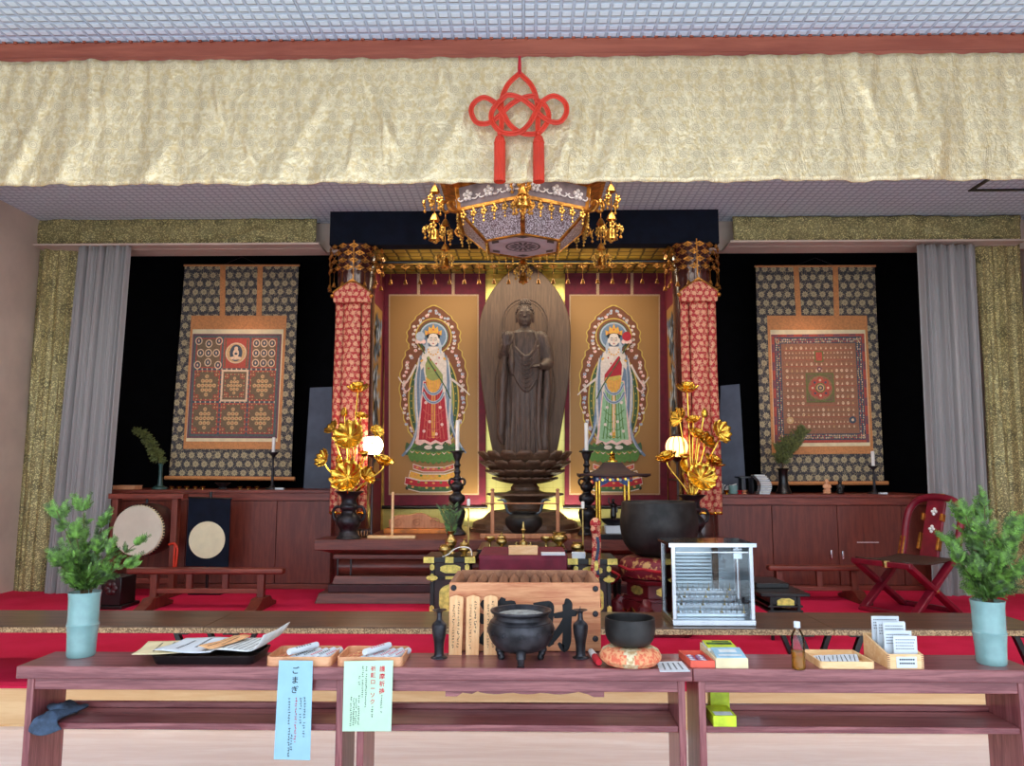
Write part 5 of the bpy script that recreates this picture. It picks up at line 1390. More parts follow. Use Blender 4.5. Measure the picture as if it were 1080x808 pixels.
for sd in (-1, 1):
    xx = (XA0+.012) if sd < 0 else (XA1-.012)
    t = thing('side_scroll', 'dark painted scroll on the '+('left' if sd < 0 else 'right')+' side wall of the alcove', 'hanging scroll', (xx, 8.3, 1.6))
    za, zb_ = Z(500, 8.25), Z(322, 8.25)
    q = 1 if sd < 0 else -1
    m = MB(); m.cb(min(xx, xx+q*.006), max(xx, xx+q*.006), 7.95, 8.6, za-.05, zb_+.35); m.build('mount_cloth', M['burgundy'], t, smooth=False)
    m = MB(); m.cb(min(xx+q*.007, xx+q*.011), max(xx+q*.007, xx+q*.011), 7.99, 8.56, za, zb_); m.build('silk_ground', M['silk_gold'], t, smooth=False)
    m = MB(); r_ = random.Random(4)
    for i in range(120):
        y = 8.27+r_.gauss(0, .10); z = r_.uniform(za+.12, zb_-.15); s = r_.uniform(.02, .06)
        if abs(y-8.27) > .24: continue
        m.cur = i % 4; x = xx+q*(.0115+.00012*i); m.add([(x, y-s, z), (x, y, z-s*1.6), (x, y+s, z), (x, y, z+s*1.6)], [(0, 1, 2, 3)])
    m.build('painting', [plain('slate_pigment', (70, 74, 84), .7), FIGM[9], FIGM[5], FIGM[3]] if sd < 0 else [bpy.data.materials['slate_pigment'], FIGM[9], FIGM[5], FIGM[3]], t, smooth=False, fix=False)
    m = MB(); m.tube([(xx+q*.012, 7.93, za-.06), (xx+q*.012, 8.62, za-.06)], .012, 8); m.build('roller', M['lacquer'], t)

# ------------------------------------------------------------------ the standing statue
YBu = 8.15
KB = YBu/F*1.006
def B(px, py, y=0.0): p = P(px, py, YBu); return Vector((p.x, YBu+y, p.z))
zfoot = B(553, 487).z
ZALT = P(553, 569.5, 7.0).z
st = thing('buddha_statue', 'tall dark wooden standing Buddha statue on a lotus pedestal before a pointed halo', 'statue', (B(553, 487).x, YBu, ZALT+.001))
# mandorla
hp = [(265, 0), (271, 8.5), (280, 19.5), (291, 30), (302, 38), (316, 45), (332, 49.5), (350, 50.5), (372, 50), (395, 48.5), (420, 45), (445, 41), (470, 36.5), (490, 31)]
sp = spline([(w, 0, y) for y, w in hp], 5)
pts = [B(553.5+p.x, p.z) for p in sp]+[B(553.5-p.x, p.z) for p in reversed(sp[1:])]
m = MB(); m.prism([(p.x, p.z) for p in pts], YBu+.34, YBu+.42); hal = m.build('mandorla', M['halo'], st, bevel=.012, smooth=True)
def halo_ring(cx, cy, rx, ry, a0, a1, r=.008, y=.338):
    MB().tube([B(cx+rx*cos(R(a0+(a1-a0)*i/60)), cy-ry*sin(R(a0+(a1-a0)*i/60)), y) for i in range(61)], r, 6).build('halo_ridge', M['statue'], hal)
halo_ring(553.5, 335, 25, 27, -50, 230, .007); halo_ring(553.5, 335, 22, 24, -50, 230, .004)
halo_ring(553.5, 408, 33, 62, -65, 62, .007); halo_ring(553.5, 408, 33, 62, 118, 245, .007)
halo_ring(553.5, 408, 30, 59, -65, 62, .004); halo_ring(553.5, 408, 30, 59, 118, 245, .004)
# body: one continuous surface
m = MB()
secs = [(347, 6, 5.5), (349, 11, 8), (352, 17, 10), (359, 21, 11.5), (368, 21.5, 12.5), (380, 20.5, 13), (395, 20, 13), (410, 20, 12.5), (430, 20.5, 12.5), (450, 21, 12.5), (468, 22, 13), (480, 23.5, 14), (487.5, 24, 14.5)]
def sec_at(py):
    for (a, rx, ry), (b, sx, sy) in zip(secs, secs[1:]):
        if a <= py <= b: f = (py-a)/(b-a); return lerp(rx, sx, f)*KB, lerp(ry, sy, f)*KB
    return secs[-1][1]*KB, secs[-1][2]*KB
n = 48; vs = []; fs = []
cxB = B(553.5, 400).x
for i, (py, rx, ry) in enumerate(secs):
    for k in range(n):
        a = 2*PI*k/n; f = 1 + (.035*sin(a*11) if py > 405 else 0)*smoothstep(405, 440, py)
        vs.append((cxB+rx*KB*cos(a)*f, YBu+ry*KB*sin(a)*f, B(553, py).z))
for i in range(len(secs)-1):
    for k in range(n): fs.append((i*n+k, i*n+(k+1) % n, (i+1)*n+(k+1) % n, (i+1)*n+k))
fs.append(tuple(range(n))); fs.append(tuple((len(secs)-1)*n+k for k in range(n-1, -1, -1)))
m.add(vs, fs)
hc = B(553.5, 333)
m.ball(hc+Vector((0, -.01, 0)), (8.6*KB, 9.5*KB, 11.6*KB), 24, 16)
m.ball(B(553.5, 338.5, -.02), (7.4*KB, 8.4*KB, 7.5*KB), 20, 12)
m.tube([B(553.5, 342), B(553.5, 351)], [5.4*KB, 6.6*KB], 16)
for sx in (-1, 1): m.ball(B(553.5+sx*8.8, 335.5, .01), (1.4*KB, 2.6*KB, 5.6*KB), 10, 10)
fy = -9.6*KB
m.tube([B(553.5, 330.5, fy-.002), B(553.5, 334.5, fy-.012), B(553.5, 336, fy-.016)], [.007, .010, .013], 8)
for sx in (-1, 1):
    m.tube(spline([B(553.5+sx*1.2, 331, fy-.004), B(553.5+sx*3.6, 329.8, fy+.004), B(553.5+sx*6.2, 331.6, fy+.03)], 4), .007, 6)
    m.ball(B(553.5+sx*3.5, 333, fy+.010), (2.0*KB, .012, .008), 10, 6); m.ball(B(553.5+sx*4.2, 337.2, fy+.033), (2.6*KB, .022, 2.6*KB), 10, 8)
m.ball(B(553.5, 339.3, fy-.003), (2.3*KB, .014, .0075), 10, 6); m.ball(B(553.5, 341, fy+.0), (1.8*KB, .012, .007), 10, 6); m.ball(B(553.5, 343.6, fy+.012), (2.6*KB, .02, .014), 10, 6)
# arms and sleeves
m.tube(spline([B(537, 355), B(533.5, 364, -.02), B(531.5, 376, -.05)], 5), [.04, .07, .078, .078, .075, .075, .074, .073, .072, .07, .068], 14); m.ball(B(537.5, 357), (.085, .085, .085), 16, 10)
m.tube(spline([B(531.5, 377, -.05), B(532, 372, -.14), B(533.5, 366.5, -.2)], 5), [.066, .064, .06, .056, .052, .048, .044, .04, .036, .032, .03], 14)
m.tube(spline([B(570, 355), B(574.5, 366, -.01), B(577.5, 382, -.04)], 5), [.04, .07, .08, .08, .08, .08, .078, .076, .074, .072, .072], 14); m.ball(B(569.5, 357), (.085, .085, .085), 16, 10)
m.tube(spline([B(577.5, 383, -.04), B(574, 388, -.15), B(569, 389.5, -.22)], 5), [.07, .068, .064, .06, .055, .05, .045, .04, .036, .033, .03], 14)
def drape(pts, ws, fl):
    m.tube(spline(pts, 6), [lerp(ws[min(int(i/6), len(ws)-1)], ws[min(int(i/6)+1, len(ws)-1)], (i % 6)/6) for i in range(6*(len(pts)-1)+1)], 14, flat=fl)
drape([B(532.5, 374, -.10), B(531, 396, -.09), B(529.5, 430, -.06), B(528.5, 458, -.05), B(530, 469, -.045)], [.02, .054, .05, .05, .02], 1.6)
drape([B(539.5, 366, -.10), B(539.5, 384, -.13), B(540.5, 397, -.12)], [.012, .036, .018], 1.2)
drape([B(576, 384, -.06), B(577, 408, -.06), B(575, 440, -.05), B(574.5, 470, -.04), B(578, 485, -.03)], [.03, .056, .05, .055, .03], 1.5)
drape([B(571, 386, -.13), B(568.5, 412, -.12), B(567.5, 445, -.10), B(569, 470, -.10), B(572, 480, -.1)], [.012, .03, .03, .03, .015], 1.3)
# raised hand
m.ball(B(534, 364, -.21), (.042, .016, .046), 12, 8)
for i, (dx, l) in enumerate(((-3.1, 7.6), (-1.05, 9), (1.05, 8.4), (3, 6.6))): m.tube([B(534+dx*.9, 363, -.213), B(534+dx*1.12, 361-l*.5, -.22), B(534+dx*1.2, 361-l, -.206)], [.009, .0085, .0065], 8)
m.tube([B(537, 367, -.21), B(540.2, 364, -.217), B(541, 360.5, -.215)], [.013, .012, .008], 8)
# lowered open hand
m.ball(B(567, 389.3, -.235), (.042, .05, .02), 12, 8)
for i, dx in enumerate((-3.3, -1.1, 1.1, 3.2)): m.tube([B(566+dx*.9, 389.5, -.25), B(564.6+dx*1.0, 391.2, -.30), B(563.2+dx*1.0, 391.6-abs(dx)*.3, -.345)], [.0125, .0115, .008], 8)
m.tube([B(570.5, 389, -.25), B(569.5, 387.4, -.29)], [.013, .009], 8)
def front(px, py, e=0.0):
    rx, ry = sec_at(py); dx = (px-553.5)*KB; q = max(.05, 1-(dx/rx)**2)
    return B(px, py, -ry*math.sqrt(q)-e)
for i in range(9):
    y0 = 366+i*2.6; dep = 12+i*1.9; hw = 13.5+i*.35
    m.tube([front(553.5+1.5+hw*(-1+2*j/16)*.98, y0+dep*(1-(abs(-1+2*j/16))**1.7), .010) for j in range(17)], [.004]+[.0115]*15+[.004], 6)
for i in range(9):
    x = 553.5+(i-4)*4.3
    m.tube([front(x, 412+abs(i-4)*1.0), front(553.5+(i-4)*4.5, 445, .002), front(553.5+(i-4)*4.9, 484, .004)], [.004, .0105, .013], 6)
# collar edges of the robe
m.tube([front(543, 352, .012), front(541.5, 362, .012), front(543, 373, .012), front(549, 380, .010)], [.010, .013, .014, .01], 8)
m.tube([front(563, 352, .012), front(566, 361, .012), front(563, 372, .012), front(556, 379.5, .010), front(549, 380, .01)], [.010, .013, .014, .013, .01], 8)
for sx in (-1, 1): m.ball(B(553.5+sx*6.5, 487.5, -.14), (.055, .12, .03), 12, 8)
bo = m.build('figure', M['statue'], st, smooth=True, ang=180)
md = bo.modifiers.new('r', 'REMESH'); md.mode = 'VOXEL'; md.voxel_size = .006; md.use_smooth_shade = True
md = bo.modifiers.new('s', 'SMOOTH'); md.factor = .5; md.iterations = 2
# hair: cap of snail curls with the crown bump
m = MB()
m.ball(B(553.5, 330.5, .012), (9.1*KB, 9.6*KB, 10.2*KB), 22, 14); m.ball(B(553.5, 321.5, .01), (6.2*KB, 6.4*KB, 6*KB), 18, 10)
hm = MB()
for j in range(9):
    b = R(-2+11*j)
    nn = max(1, int(26*cos(b)))
    for k in range(nn):
        a = 2*PI*(k+.5*(j % 2))/nn
        p = B(553.5, 330.5, .012)+Vector((9.2*KB*cos(b)*cos(a), 9.7*KB*cos(b)*sin(a), 10.2*KB*sin(b)))
        if p.z > B(553, 328.6).z or p.y > YBu-.02: hm.ball(p, .0125, 8, 6)
for j in range(5):
    b = R(5+18*j); nn = max(1, int(16*cos(b)))
    for k in range(nn):
        a = 2*PI*(k+.5*(j % 2))/nn; hm.ball(B(553.5, 321.5, .01)+Vector((6.3*KB*cos(b)*cos(a), 6.5*KB*cos(b)*sin(a), 6*KB*sin(b))),   .0115, 8, 6)
m2 = MB()
for f in range(len(m.f)): pass
cap = MB()
for src in (m,):
    keep = [f for f in src.f if min(src.v[i].z for i in f) > B(553, 329.2).z or (sum(src.v[i].y for i in f)/len(f) > YBu-.02 and min(src.v[i].z for i in f) > B(553, 340).z)]
    cap.v = src.v; cap.f = keep; cap.m = [0]*len(keep)
cap.v = cap.v+[]
off = len(cap.v); cap.v += hm.v; cap.f += [tuple(i+off for i in f) for f in hm.f]; cap.m += [0]*len(hm.f)
cap.build('hair', M['statue'], st)
# lotus pedestal
cB = Vector((cxB, YBu, 0))
up = Vector((0, 0, 1))
zt4 = B(553, 489).z
m = MB(); m.lathe([(0, zt4-.01), (.36, zt4-.01), (.40, zt4+.0), (.38, zt4+.012), (0, zt4+.012)], 48, cB.xy, cap=False); m.build('lotus_core', M['pedwood'], st)
rows = [(487.5, .30, .36, .20, 16, 78, 28, 0), (493, .26, .36, .21, 16, 80, 46, .5), (498.5, .20, .34, .20, 16, 82, 58, 0), (503.5, .14, .32, .17, 14, 84, 66, .5)]
for (py, r0, L, w, nn, a0, a1, ph) in rows:
    z = B(553, py+6).z
    for k in range(nn):
        a = 2*PI*(k+ph)/nn
        if sin(a) > .75: continue
        out = Vector((cos(a), sin(a), 0))
        m = MB(); petal(m, cB+Vector((0, 0, z))+out*(r0-.10), up, out, L, w*.62, R(a0+8), R(a1), .22)
        m.build('lotus_petal', M['pedwood'], st, solid=.016)
prof = [(515, 0), (512, 13), (514, 14.5), (517, 14.5), (519.2, 20), (520, 38.5), (522, 39.5), (524.5, 30), (527, 21), (529, 18.5), (536, 18.5), (537.5, 24), (538.5, 35), (541, 36), (543, 30)]
m = MB(); m.lathe([(.10, B(553, 507).z)]+[(w*KB, B(553, y).z) for y, w in prof[1:]], 48, cB.xy, cap=True, wob=lambda a, z: 1+.02*cos(8*a)); m.build('pedestal_stem', M['pedwood'], st, ang=30)
z0_ = ZALT+.002
zz = [B(553, 541).z, B(553, 547).z, B(553, 553).z, z0_]
m = MB()
m.lathe([(.60, z0_), (.60, z0_+.03), (.56, z0_+.035), (.55, zz[2]+.02), (.50, zz[2]+.05), (.46, zz[1]), (.38, zz[0]+.01), (.30, zz[0]+.02)], 16, cB.xy, cap=True)
m.build('pedestal_base', M['pedwood'], st, ang=20)
# ------------------------------------------------------------------ central altar
t = thing('central_altar', 'long dark red-brown altar table with stepped mouldings in front of the alcove', 'altar', (0, 7.2, ZP))
ax0, ax1 = X(331, 7.0, 572), X(775, 7.0, 572)
def stack(name, i0, y0, z0, i1, y1, z1, mat='altarwood', bevel=.005):
    m = MB(); m.frus(ax0+i0, ax1-i0, y0, 7.38, z0, ax0+i1, ax1-i1, y1, 7.38, z1); return m.build(name, M[mat], t, bevel=bevel, smooth=False)
zA = [P(553, y, 7.02).z for y in (570, 580.5, 590, 591.5, 609.5, 618, 626.5)]
stack('table_top', 0, 7.0, zA[1], 0, 7.0, ZALT)
stack('upper_cove', .17, 7.15, zA[2]+.03, .02, 7.03, zA[1])
stack('upper_moulding', .15, 7.12, zA[3], .15, 7.12, zA[2]+.03)
m = MB(); n = 10; pr = []
for i in range(n+1): a = PI*i/n; pr.append((7.19-.05*sin(a), lerp(zA[4], zA[3], i/n)))
m.prism([(y, z) for y, z in pr]+[(7.38, zA[3]), (7.38, zA[4])], ax0+.18, ax1-.18, 'x'); m.build('rounded_frieze', M['altarwood'], t)
for x in (ax0+.19, X(369, 7.1, 600)): MB().cb(x-.006, x+.006, 7.135, 7.15, zA[4], zA[3]).build('frieze_strip', M['lacquer'], t)
stack('lower_moulding', .15, 7.10, zA[5], .17, 7.12, zA[4])
stack('lower_step', .12, 7.07, zA[6], .12, 7.07, zA[5], 'dark_lacquer')
stack('plinth', .02, 7.0, ZP+.001, .05, 7.03, zA[6])
t = thing('statue_dais', 'plain dark red-brown dais inside the alcove carrying the statue', 'dais', (0, 8.1, ZP))
m = MB().cb(XA0+.14, XA1-.14, 7.385, 8.78, ZALT-.05, ZALT); m.build('rear_top', M['altarwood'], t, smooth=False)
m = MB().cb(XA0+.16, XA1-.16, 7.385, 8.78, ZP+.001, ZALT-.05); m.build('rear_body', M['altarwood'], t, smooth=False)

# ------------------------------------------------------------------ tall black candlesticks
def lathe_px(cx, Y, cols, ztop_py, zbase, n=28):
    """profile given as (pixel row, half width in pixels)"""
    c = P(cx, 520, Y); k = Y/F*1.004
    return [(w*k, Z(py, Y)) for py, w in cols], c
def tall_candlestick(px, Y, lab):
    x = X(px, Y, 520); k = Y/F*1.003
    zb_ = ZALT+.001; zt4 = Z(475.5, Y)
    def zz(py): return zb_+(zt4-zb_)*(565-py)/(565-475.5)
    t = thing('tall_candlestick', lab, 'candlestick', (x, Y, zb_), 'tall black bronze candlesticks by the statue')
    pr = [(565, 0), (565, 9.4), (562, 9.2), (560, 7), (557, 5.2), (553, 6.2), (546, 8.6), (541, 9.2), (538, 7.6), (535, 4.4), (533.5, 4), (531, 6.5), (528, 8.4), (524, 8), (521, 4.6), (519, 4.4), (517, 6), (513, 7), (510, 5), (508, 3.4), (505, 4.4), (503, 3), (501, 2.6), (498, 3.6), (496, 2.6), (493, 2.6), (491, 3.8), (489, 2.7), (486, 2.6), (484, 3.4), (482, 4.2), (478, 5.4), (477, 7.4), (475.5, 7.6), (475.5, 6.6), (477, 5), (478, 0)]
    m = MB(); m.lathe([(w*k, zz(py)) for py, w in pr], 28, (x, Y), cap=False, sm=3); m.build('candlestick_body', M['iron'], t, ang=50)
    for sx in (-1, 1):
        m = MB(); m.tube([(x+sx*(5.4+2.9*cos(R(-150+sx*0+a)) if sx > 0 else 5.4+2.9*cos(R(-150+a)))*k, Y, zz(509+3.6*sin(R(-150+a)))) for a in range(0, 301, 25)], .011, 8); m.build('handle', M['iron'], t)
    return x, zt4
def candle(x, Y, z0, z1, r, lab, grp=None):
    t = thing('candle', lab, 'candle', (x, Y, z0), grp)
    m = MB(); m.lathe([(r*.95, z0), (r*1.02, z0+(z1-z0)*.5), (r, z1-.006), (r*.5, z1)], 14, (x, Y)); m.build('wax_stick', M['wax'], t)
    m = MB(); m.cyl((x, Y), .0025, z1, z1+.018, 6); m.build('wick', M['ink'], t)
x, z = tall_candlestick(482, 7.55, 'tall black bronze candlestick left of the statue')
candle(x, 7.55, z-.018, Z(443, 7.55), .019, 'white candle on the tall black candlestick left of the statue', 'candles on the tall candlesticks')
x, z = tall_candlestick(619, 7.55, 'tall black bronze candlestick right of the statue')
candle(x, 7.55, z-.018, Z(446, 7.55), .019, 'white candle on the tall black candlestick right of the statue', 'candles on the tall candlesticks')

# ------------------------------------------------------------------ gilt lotus arrangements in black vases
def lotus_leaf(m, c, nrm, r, pleats=12, cup=.35, wav=.08, n=48):
    nrm = Vector(nrm).normalized(); ux = nrm.orthogonal().normalized(); uy = nrm.cross(ux)
    vs = [Vector(c)]; rings = 5
    for i in range(1, rings+1):
        f = i/rings
        for k in range(n):
            a = 2*PI*k/n; rr = r*f*(1+.05*cos(a*pleats)*f)
            vs.append(Vector(c)+ux*rr*cos(a)+uy*rr*sin(a)+nrm*(cup*r*f*f+wav*r*f*cos(a*pleats)+.10*r*f*f*cos(2*a)))
    fs = [(0, 1+k, 1+(k+1) % n) for k in range(n)]
    for i in range(rings-1):
        for k in range(n): a = 1+i*n; fs.append((a+k, a+(k+1) % n, a+n+(k+1) % n, a+n+k))
    m.add(vs, fs)
def blossom(m, c, ax, r, n=8, layers=2):
    ax = Vector(ax).normalized(); ux = ax.orthogonal().normalized(); uy = ax.cross(ux)
    for l in range(layers):
        for k in range(n):
            a = 2*PI*(k+.5*l)/n; out = ux*cos(a)+uy*sin(a)
            petal(m, Vector(c)-ax*r*.35, ax, out, r*(1.45-.2*l), r*.42, R(75-28*l), R(30-26*l), .35, 6, 4)
def gilt_lotus(px, Y, sd, specs, mouth):
    x = X(px, Y, 540); k = Y/F*1.003
    zb_ = ZALT+.001; zt4 = Z(mouth, Y)
    t = thing('bronze_flower_vase', 'black bronze flower vase with ring handles holding the '+sd+' gilt lotus', 'vase', (x, Y, zb_), 'black bronze vases of gilt lotus')
    def zz(py): return zb_+(zt4-zb_)*(567-py)/(567-518)
    pr = [(567, 0), (567, 12), (565, 12), (563.5, 10.6), (561, 9.4), (559, 8.6), (556, 9.6), (552, 12.2), (548, 12.8), (544, 11.2), (541, 8.2), (538, 7.4), (536, 9.4), (533, 10), (531, 8.4), (527, 7.6), (523, 9), (520, 12.4), (518, 15), (518, 13.6), (521, 9), (526, 5.6), (530, 0)]
    m = MB(); m.lathe([(w*k, zz(py)) for py, w in pr], 32, (x, Y), cap=False, sm=3); m.build('vase_body', M['iron'], t, ang=50)
    for s in (-1, 1):
        m = MB(); m.tube(spline([(x+s*9*k, Y, zz(534)), (x+s*14*k, Y, zz(534.5)), (x+s*16.5*k, Y, zz(540)), (x+s*15.5*k, Y, zz(546)), (x+s*12*k, Y, zz(549))], 5), .014, 8); m.build('handle', M['iron'], t)
    t = thing('gilt_lotus', 'gilt metal lotus flowers and leaves in the '+sd+' bronze vase', 'flower arrangement', (x, Y, zb_+.25), 'gilt lotus arrangements')
    base = Vector((x, Y, zz(530)))
    for i, (kind, fx, fy, r, dy, tilt) in enumerate(specs):
        dy = min(dy, 0)*.8; p = P(fx, fy, Y+dy); r = r*k
        dx = (p.x-x)
        m = MB(); m.tube(spline([base+Vector((dx*.05, 0, .012*(i % 3))), base+Vector((dx*.25, dy*.3, (p.z-base.z)*.35)), p+Vector((-dx*.08, 0, -r*.9)), p+Vector((0, 0, -r*.25))], 6), .0075, 6); m.build('stem', M['gold'], t)
        ax = Vector((tilt, -.35, 1))
        m = MB()
        if kind == 'b': blossom(m, p, ax, r, 8); nm = 'blossom'
        elif kind == 'u':
            m.at(p, ry=tilt*.4); m.lathe([(0, -r), (r*.5, -r*.8), (r*.72, -r*.2), (r*.62, r*.35), (r*.3, r*.9), (0, r*1.25)], 14, cap=False, wob=lambda a, z: 1+.07*cos(5*a)); nm = 'bud'
        elif kind == 'l': lotus_leaf(m, p, (tilt, -.9, .75), r, 9, .38, .06); nm = 'leaf'
        elif kind == 'f': lotus_leaf(m, p, (tilt, -1.2, .45), r, 11, .45, .09); nm = 'leaf'
        elif kind == 'p': m.at(p, rx=R(20)); m.lathe([(.1*r, -r*.9), (r*.5, -r*.5), (r, r*.1), (r*.95, r*.25), (r*.5, r*.4), (0, r*.45)], 18, cap=False); nm = 'seed_pod'
        m.build(nm, M['gold'], t, solid=0 if kind in 'up' else .004, fix=False)
gilt_lotus(368, 7.1, 'left', [('b', 377.6, 411, 10.5, .05, 0), ('u', 363, 435, 5, .02, -.1), ('b', 380.7, 440, 6.5, -.02, .3), ('l', 351, 452, 8.5, .05, -.7), ('f', 369, 461, 16, -.08, -.1), ('l', 397, 456, 7.5, .03, .7), ('f', 342.5, 484, 10, .02, -.9), ('u', 357.5, 485, 5, -.03, -.2), ('f', 367, 504, 17, -.16, -.2), ('b', 404.5, 488, 9.5, -.05, .35), ('p', 383.5, 477.5, 5.5, -.04, .1), ('l', 386, 503, 10, -.10, 1.2)], 518.5)
gilt_lotus(730, 7.1, 'right', [('b', 724.7, 411, 10.5, .05, 0), ('u', 743, 436, 5, .02, .1), ('b', 731, 444, 7, -.02, -.2), ('l', 717, 442, 11, .03, -1.6), ('f', 758, 457, 12.5, -.02, .8), ('b', 735, 459, 9, -.06, .4), ('l', 743, 466, 11, .0, .6), ('b', 703.5, 484, 10, -.05, -.4), ('p', 722, 481, 5.5, -.05, 0), ('b', 752, 488, 10.5, -.02, .6), ('f', 739, 505, 15, -.16, .1), ('l', 720, 495, 9, -.05, 1.4)], 522)

# ------------------------------------------------------------------ round lanterns
def _lantern():
    g = G('glowing_lantern_paper', .6); g.col((255, 214, 170)); g.emit((255, 176, 104), 2.0); return g.mat
lanm = _lantern()
for px, py, r, sd, pw in ((393.5, 470, 10.5, 'left', 18), (714, 471.5, 12, 'right', 8)):
    Y = 7.25
    p = P(px, py, Y); k = Y/F; rr = r*k
    lm = lanm if sd == 'right' else lanm.copy()
    if sd == 'left': lm.node_tree.nodes['Principled BSDF'].inputs['Emission Strength'].default_value = 16; lm.node_tree.nodes['Principled BSDF'].inputs['Emission Color'].default_value = lin((255, 226, 196))
    t = thing('round_lantern', 'glowing round paper lantern on a stand behind the '+sd+' gilt lotus', 'lantern', (p.x, Y, ZALT+.001), 'round paper lanterns')
    m = MB(); m.ball(p, (rr, rr, rr*1.02), 24, 16); m.build('lamp_shade', lm, t)
    for q in range(6):
        a = PI*q/6
        MB().tube([(p.x+rr*1.01*cos(b)*cos(a), Y+rr*1.01*cos(b)*sin(a), p.z+rr*1.03*sin(b)) for b in [2*PI*i/28 for i in range(28)]], .0035, 5, True).build('rib', M['dark_lacquer'], t)
    m = MB(); m.lathe([(rr*.5, p.z+rr*.86), (rr*.5, p.z+rr*1.02), (rr*.3, p.z+rr*1.1), (0, p.z+rr*1.14)], 18, (p.x, Y)); m.build('top_cap', M['dark_lacquer'], t)
    m = MB(); m.lathe([(0, ZALT+.002), (.05, ZALT+.002), (.048, ZALT+.015), (.02, ZALT+.03), (.012, ZALT+.06), (.012, p.z-rr*1.3), (rr*.45, p.z-rr*1.12), (rr*.6, p.z-rr*.86), (rr*.4, p.z-rr*.82)], 20, (p.x, Y)); m.build('stand', M['dark_lacquer'], t)
    lamp('lantern_light', 'POINT', p, pw, (1, .72, .45), rr*.8).visible_camera = True
# ------------------------------------------------------------------ things on the central altar
def on_altar(px, Y): return Vector((X(px, Y, 560), Y, ZALT+.001))
# incense pot with two curved handles
c = on_altar(552.5, 7.28); k = 7.28/F
t = thing('incense_pot', 'black incense pot with two blue-grey curved handles before the statue', 'incense burner', c)
h = Z(540, 7.28)-c.z
m = MB().at(c); m.lathe([(0, 0), (9*k, 0), (8.5*k, .015), (12*k, .04), (18*k, h*.42), (19.5*k, h*.62), (18.5*k, h*.78), (14*k, h*.9), (12.5*k, h*.94), (13.5*k, h), (12*k, h), (11*k, h*.92), (0, h*.85)], 36, cap=False, sm=4); m.build('bowl', M['bowl_iron'], t, ang=50)
hm_ = plain('blue_grey_patina', (96, 112, 124), .5, .4)
for s in (-1, 1):
    q = lambda px, py: Vector((c.x+s*px*k, c.y, c.z+(565-py)*k*.99))
    m = MB(); m.tube(spline([q(12, 541), q(16.5, 539), q(19, 532), q(19.5, 528.5), q(22, 526.5), q(28, 527)], 5), [.018, .019, .02, .02, .02, .021, .022, .023, .024, .024, .025, .026, .027, .028, .029, .03, .03, .03, .028, .026, .024, .022, .018, .014, .010, .006], 10, flat=.55); m.build('handle', hm_, t)
# plain wooden rack
Y = 7.14
c = on_altar(554, Y); k = Y/F
t = thing('wooden_rack', 'plain pale wooden rack of two posts and a crossbar in front of the incense pot', 'wooden stand', c)
z0 = c.z
MB().cb(X(507, Y), X(601, Y), Y-.03, Y+.03, z0, Z(563, Y)).build('base_board', M['plainwood'], t, bevel=.004)
for px in (519.5, 588):
    x = X(px, Y); m = MB(); m.box((x, Y, (Z(563, Y)+Z(519, Y))/2), (.034, .03, Z(519, Y)-Z(563, Y))); m.build('post', M['plainwood'], t, bevel=.004)
    m = MB(); m.at((x, Y, Z(519, Y))); m.lathe([(.015, 0), (.013, .01), (.019, .016), (.014, .03), (0, .034)], 12); m.build('post_finial', M['plainwood'], t)
MB().tube([(X(508, Y), Y-.022, Z(531, Y)), (X(589, Y), Y-.022, Z(531, Y))], .006, 8).build('crossbar', M['plainwood'], t)
# small pole stand at left
Y = 7.12
t = thing('pole_stand', 'thin plain wooden pole on a flat base near the left bronze vase', 'wooden stand', on_altar(414.5, Y))
MB().cb(X(389.5, Y), X(439, Y), Y-.03, Y+.03, ZALT+.001, ZALT+.028).build('base_board', M['hinoki'], t, bevel=.004)
MB().cb(X(413.6, Y), X(416, Y), Y-.01, Y+.01, ZALT+.028, Z(519, Y)).build('post', M['hinoki'], t, bevel=.002)
# carved board on its orange sill
Y = 7.75
t = thing('wood_carving', 'carved pale wooden panel lying on an orange sill left of the statue', 'carving', on_altar(443, Y))
zb_ = ZALT+.001
x0, x1 = X(409, Y), X(473, Y)
MB().cb(x0-.02, x1+.06, Y-.06, Y+.06, zb_, zb_+.045).build('sill', plain('orange_lacquer', (214, 124, 44), .4), t, bevel=.004)
pts = [(x0+.03, zb_+.045)]
for i in range(21):
    u = i/20; pts.append((lerp(x0+.02, x1+.05, u), zb_+.045+.05+.10*sin(PI*min(1, u*1.15+.06))**.7+.012*sin(u*15)))
pts.append((x1+.05, zb_+.045))
m = MB(); m.prism(pts, Y-.03, Y+.03); pn = m.build('carved_board', M['plainwood'], t, bevel=.01)
for cx in (.2, .5, .78):
    m = MB(); x = lerp(x0, x1, cx)
    m.tube([(x+(.055-.006*i/3)*cos(.42*i), Y-.032, zb_+.11+(.045-.005*i/3)*sin(.42*i)) for i in range(22)], .007, 6); m.build('carved_scroll', M['plainwood'], pn)
# small red and white box
Y = 7.33
t = thing('striped_bowl', 'small maroon fluted bowl with pale stripes beside the left bronze vase', 'bowl', on_altar(383.5, Y))
m = MB().at(on_altar(383.5, Y)); m.lathe([(0, 0), (.04, 0), (.066, .03), (.068, .06), (.062, .07), (.056, .06), (0, .05)], 30, cap=False, wob=lambda a, z: 1+.05*cos(15*a)); m.build('bowl', M['dark_lacquer'], t)
for i in range(15):
    a = 2*PI*i/15; cc = on_altar(383.5, Y)
    m = MB().at(cc, rz=a); m.tube([(.046, 0, .006), (.069, 0, .03), (.071, 0, .058)], .005, 6); m.build('stripe', M['sotoba'], t)
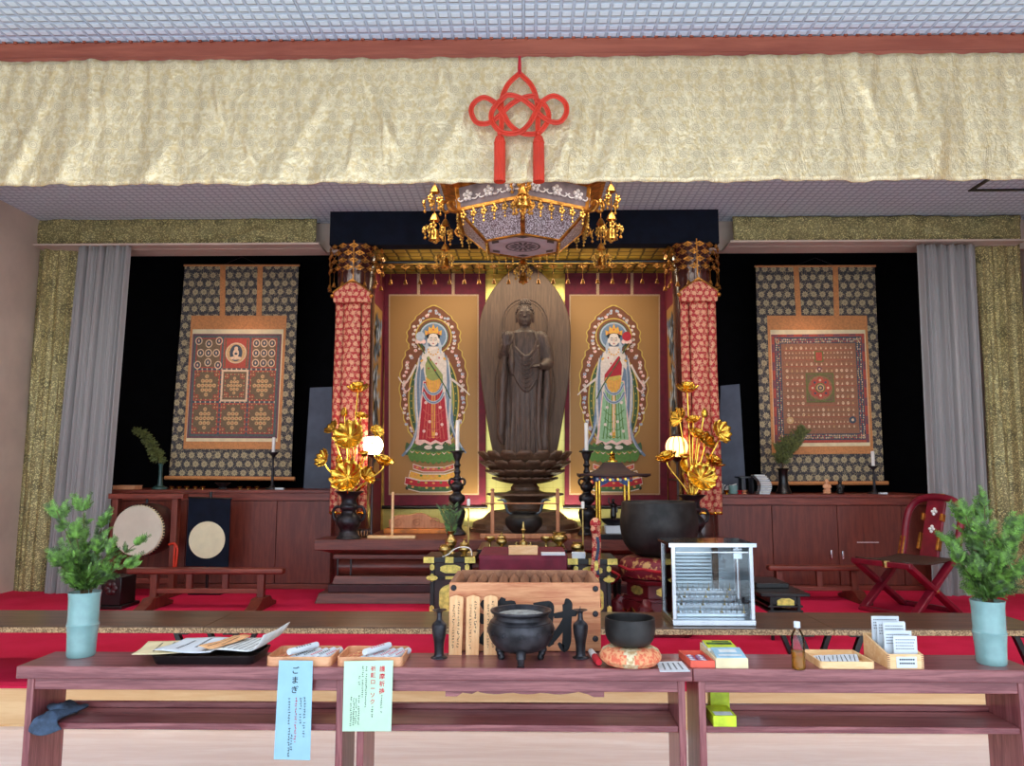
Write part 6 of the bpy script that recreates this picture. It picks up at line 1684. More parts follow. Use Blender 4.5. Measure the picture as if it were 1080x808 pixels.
# bathing-shrine with small figure
Y = 7.05
c = on_altar(647, Y); k = Y/F*1.004
t = thing('miniature_shrine', 'miniature roofed shrine on four gilt posts with blue painted frieze', 'shrine', c)
xe0, xe1 = X(611.5, Y, 500), X(684.5, Y, 500); cx = (xe0+xe1)/2; hw = (xe1-xe0)/2; hd = hw*.82
ze = Z(501.5, Y); za = Z(487, Y)
m = MB(); lev = [(1, 0), (.72, .12), (.5, .34), (.36, .62), (.26, .95)]
n = len(lev)
vs = []; fs = []
for f, h_ in lev:
    for i, (sx, sy) in enumerate(((-1, -1), (0, -1), (1, -1), (1, 0), (1, 1), (0, 1), (-1, 1), (-1, 0))):
        lift = .018*f if sx and sy and f == 1 else 0
        vs.append((cx+sx*hw*f, Y+.15+sy*hd*f, ze+(za-ze)*h_+lift))
for j in range(n-1):
    for i in range(8): fs.append((j*8+i, j*8+(i+1) % 8, (j+1)*8+(i+1) % 8, (j+1)*8+i))
fs.append(tuple(range((n-1)*8, n*8)))
m.add(vs, fs); m.build('roof', plain('dark_brown_roof', (58, 34, 34), .6), t, solid=.02, off=-1, ang=20)
m = MB().at((cx, Y+.15, za)); m.lathe([(.0, 0), (.05, 0), (.05, .012), (.022, .02), (.03, .04), (.018, .055), (.03, .075), (.008, .095), (0, .1)], 16, cap=False); m.build('finial', M['gold'], t)
blue = plain('blue_painted_frieze', (42, 74, 130), .5, var=.3, sc=40)
xp = (X(632.5, Y, 530), X(663.5, Y, 530)); yd = .14
zf0, zf1 = Z(511.5, Y), Z(502.5, Y)
m = MB()
for yy in (Y+.15-yd, Y+.15+yd): m.cb(xp[0]-.035, xp[1]+.035, yy-.012, yy+.012, zf0+.03, zf1)
for xx in xp: m.cb(xx-.012, xx+.012, Y+.15-yd, Y+.15+yd, zf0+.03, zf1)
fr = m.build('frieze', blue, t, smooth=False)
m = MB()
for i in range(14):
    x = lerp(xp[0]-.03, xp[1]+.03, (i+.5)/14); m.cur = i % 3; m.disc((x, lerp(zf0+.03, zf1, .5)+.010*sin(i*2)), .012, Y+.15-yd-.013, 8)
m.build('frieze_pattern', [M['white'], plain('frieze_red', (190, 80, 60), .6), M['gold']], fr, smooth=False)
for (xx, s) in ((xp[0], 1), (xp[1], -1)):
    m = MB(); m.prism([(xx, zf0-.035), (xx, zf0+.03), (xx+s*.09, zf0+.03), (xx+s*.05, zf0+.005), (xx+s*.02, zf0-.005)], Y+.15-yd-.01, Y+.15-yd+.01); m.build('corner_bracket', blue, t, smooth=False)
for xx in xp:
    for yy in (Y+.15-yd, Y+.15+yd):
        m = MB(); m.cyl((xx, yy), .014, ZALT+.05, zf0+.04, 12); m.build('post', M['gold'], t)
MB().cb(xp[0]-.06, xp[1]+.06, Y-.04, Y+.34, ZALT+.001, ZALT+.05).build('base', M['lacquer'], t, bevel=.005)
cs = Vector((cx, Y+.13, ZALT+.051))
t = thing('offering_stand', 'white paper wrapped stand under the miniature shrine', 'stand', cs)
zq = Z(555, Y)
m = MB(); m.frus(cs.x-.075, cs.x+.075, cs.y-.07, cs.y+.07, cs.z, cs.x-.082, cs.x+.082, cs.y-.075, cs.y+.075, zq); m.build('paper_wrap', M['white'], t, smooth=False)
t = thing('small_basin', 'small black basin under the miniature shrine', 'basin', (cs.x, cs.y, zq+.001))
m = MB().at((cs.x, cs.y, zq+.001)); m.lathe([(0, 0), (.06, .0), (.10, .03), (.115, .055), (.118, .06), (.108, .06), (.095, .045), (0, .04)], 28, cap=False); m.build('bowl', M['iron'], t)
f0 = zq+.042
t = thing('small_figure', 'tiny black standing figure with one raised arm inside the miniature shrine', 'figurine', (cs.x, cs.y, f0))
m = MB().at((cs.x, cs.y, f0))
m.lathe([(0, 0), (.035, 0), (.035, .012), (.022, .018), (.03, .04), (.026, .09), (.022, .12), (.027, .15), (.012, .168)], 14, cap=False); m.ball((0, 0, .185), (.017, .018, .021), 12, 8)
m.tube([(-.024, 0, .15), (-.04, 0, .17), (-.042, 0, .215)], [.009, .008, .006], 8); m.tube([(.024, 0, .15), (.036, 0, .12), (.034, -.01, .075)], [.009, .008, .006], 8)
o = m.build('figure', M['lacquer'], t); md = o.modifiers.new('r', 'REMESH'); md.mode = 'VOXEL'; md.voxel_size = .004; md.use_smooth_shade = True

# ------------------------------------------------------------------ black and gilt ritual tables
def gilt_patch(m, x0, x1, z0, z1, y, lobes=4):
    """cusped gilt plaque"""
    pts = []
    cx, cz = (x0+x1)/2, (z0+z1)/2; hw, hh = (x1-x0)/2, (z1-z0)/2
    for i in range(48):
        a = 2*PI*i/48; q = (abs(cos(a))**2.6+abs(sin(a))**2.6)**(-1/2.6); f = q*(1-.07*abs(cos(a*lobes)))
        pts.append((cx+hw*f*cos(a), cz+hh*f*sin(a)))
    m.prism(pts, y-.004, y)
def ritual_table(lab, pl, pr, Y, zt, depth, name='ritual_table'):
    x0, x1 = X(pl, Y, 590), X(pr, Y, 590); k = Y/F
    t = thing(name, lab, 'table', ((x0+x1)/2, Y+depth/2, ZP), 'black and gilt side tables by the main altar')
    MB().cb(x0, x1, Y, Y+depth, zt-.04, zt).build('table_top', M['lacquer'], t, bevel=.004)
    bx0, bx1 = x0+.045, x1-.045
    for xx in (bx0, bx1-.03):
        for yy in (Y+.03, Y+depth-.06): MB().cb(xx, xx+.03, yy, yy+.03, ZP+.001, zt-.04).build('leg', M['lacquer'], t, bevel=.002)
    m = MB(); m.cb(bx0+.01, bx1-.01, Y+.05, Y+depth-.05, ZP+.1, zt-.04); m.build('body_panel', M['dark_lacquer'], t, smooth=False)
    zr = zt-.15
    MB().cb(bx0-.02, bx1+.02, Y+.022, Y+.05, zr-.012, zr+.008).build('middle_rail', M['lacquer'], t, bevel=.002)
    MB().cb(bx0-.02, bx1+.02, Y+.022, Y+.05, ZP+.08, ZP+.11).build('lower_rail', M['lacquer'], t, bevel=.002)
    w = x1-x0
    def plate(mb): mb.build('gilt_fitting', M['gilt_plate'], t, smooth=False)
    for u0, u1 in ((-.005, .2), (.42, .58), (.8, 1.005)): m = MB(); m.cb(x0+w*u0, x0+w*u1, Y-.003, Y+.02, zt-.041, zt+.002); plate(m)
    for xx in (bx0, bx1-.03):
        for z0, z1 in ((zt-.10, zt-.05), (zr-.03, zr-.012), (zr+.008, zr+.03), (ZP+.11, ZP+.2)):
            m = MB(); m.prism([(xx-.002, z0+.012), (xx+.015, z0), (xx+.032, z0+.012), (xx+.032, z1-.012), (xx+.015, z1), (xx-.002, z1-.012)], Y+.024, Y+.031); plate(m)
        m = MB(); m.prism([(xx-.03, zr-.002), (xx-.015, zr-.018), (xx+.045, zr-.018), (xx+.06, zr-.002), (xx+.045, zr+.014), (xx-.015, zr+.014)], Y+.016, Y+.022); plate(m)
    m = MB(); m.cb(x0+w*.42, x0+w*.6, Y+.016, Y+.024, zr-.012, zr+.010); plate(m)
    m = MB(); gilt_patch(m, x0+w*.30, x0+w*.72, zt-.122, zt-.058, Y+.05); plate(m)
    m = MB(); gilt_patch(m, x0+w*.28, x0+w*.74, ZP+.13, zr-.05, Y+.05, 3); plate(m)
    return x0, x1
YT = 5.75; ZTB = P(474, 588, YT).z
rl = ritual_table('black lacquer side table with gilt fittings left of the offering box', 447, 501, YT, ZTB, .42)
rr_ = ritual_table('black lacquer side table with gilt fittings right of the offering box, under the brocade streamer', 599, 651, YT, ZTB-.01, .42)
def small_brass(name, lab, px, Y, ztab, prof, mat='brass', cat='vessel', grp='small brass altar vessels', sc=1.0, parts=()):
    x = X(px, Y, 585)
    t = thing(name, lab, cat, (x, Y, ztab), grp)
    m = MB(); m.at((x, Y, ztab+.0005), sc=sc); m.lathe(prof, 20, cap=False, sm=2); m.build('body', M[mat], t, ang=50)
    for nm, pf, mt in parts: m = MB(); m.at((x, Y, ztab+.0005), sc=sc); m.lathe(pf, 16, cap=False); m.build(nm, M[mt], t, ang=50)
    return Vector((x, Y, ztab))
pot = [(0, 0), (.03, 0), (.028, .008), (.014, .014), (.016, .022), (.042, .04), (.046, .056), (.038, .072), (.03, .078), (.036, .084), (.032, .086), (0, .08)]
lidk = [(.034, .086), (.03, .098), (.012, .106), (.008, .114), (.012, .122), (0, .13)]
cup = [(0, 0), (.028, 0), (.026, .006), (.010, .012), (.008, .04), (.014, .046), (.034, .058), (.038, .076), (.034, .076), (.028, .06), (0, .056)]
vas = [(0, 0), (.026, 0), (.02, .008), (.014, .02), (.03, .05), (.033, .07), (.018, .09), (.014, .105), (.024, .12), (.02, .12), (0, .1)]
small_brass('incense_jar', 'round brass jar at the front left of the left side table', 469, YT+.07, ZTB, pot)
small_brass('lidded_censer', 'brass lidded censer at the front right of the left side table', 489.5, YT+.09, ZTB, pot, parts=[('lid', lidk, 'brass')])
small_brass('offering_cup', 'brass stemmed cup behind the round jar on the left side table', 473, YT+.2, ZTB, cup)
v = small_brass('flower_vase', 'small brass vase with a green sprig on the left side table', 475.5, YT+.30, ZTB, vas, sc=1.4)
rng = random.Random(3)
t = thing('green_sprig', 'short green sprig standing in the small brass vase on the left side table', 'foliage', v+Vector((0, 0, .05)))
m = MB(); st_ = MB()
for i in range(9):
    a = rng.uniform(-1, 1); tip = v+Vector((a*.09-.015, rng.uniform(-.05, .05), .26+rng.uniform(0, .12)))
    path = spline([v+Vector((a*.006, 0, .06)), v+Vector((a*.015, 0, .18)), tip], 6); st_.tube(path, .002, 5)
    for j in range(4, len(path)):
        for s in (-1, 1):
            d = Vector((s*.8, rng.uniform(-.4, .4), .8)).normalized(); p = path[j]; L = rng.uniform(.05, .075); sd_ = d.cross(Vector((0, -1, .3))).normalized()
            m.add([p, p+d*L*.5+sd_*.006, p+d*L, p+d*L*.5-sd_*.006], [(0, 1, 2, 3)])
st_.build('stems', M['stem'], t); m.build('foliage', M['leaf2'], t, smooth=False, fix=False)
x = X(498.5, YT+.12, 585); 
t = thing('pricket_stand', 'slender brass pricket candle stand on the left side table', 'candlestick', (X(494, YT+.36, 575), YT+.36, ZTB))
pc = Vector((X(494, YT+.36, 575), YT+.36, ZTB+.0005)); hh = Z(533.5, YT+.36)-ZTB
m = MB().at(pc); m.lathe([(0, 0), (.035, 0), (.03, .01), (.008, .02), (.006, hh-.01), (.03, hh-.004), (.032, hh), (0, hh)], 18, cap=False); m.build('stem', M['brass'], t)
candle(pc.x, pc.y, ZTB+hh+.001, ZTB+hh+.055, .014, 'short white candle stub on the slender brass stand at left')
m = MB(); zw = ZTB+.002
t = thing('white_cord', 'white cord looped across the front of the left side table', 'cord', (X(487, YT+.04, 585), YT+.04, zw))
m.tube(spline([P(466.5, 587.5, YT+.04).xyz, P(473, 584.5, YT+.05), P(479, 579.5, YT+.05), P(487, 577, YT+.05), P(494, 577.8, YT+.05), P(497, 581, YT+.05), (P(497.6, 588, YT+.05).x, YT+.05, zw+.004)], 6), .0045, 6); m.build('cord_body', M['wax'], t)
# right side table goods
small_brass('incense_jar', 'dark red and brass jar on the right side table', 609, YT+.3, ZTB-.01, pot, sc=1.1)
t = thing('paper_block', 'small white block of folded paper on the right side table', 'paper', (X(610, YT+.06, 585), YT+.06, ZTB-.0095))
MB().cb(X(603, YT+.05, 582), X(617, YT+.05, 582), YT+.02, YT+.08, ZTB-.009, ZTB+.035).build('block', M['white'], t, bevel=.002)
pc = Vector((X(615, YT+.34, 570), YT+.34, ZTB-.0095)); hh = Z(535, YT+.34)-ZTB
t = thing('pricket_stand', 'slender brass pricket candle stand on the right side table', 'candlestick', pc)
m = MB().at(pc); m.lathe([(0, 0), (.035, 0), (.03, .01), (.008, .02), (.006, hh-.01), (.03, hh-.004), (.032, hh), (0, hh)], 18, cap=False); m.build('stem', M['brass'], t)
candle(pc.x, pc.y, pc.z+hh+.001, pc.z+hh+.055, .014, 'short white candle stub on the slender brass stand at right')
# brocade streamer with gilt fittings standing at the table's front corner
t = thing('brocade_streamer', 'narrow red and gold brocade streamer on a post beside the offering box', 'streamer', (X(628, 5.66, 600), 5.66, ZP+.001))
xx = X(628, 5.66, 590)
m = MB(); m.tube([(xx, 5.67, ZP+.002), (xx, 5.67, Z(546, 5.66))], .013, 10); m.build('post', M['dark_lacquer'], t)
m = MB(); m.sheet(lambda u, v: (xx+(u-.5)*.062+.008*sin(v*7), 5.645-.01*sin(u*PI), lerp(Z(552, 5.66), Z(640, 5.66), v)), 8, 30); m.build('brocade_strip', M['redbanner'], t, solid=.006)
m = MB(); m.sheet(lambda u, v: (xx+.012+(u-.5)*.022+.008*sin(v*7), 5.634, lerp(Z(566, 5.66), Z(606, 5.66), v)), 4, 20); m.build('white_strip', M['greycloth'], t, solid=.004)
m = MB(); m.ball((xx, 5.63, Z(552, 5.66)), (.04, .03, .045), 12, 8); m.ball((xx-.012, 5.62, Z(558, 5.66)), (.026, .024, .03), 10, 7); m.build('brocade_knot', M['redbanner'], t)
for py in (594, 612): m = MB(); gilt_patch(m, xx-.012, xx+.018, Z(py+8, 5.63), Z(py-3, 5.63), 5.628); m.build('gilt_fitting', M['gilt_plate'], t, smooth=False)
# main ritual altar and its vessels
YM = 6.2; ZM = P(553, 580, YM).z
t = thing('ritual_altar', 'square black ritual altar with gilt edge behind the raised seat', 'altar', (0, YM+.4, ZP))
x0, x1 = X(503, YM, 582), X(598, YM, 582)
MB().cb(x0, x1, YM, YM+.72, ZM-.035, ZM).build('table_top', M['lacquer'], t, bevel=.003)
MB().cb(x0+.03, x1-.03, YM+.03, YM+.69, ZP+.001, ZM-.035).build('body_panel', M['dark_lacquer'], t, smooth=False)
for a, b in ((518, 536), (568, 593)): m = MB(); m.cb(X(a, YM, 582), X(b, YM, 582), YM-.004, YM, ZM-.034, ZM+.001); m.build('gilt_fitting', M['gilt_plate'], t, smooth=False)
small_brass('offering_cup', 'brass stemmed cup at the left end of the ritual altar', 516.5, YM+.12, ZM, cup, sc=1.2)
small_brass('lidded_censer', 'brass lidded censer second from left on the ritual altar', 529, YM+.12, ZM, pot, parts=[('lid', lidk, 'brass')])
small_brass('offering_cup', 'brass stemmed cup right of the central bell on the ritual altar', 576, YM+.12, ZM, cup, sc=1.2)
small_brass('incense_jar', 'wide brass jar with red base at the right end of the ritual altar', 590, YM+.14, ZM, pot, sc=1.5)
bell = [(0, 0), (.045, 0), (.042, .012), (.03, .03), (.026, .05), (.010, .058), (.009, .07), (.016, .078), (.009, .086), (.009, .12), (.018, .13), (.01, .145), (.006, .18), (0, .19)]
c = small_brass('ritual_bell', 'tall brass handbell in the centre of the ritual altar', 552, YM+.10, ZM, bell, sc=1.15, cat='bell')
t = thing('vajra_tray', 'brass pronged tray around the central bell on the ritual altar', 'tray', c+Vector((0, -.03, 0)))
for s in (-1, 1):
    m = MB(); m.at(c+Vector((0, -.06, .012))); m.tube(spline([(s*.012, 0, 0), (s*.04, 0, .012), (s*.06, 0, .03), (s*.05, 0, .045)], 5), .008, 8); m.tube(spline([(s*.02, 0, 0), (s*.05, 0, -.002), (s*.085, 0, .006)], 4), .008, 8); m.build('prong', M['brass'], t)
m = MB(); m.at(c+Vector((0, -.06, .012))); m.ball((0, 0, 0), (.022, .018, .012), 12, 8); m.build('hub', M['brass'], t)
# raised seat with cloth, wooden box
YQ = 5.45; 
x0, x1 = X(507, YQ, 595), X(596.5, YQ, 595); zq = P(553, 585.5, YQ).z
t = thing('raised_seat', 'raised officiant seat draped in burgundy cloth behind the offering box', 'seat', ((x0+x1)/2, YQ+.3, ZP))
MB().cb(x0, x1, YQ, YQ+.6, ZP+.001, zq-.012).build('seat_box', M['dark_lacquer'], t, smooth=False)
m = MB(); m.sheet(lambda u, v: (lerp(x0-.01, x1+.01, u), YQ-.012-.006*sin(u*22)*v, lerp(zq-.006, Z(612, YQ), v)), 60, 6); m.build('cloth_drape', M['burgundy'], t, solid=.006)
MB().cb(x0-.012, x1+.012, YQ-.014, YQ+.6, zq-.012, zq).build('seat_top', M['burgundy'], t, bevel=.003)
MB().cb(X(571, YQ, 585), X(596, YQ, 585), YQ-.02, YQ+.1, zq, zq+.012).build('edge_band', M['white'], t)
m = MB(); m.sheet(lambda u, v: (lerp(x0+.1, x1-.02, u), lerp(YQ-.3, YQ-.03, v), Z(600, YQ)+.03*sin(u*PI)*sin(v*PI)-.02), 16, 8)
t = thing('red_cushion', 'flat red cushion in front of the raised seat', 'cushion', ((x0+x1)/2, YQ-.16, ZP))
MB().cb(x0+.1, x1-.04, YQ-.31, YQ-.04, ZP+.001, Z(602, YQ)-.02).build('seat_block', M['dark_lacquer'], t, bevel=.01)
m.build('cover', M['red_cloth'], t, solid=.02, off=-1)
t = thing('plain_box', 'plain pale wooden box on the raised seat', 'box', (X(552, YQ, 581), YQ+.05, zq+.001))
z1 = P(553, 576.5, YQ).z
MB().cb(X(536.5, YQ, 581), X(567, YQ, 581), YQ+.0, YQ+.1, zq+.001, z1-.008).build('box_body', M['hinoki'], t, bevel=.002)
MB().cb(X(536.2, YQ, 581), X(567.3, YQ, 581), YQ-.003, YQ+.103, z1-.008, z1).build('lid', M['hinoki'], t, bevel=.002)
# ------------------------------------------------------------------ large bell bowl on its stand
YB2 = 5.9
cx = X(695, YB2, 560); k = YB2/F*1.006
zb_ = Z(586, YB2, 695); zt4 = Z(529.5, YB2, 695)
R0 = 39.5*k
t = thing('large_bell_bowl', 'very large blackened bronze bell bowl right of the offering box', 'bell bowl', (cx, YB2, zb_))
m = MB().at((cx, YB2, zb_)); H_ = zt4-zb_
m.lathe([(0, 0), (R0*.5, .003), (R0*.74, H_*.08), (R0*.92, H_*.26), (R0*1.0, H_*.5), (R0*1.0, H_*.68), (R0*.965, H_*.87), (R0*.945, H_), (R0*.89, H_), (R0*.88, H_*.9), (R0*.92, H_*.66), (R0*.86, H_*.3), (R0*.6, H_*.1), (0, H_*.06)], 64, cap=False, sm=4)
m.build('bowl', M['bowl_iron'], t, ang=50)
t = thing('bell_cushion', 'burgundy brocade cushion under the very large bell bowl', 'cushion', (cx, YB2, Z(608, YB2, 690)))
zc0 = Z(608, YB2, 690)
g = G('burgundy_gold_brocade', .55, .1); vv = g.noise(22, 3); g.col(g.mix(g.step(vv, .52, .62), (118, 24, 40), (196, 150, 92))); bb = g.mat
m = MB().at((cx, YB2, zc0)); Hc = zb_-zc0
m.lathe([(0, 0), (R0*.85, 0), (R0*1.0, Hc*.2), (R0*1.04, Hc*.5), (R0*.98, Hc*.8), (R0*.8, Hc*.97), (R0*.62, Hc*.985), (R0*.5, Hc*.985), (0, Hc*.985)], 48, cap=False, wob=lambda a, z: 1+.015*cos(8*a), sm=3); m.build('cover', bb, t)
m = MB().at((cx, YB2, zc0)); m.tube([(R0*1.045*cos(q), R0*1.045*sin(q), Hc*.5+.006*sin(8*q)) for q in [2*PI*i/48 for i in range(48)]], .011, 6, True); m.build('piping', M['red_cloth'], t)
t = thing('bell_stand', 'dark red lacquer stand with gilt scrolls under the very large bell bowl', 'stand', (cx, YB2, ZP+.001))
zs_ = zc0-.002
n6 = 6
red_l = plain('oxblood_lacquer', (98, 24, 30), .3, var=.15)
def hexr(r0, z0, r1, z1, rot=R(0)): 
    m = MB().at((cx, YB2, 0), rz=rot); m.lathe([(r0, z0), (r1, z1)], n6); return m
hexr(R0*.98, zs_-.035, R0*1.02, zs_).build('top_board', red_l, t, bevel=.006, smooth=False)
hexr(R0*.86, zs_-.13, R0*.86, zs_-.035).build('waist_frieze', red_l, t, smooth=False)
hexr(R0*1.0, zs_-.155, R0*.94, zs_-.13).build('shoulder_board', red_l, t, bevel=.006, smooth=False)
for q in range(6):
    a = R(60*q); ca, sa = cos(a), sin(a)
    m = MB().at((cx, YB2, 0), rz=a); zz0 = ZP+.002
    m.tube(spline([(R0*.96, 0, zs_-.15), (R0*1.06, 0, zs_-.21), (R0*1.0, 0, zs_-.30), (R0*.86, 0, zz0+.14), (R0*.9, 0, zz0+.05), (R0*1.04, 0, zz0+.02)], 5), [.04]*4+[.055]*4+[.05]*6+[.036]*6+[.034]*6, 10, flat=1.3); lg = m.build('leg', red_l, t)
    m = MB().at((cx, YB2, 0), rz=a); m.tube(spline([(R0*1.10, 0, zs_-.17), (R0*1.19, 0, zs_-.22), (R0*1.12, 0, zs_-.30), (R0*1.0, 0, zz0+.16)], 5), .008, 6); m.build('gilt_line', M['gold'], lg)
    a2 = R(60*q+30); ap = R0*.86*cos(R(30))
    m = MB().at((cx, YB2, 0), rz=a2+PI/2); gilt_patch(m, -R0*.24, R0*.24, zs_-.115, zs_-.05, -ap-.001); m.build('gilt_plaque', M['gilt_plate'], t, smooth=False)
    m = MB().at((cx, YB2, 0), rz=a2+PI/2)
    m.prism([(-R0*.46, zs_-.155), (R0*.46, zs_-.155), (R0*.44, zs_-.26), (R0*.3, zs_-.225), (R0*.16, zs_-.235), (0, zs_-.205), (-R0*.16, zs_-.235), (-R0*.3, zs_-.225), (-R0*.44, zs_-.26)], -R0*.86-.02, -R0*.86+.0); ap_ = m.build('cusped_apron', red_l, t, smooth=False)
    m = MB().at((cx, YB2, 0), rz=a2+PI/2)
    m.tube(spline([(R0*.44, -R0*.86-.022, zs_-.262), (R0*.3, -R0*.86-.022, zs_-.228), (R0*.16, -R0*.86-.022, zs_-.238), (0, -R0*.86-.022, zs_-.208), (-R0*.16, -R0*.86-.022, zs_-.238), (-R0*.3, -R0*.86-.022, zs_-.228), (-R0*.44, -R0*.86-.022, zs_-.262)], 4), .006, 6); m.build('gilt_line', M['gold'], ap_)
hexr(R0*1.04, ZP+.001, R0*1.04, ZP+.03).build('foot_ring', red_l, t, bevel=.005, smooth=False)
# red cord hanging from the bell's striker stand, between shrine table and bell
t = thing('black_stool', 'low black lacquer stool tied with a red cord left of the bell stand', 'stool', (X(640, 6.3, 620), 6.4, ZP+.001))
x0, x1 = X(633, 6.3, 610), X(655, 6.3, 610); zz = Z(610, 6.3)
MB().cb(x0-.02, x1, 6.25, 6.6, zz-.03, zz).build('seat', M['lacquer'], t, bevel=.01)
for xx in (x0, x1-.035):
    for yy in (6.27, 6.55): MB().cb(xx, xx+.03, yy, yy+.03, ZP+.001, zz-.03).build('leg', M['lacquer'], t, bevel=.002)
m = MB(); m.tube(spline([(x0-.03, 6.235, zz-.05), (x0+.06, 6.232, zz-.04), (x1-.06, 6.232, zz-.01), (x1-.02, 6.235, zz+.03), (x1-.08, 6.3, zz+.06)], 6), .011, 8); m.build('cord_wrap', M['red_cloth'], t)
# ------------------------------------------------------------------ glass candle case on the bench
Yg = 4.53
x0, x1 = X(708.5, Yg, 620), X(796.5, Yg, 620); zb_ = zbench+.001; zt4 = Z(574.5, Yg, 752); yd = .36
t = thing('candle_case', 'stainless steel and glass case with tiers of candle spikes on the low bench', 'display case', ((x0+x1)/2, Yg+yd/2, zb_))
MB().cb(x0, x1, Yg, Yg+yd, zb_, zb_+.035).build('base', M['silver'], t, bevel=.004)
m = MB(); m.cb(x0-.012, x1+.012, Yg-.01, Yg+yd+.01, zt4-.012, zt4+.008); m.build('top_plate', plain('dark_reflection_top', (70, 66, 66), .12, .9), t, bevel=.003)  # steel top darkened in colour for the dark room it reflects
MB().cb(x0-.013, x1+.013, Yg-.013, Yg-.01, zt4-.014, zt4+.009).build('top_trim', M['silver'], t)
for xx in (x0+.003, x1-.027):
    for yy in (Yg+.004, Yg+yd-.028): MB().cb(xx, xx+.024, yy, yy+.024, zb_+.035, zt4-.012).build('post', M['silver'], t, bevel=.003)
MB().cb(x0+.027, x1-.027, Yg+.008, Yg+.02, zt4-.05, zt4-.04).build('upper_rail', M['silver'], t, bevel=.002)
m = MB()
m.cb(x0+.027, x1-.027, Yg+yd-.018, Yg+yd-.012, zb_+.035, zt4-.05)
for i in range(11): z = lerp(zb_+.15, zt4-.1, i/10); m.tube([(x0+.03, Yg+yd-.02, z), (x0+.64*(x1-x0), Yg+yd-.02, z)], .0045, 6)
m.build('ribbed_back', plain('brushed_steel_back', (190, 204, 212), .34, .85, var=.05, sc=3), t, smooth=True)
MB().cb(x0+.66*(x1-x0), x0+.73*(x1-x0), Yg+yd-.05, Yg+yd-.018, zb_+.14, zt4-.05).build('chimney_duct', plain('brown_steel', (104, 90, 80), .35, .6), t, bevel=.004)
m = MB(); m.tube([(x0+.85*(x1-x0), Yg+.1, zb_+.14), (x0+.85*(x1-x0), Yg+.1, zt4-.02)], .012, 12); m.box((x0+.85*(x1-x0), Yg+.1, zt4-.06), (.05, .04, .06)); m.build('vent_tube', M['silver'], t)
MB().cb(x0+.028, x1-.028, Yg+.012, Yg+.016, zb_+.035, zt4-.05).build('front_pane', M['glass'], t, smooth=False)
for xx in (x0+.012, x1-.016): MB().cb(xx, xx+.004, Yg+.03, Yg+yd-.03, zb_+.035, zt4-.012).build('side_pane', M['glass'], t, smooth=False)
for j in range(4):
    z = zb_+.06+.034*j; y = Yg+.07+.06*j
    rk = MB(); rk.cb(x0+.03, x1-.03, y-.02, y+.02, z, z+.006).build('candle_rack', M['silver'], t, bevel=.002)
    rb = MB(); rb.cb(x0+.03, x1-.03, y+.018, y+.022, z-.02, z+.012); rk2 = rb.build('rack_edge', M['silver'], t)
    for i in range(13):
        xx = lerp(x0+.05, x1-.05, i/12); s = MB().at((xx, y, z+.006)); s.lathe([(.009, 0), (.007, .006), (.0025, .008), (.0006, .045)], 8); s.build('spike', M['brass'] if (i*5+j*3) % 4 == 0 else M['silver'], t)
# small black table with gilt plaque beside it
Y = 5.55
x0, x1 = X(812.5, Y, 626), X(854, Y, 626); zt4 = Z(626, Y, 833)
t = thing('ritual_stand', 'small black lacquer stand with an oval gilt plaque beside the glass case', 'table', ((x0+x1)/2, Y+.3, ZP+.001))
MB().cb(x0-.07, x1, Y-.01, Y+.62, zt4-.022, zt4).build('table_top', M['lacquer'], t, bevel=.004)
MB().cb(x0-.02, x1-.06, Y+.25, Y+.6, zt4+.0, zt4+.035).build('raised_tray', M['lacquer'], t, bevel=.004)
for xx in (x0-.0, x1-.085):
    for yy in (Y+.01, Y+.57): MB().cb(xx, xx+.022, yy, yy+.022, ZP+.001, zt4-.022).build('leg', M['lacquer'], t, bevel=.002)
zq = Z(641, Y, 833)
MB().cb(x0+.01, x1-.075, Y+.02, Y+.57, zq+.02, zt4-.022).build('body_panel', M['lacquer'], t, smooth=False)
for z in (zq, zq-.035): MB().cb(x0-.02, x1-.05, Y-.002, Y+.6, z, z+.014).build('rail', M['lacquer'], t, bevel=.003)
m = MB(); gilt_patch(m, X(820, Y, 635), X(839, Y, 635), Z(641, Y), Z(630.5, Y), Y+.019); m.build('gilt_plaque', M['gilt_plate'], t, smooth=False)
for yy in (Y+.16, Y+.4): m = MB(); m.cb(x0+.006, x0+.0105, yy-.03, yy+.03, zq+.05, zt4-.05); m.build('gilt_fitting', M['oldgold'], t, smooth=False)
# ------------------------------------------------------------------ left side of the platform
# big drum on its frame
YD = 7.25
c = P(144.5, 560, YD); k = YD/F*1.01; r = 26*k
t = thing('drum_stand', 'dark red wooden frame stand holding the big drum', 'stand', (c.x+.05, YD+.2, ZP+.001))
xl, xr = X(112, YD, 560), X(181.5, YD+.1, 560); ztb = Z(524, YD+.1, 150)
for xx in (xl, xr): MB().cb(xx-.03, xx+.03, YD+.12, YD+.2, ZP+.05, ztb-.01).build('post', M['mahogany'], t, bevel=.004)
MB().cb(X(108, YD, 523), X(193, YD+.1, 523), YD+.1, YD+.22, ztb-.02, ztb+.03).build('top_beam', M['mahogany_h'], t, bevel=.006)
MB().cb(xl, xr, YD+.13, YD+.19, ZP+.12, ZP+.17).build('lower_rail', M['mahogany_h'], t, bevel=.004)
for xx in (xl, xr): m = MB(); m.prism([(YD-.22, ZP+.001), (YD+.54, ZP+.001), (YD+.54, ZP+.03), (YD+.26, ZP+.07), (YD+.06, ZP+.07), (YD-.22, ZP+.03)], xx-.045, xx+.045, 'x'); m.build('foot', M['mahogany'], t, bevel=.004)
skin = plain('drum_skin', (214, 206, 186), .6, var=.05, sc=3)
t = thing('big_drum', 'big round drum with pale skin hanging in the dark red frame', 'drum', (c.x, YD+.16, c.z-r))
m = MB().at(c, rx=-PI/2); m.lathe([(0, .0), (r*.96, 0), (r, .012)], 56, cap=False); m.build('drum_head', skin, t)
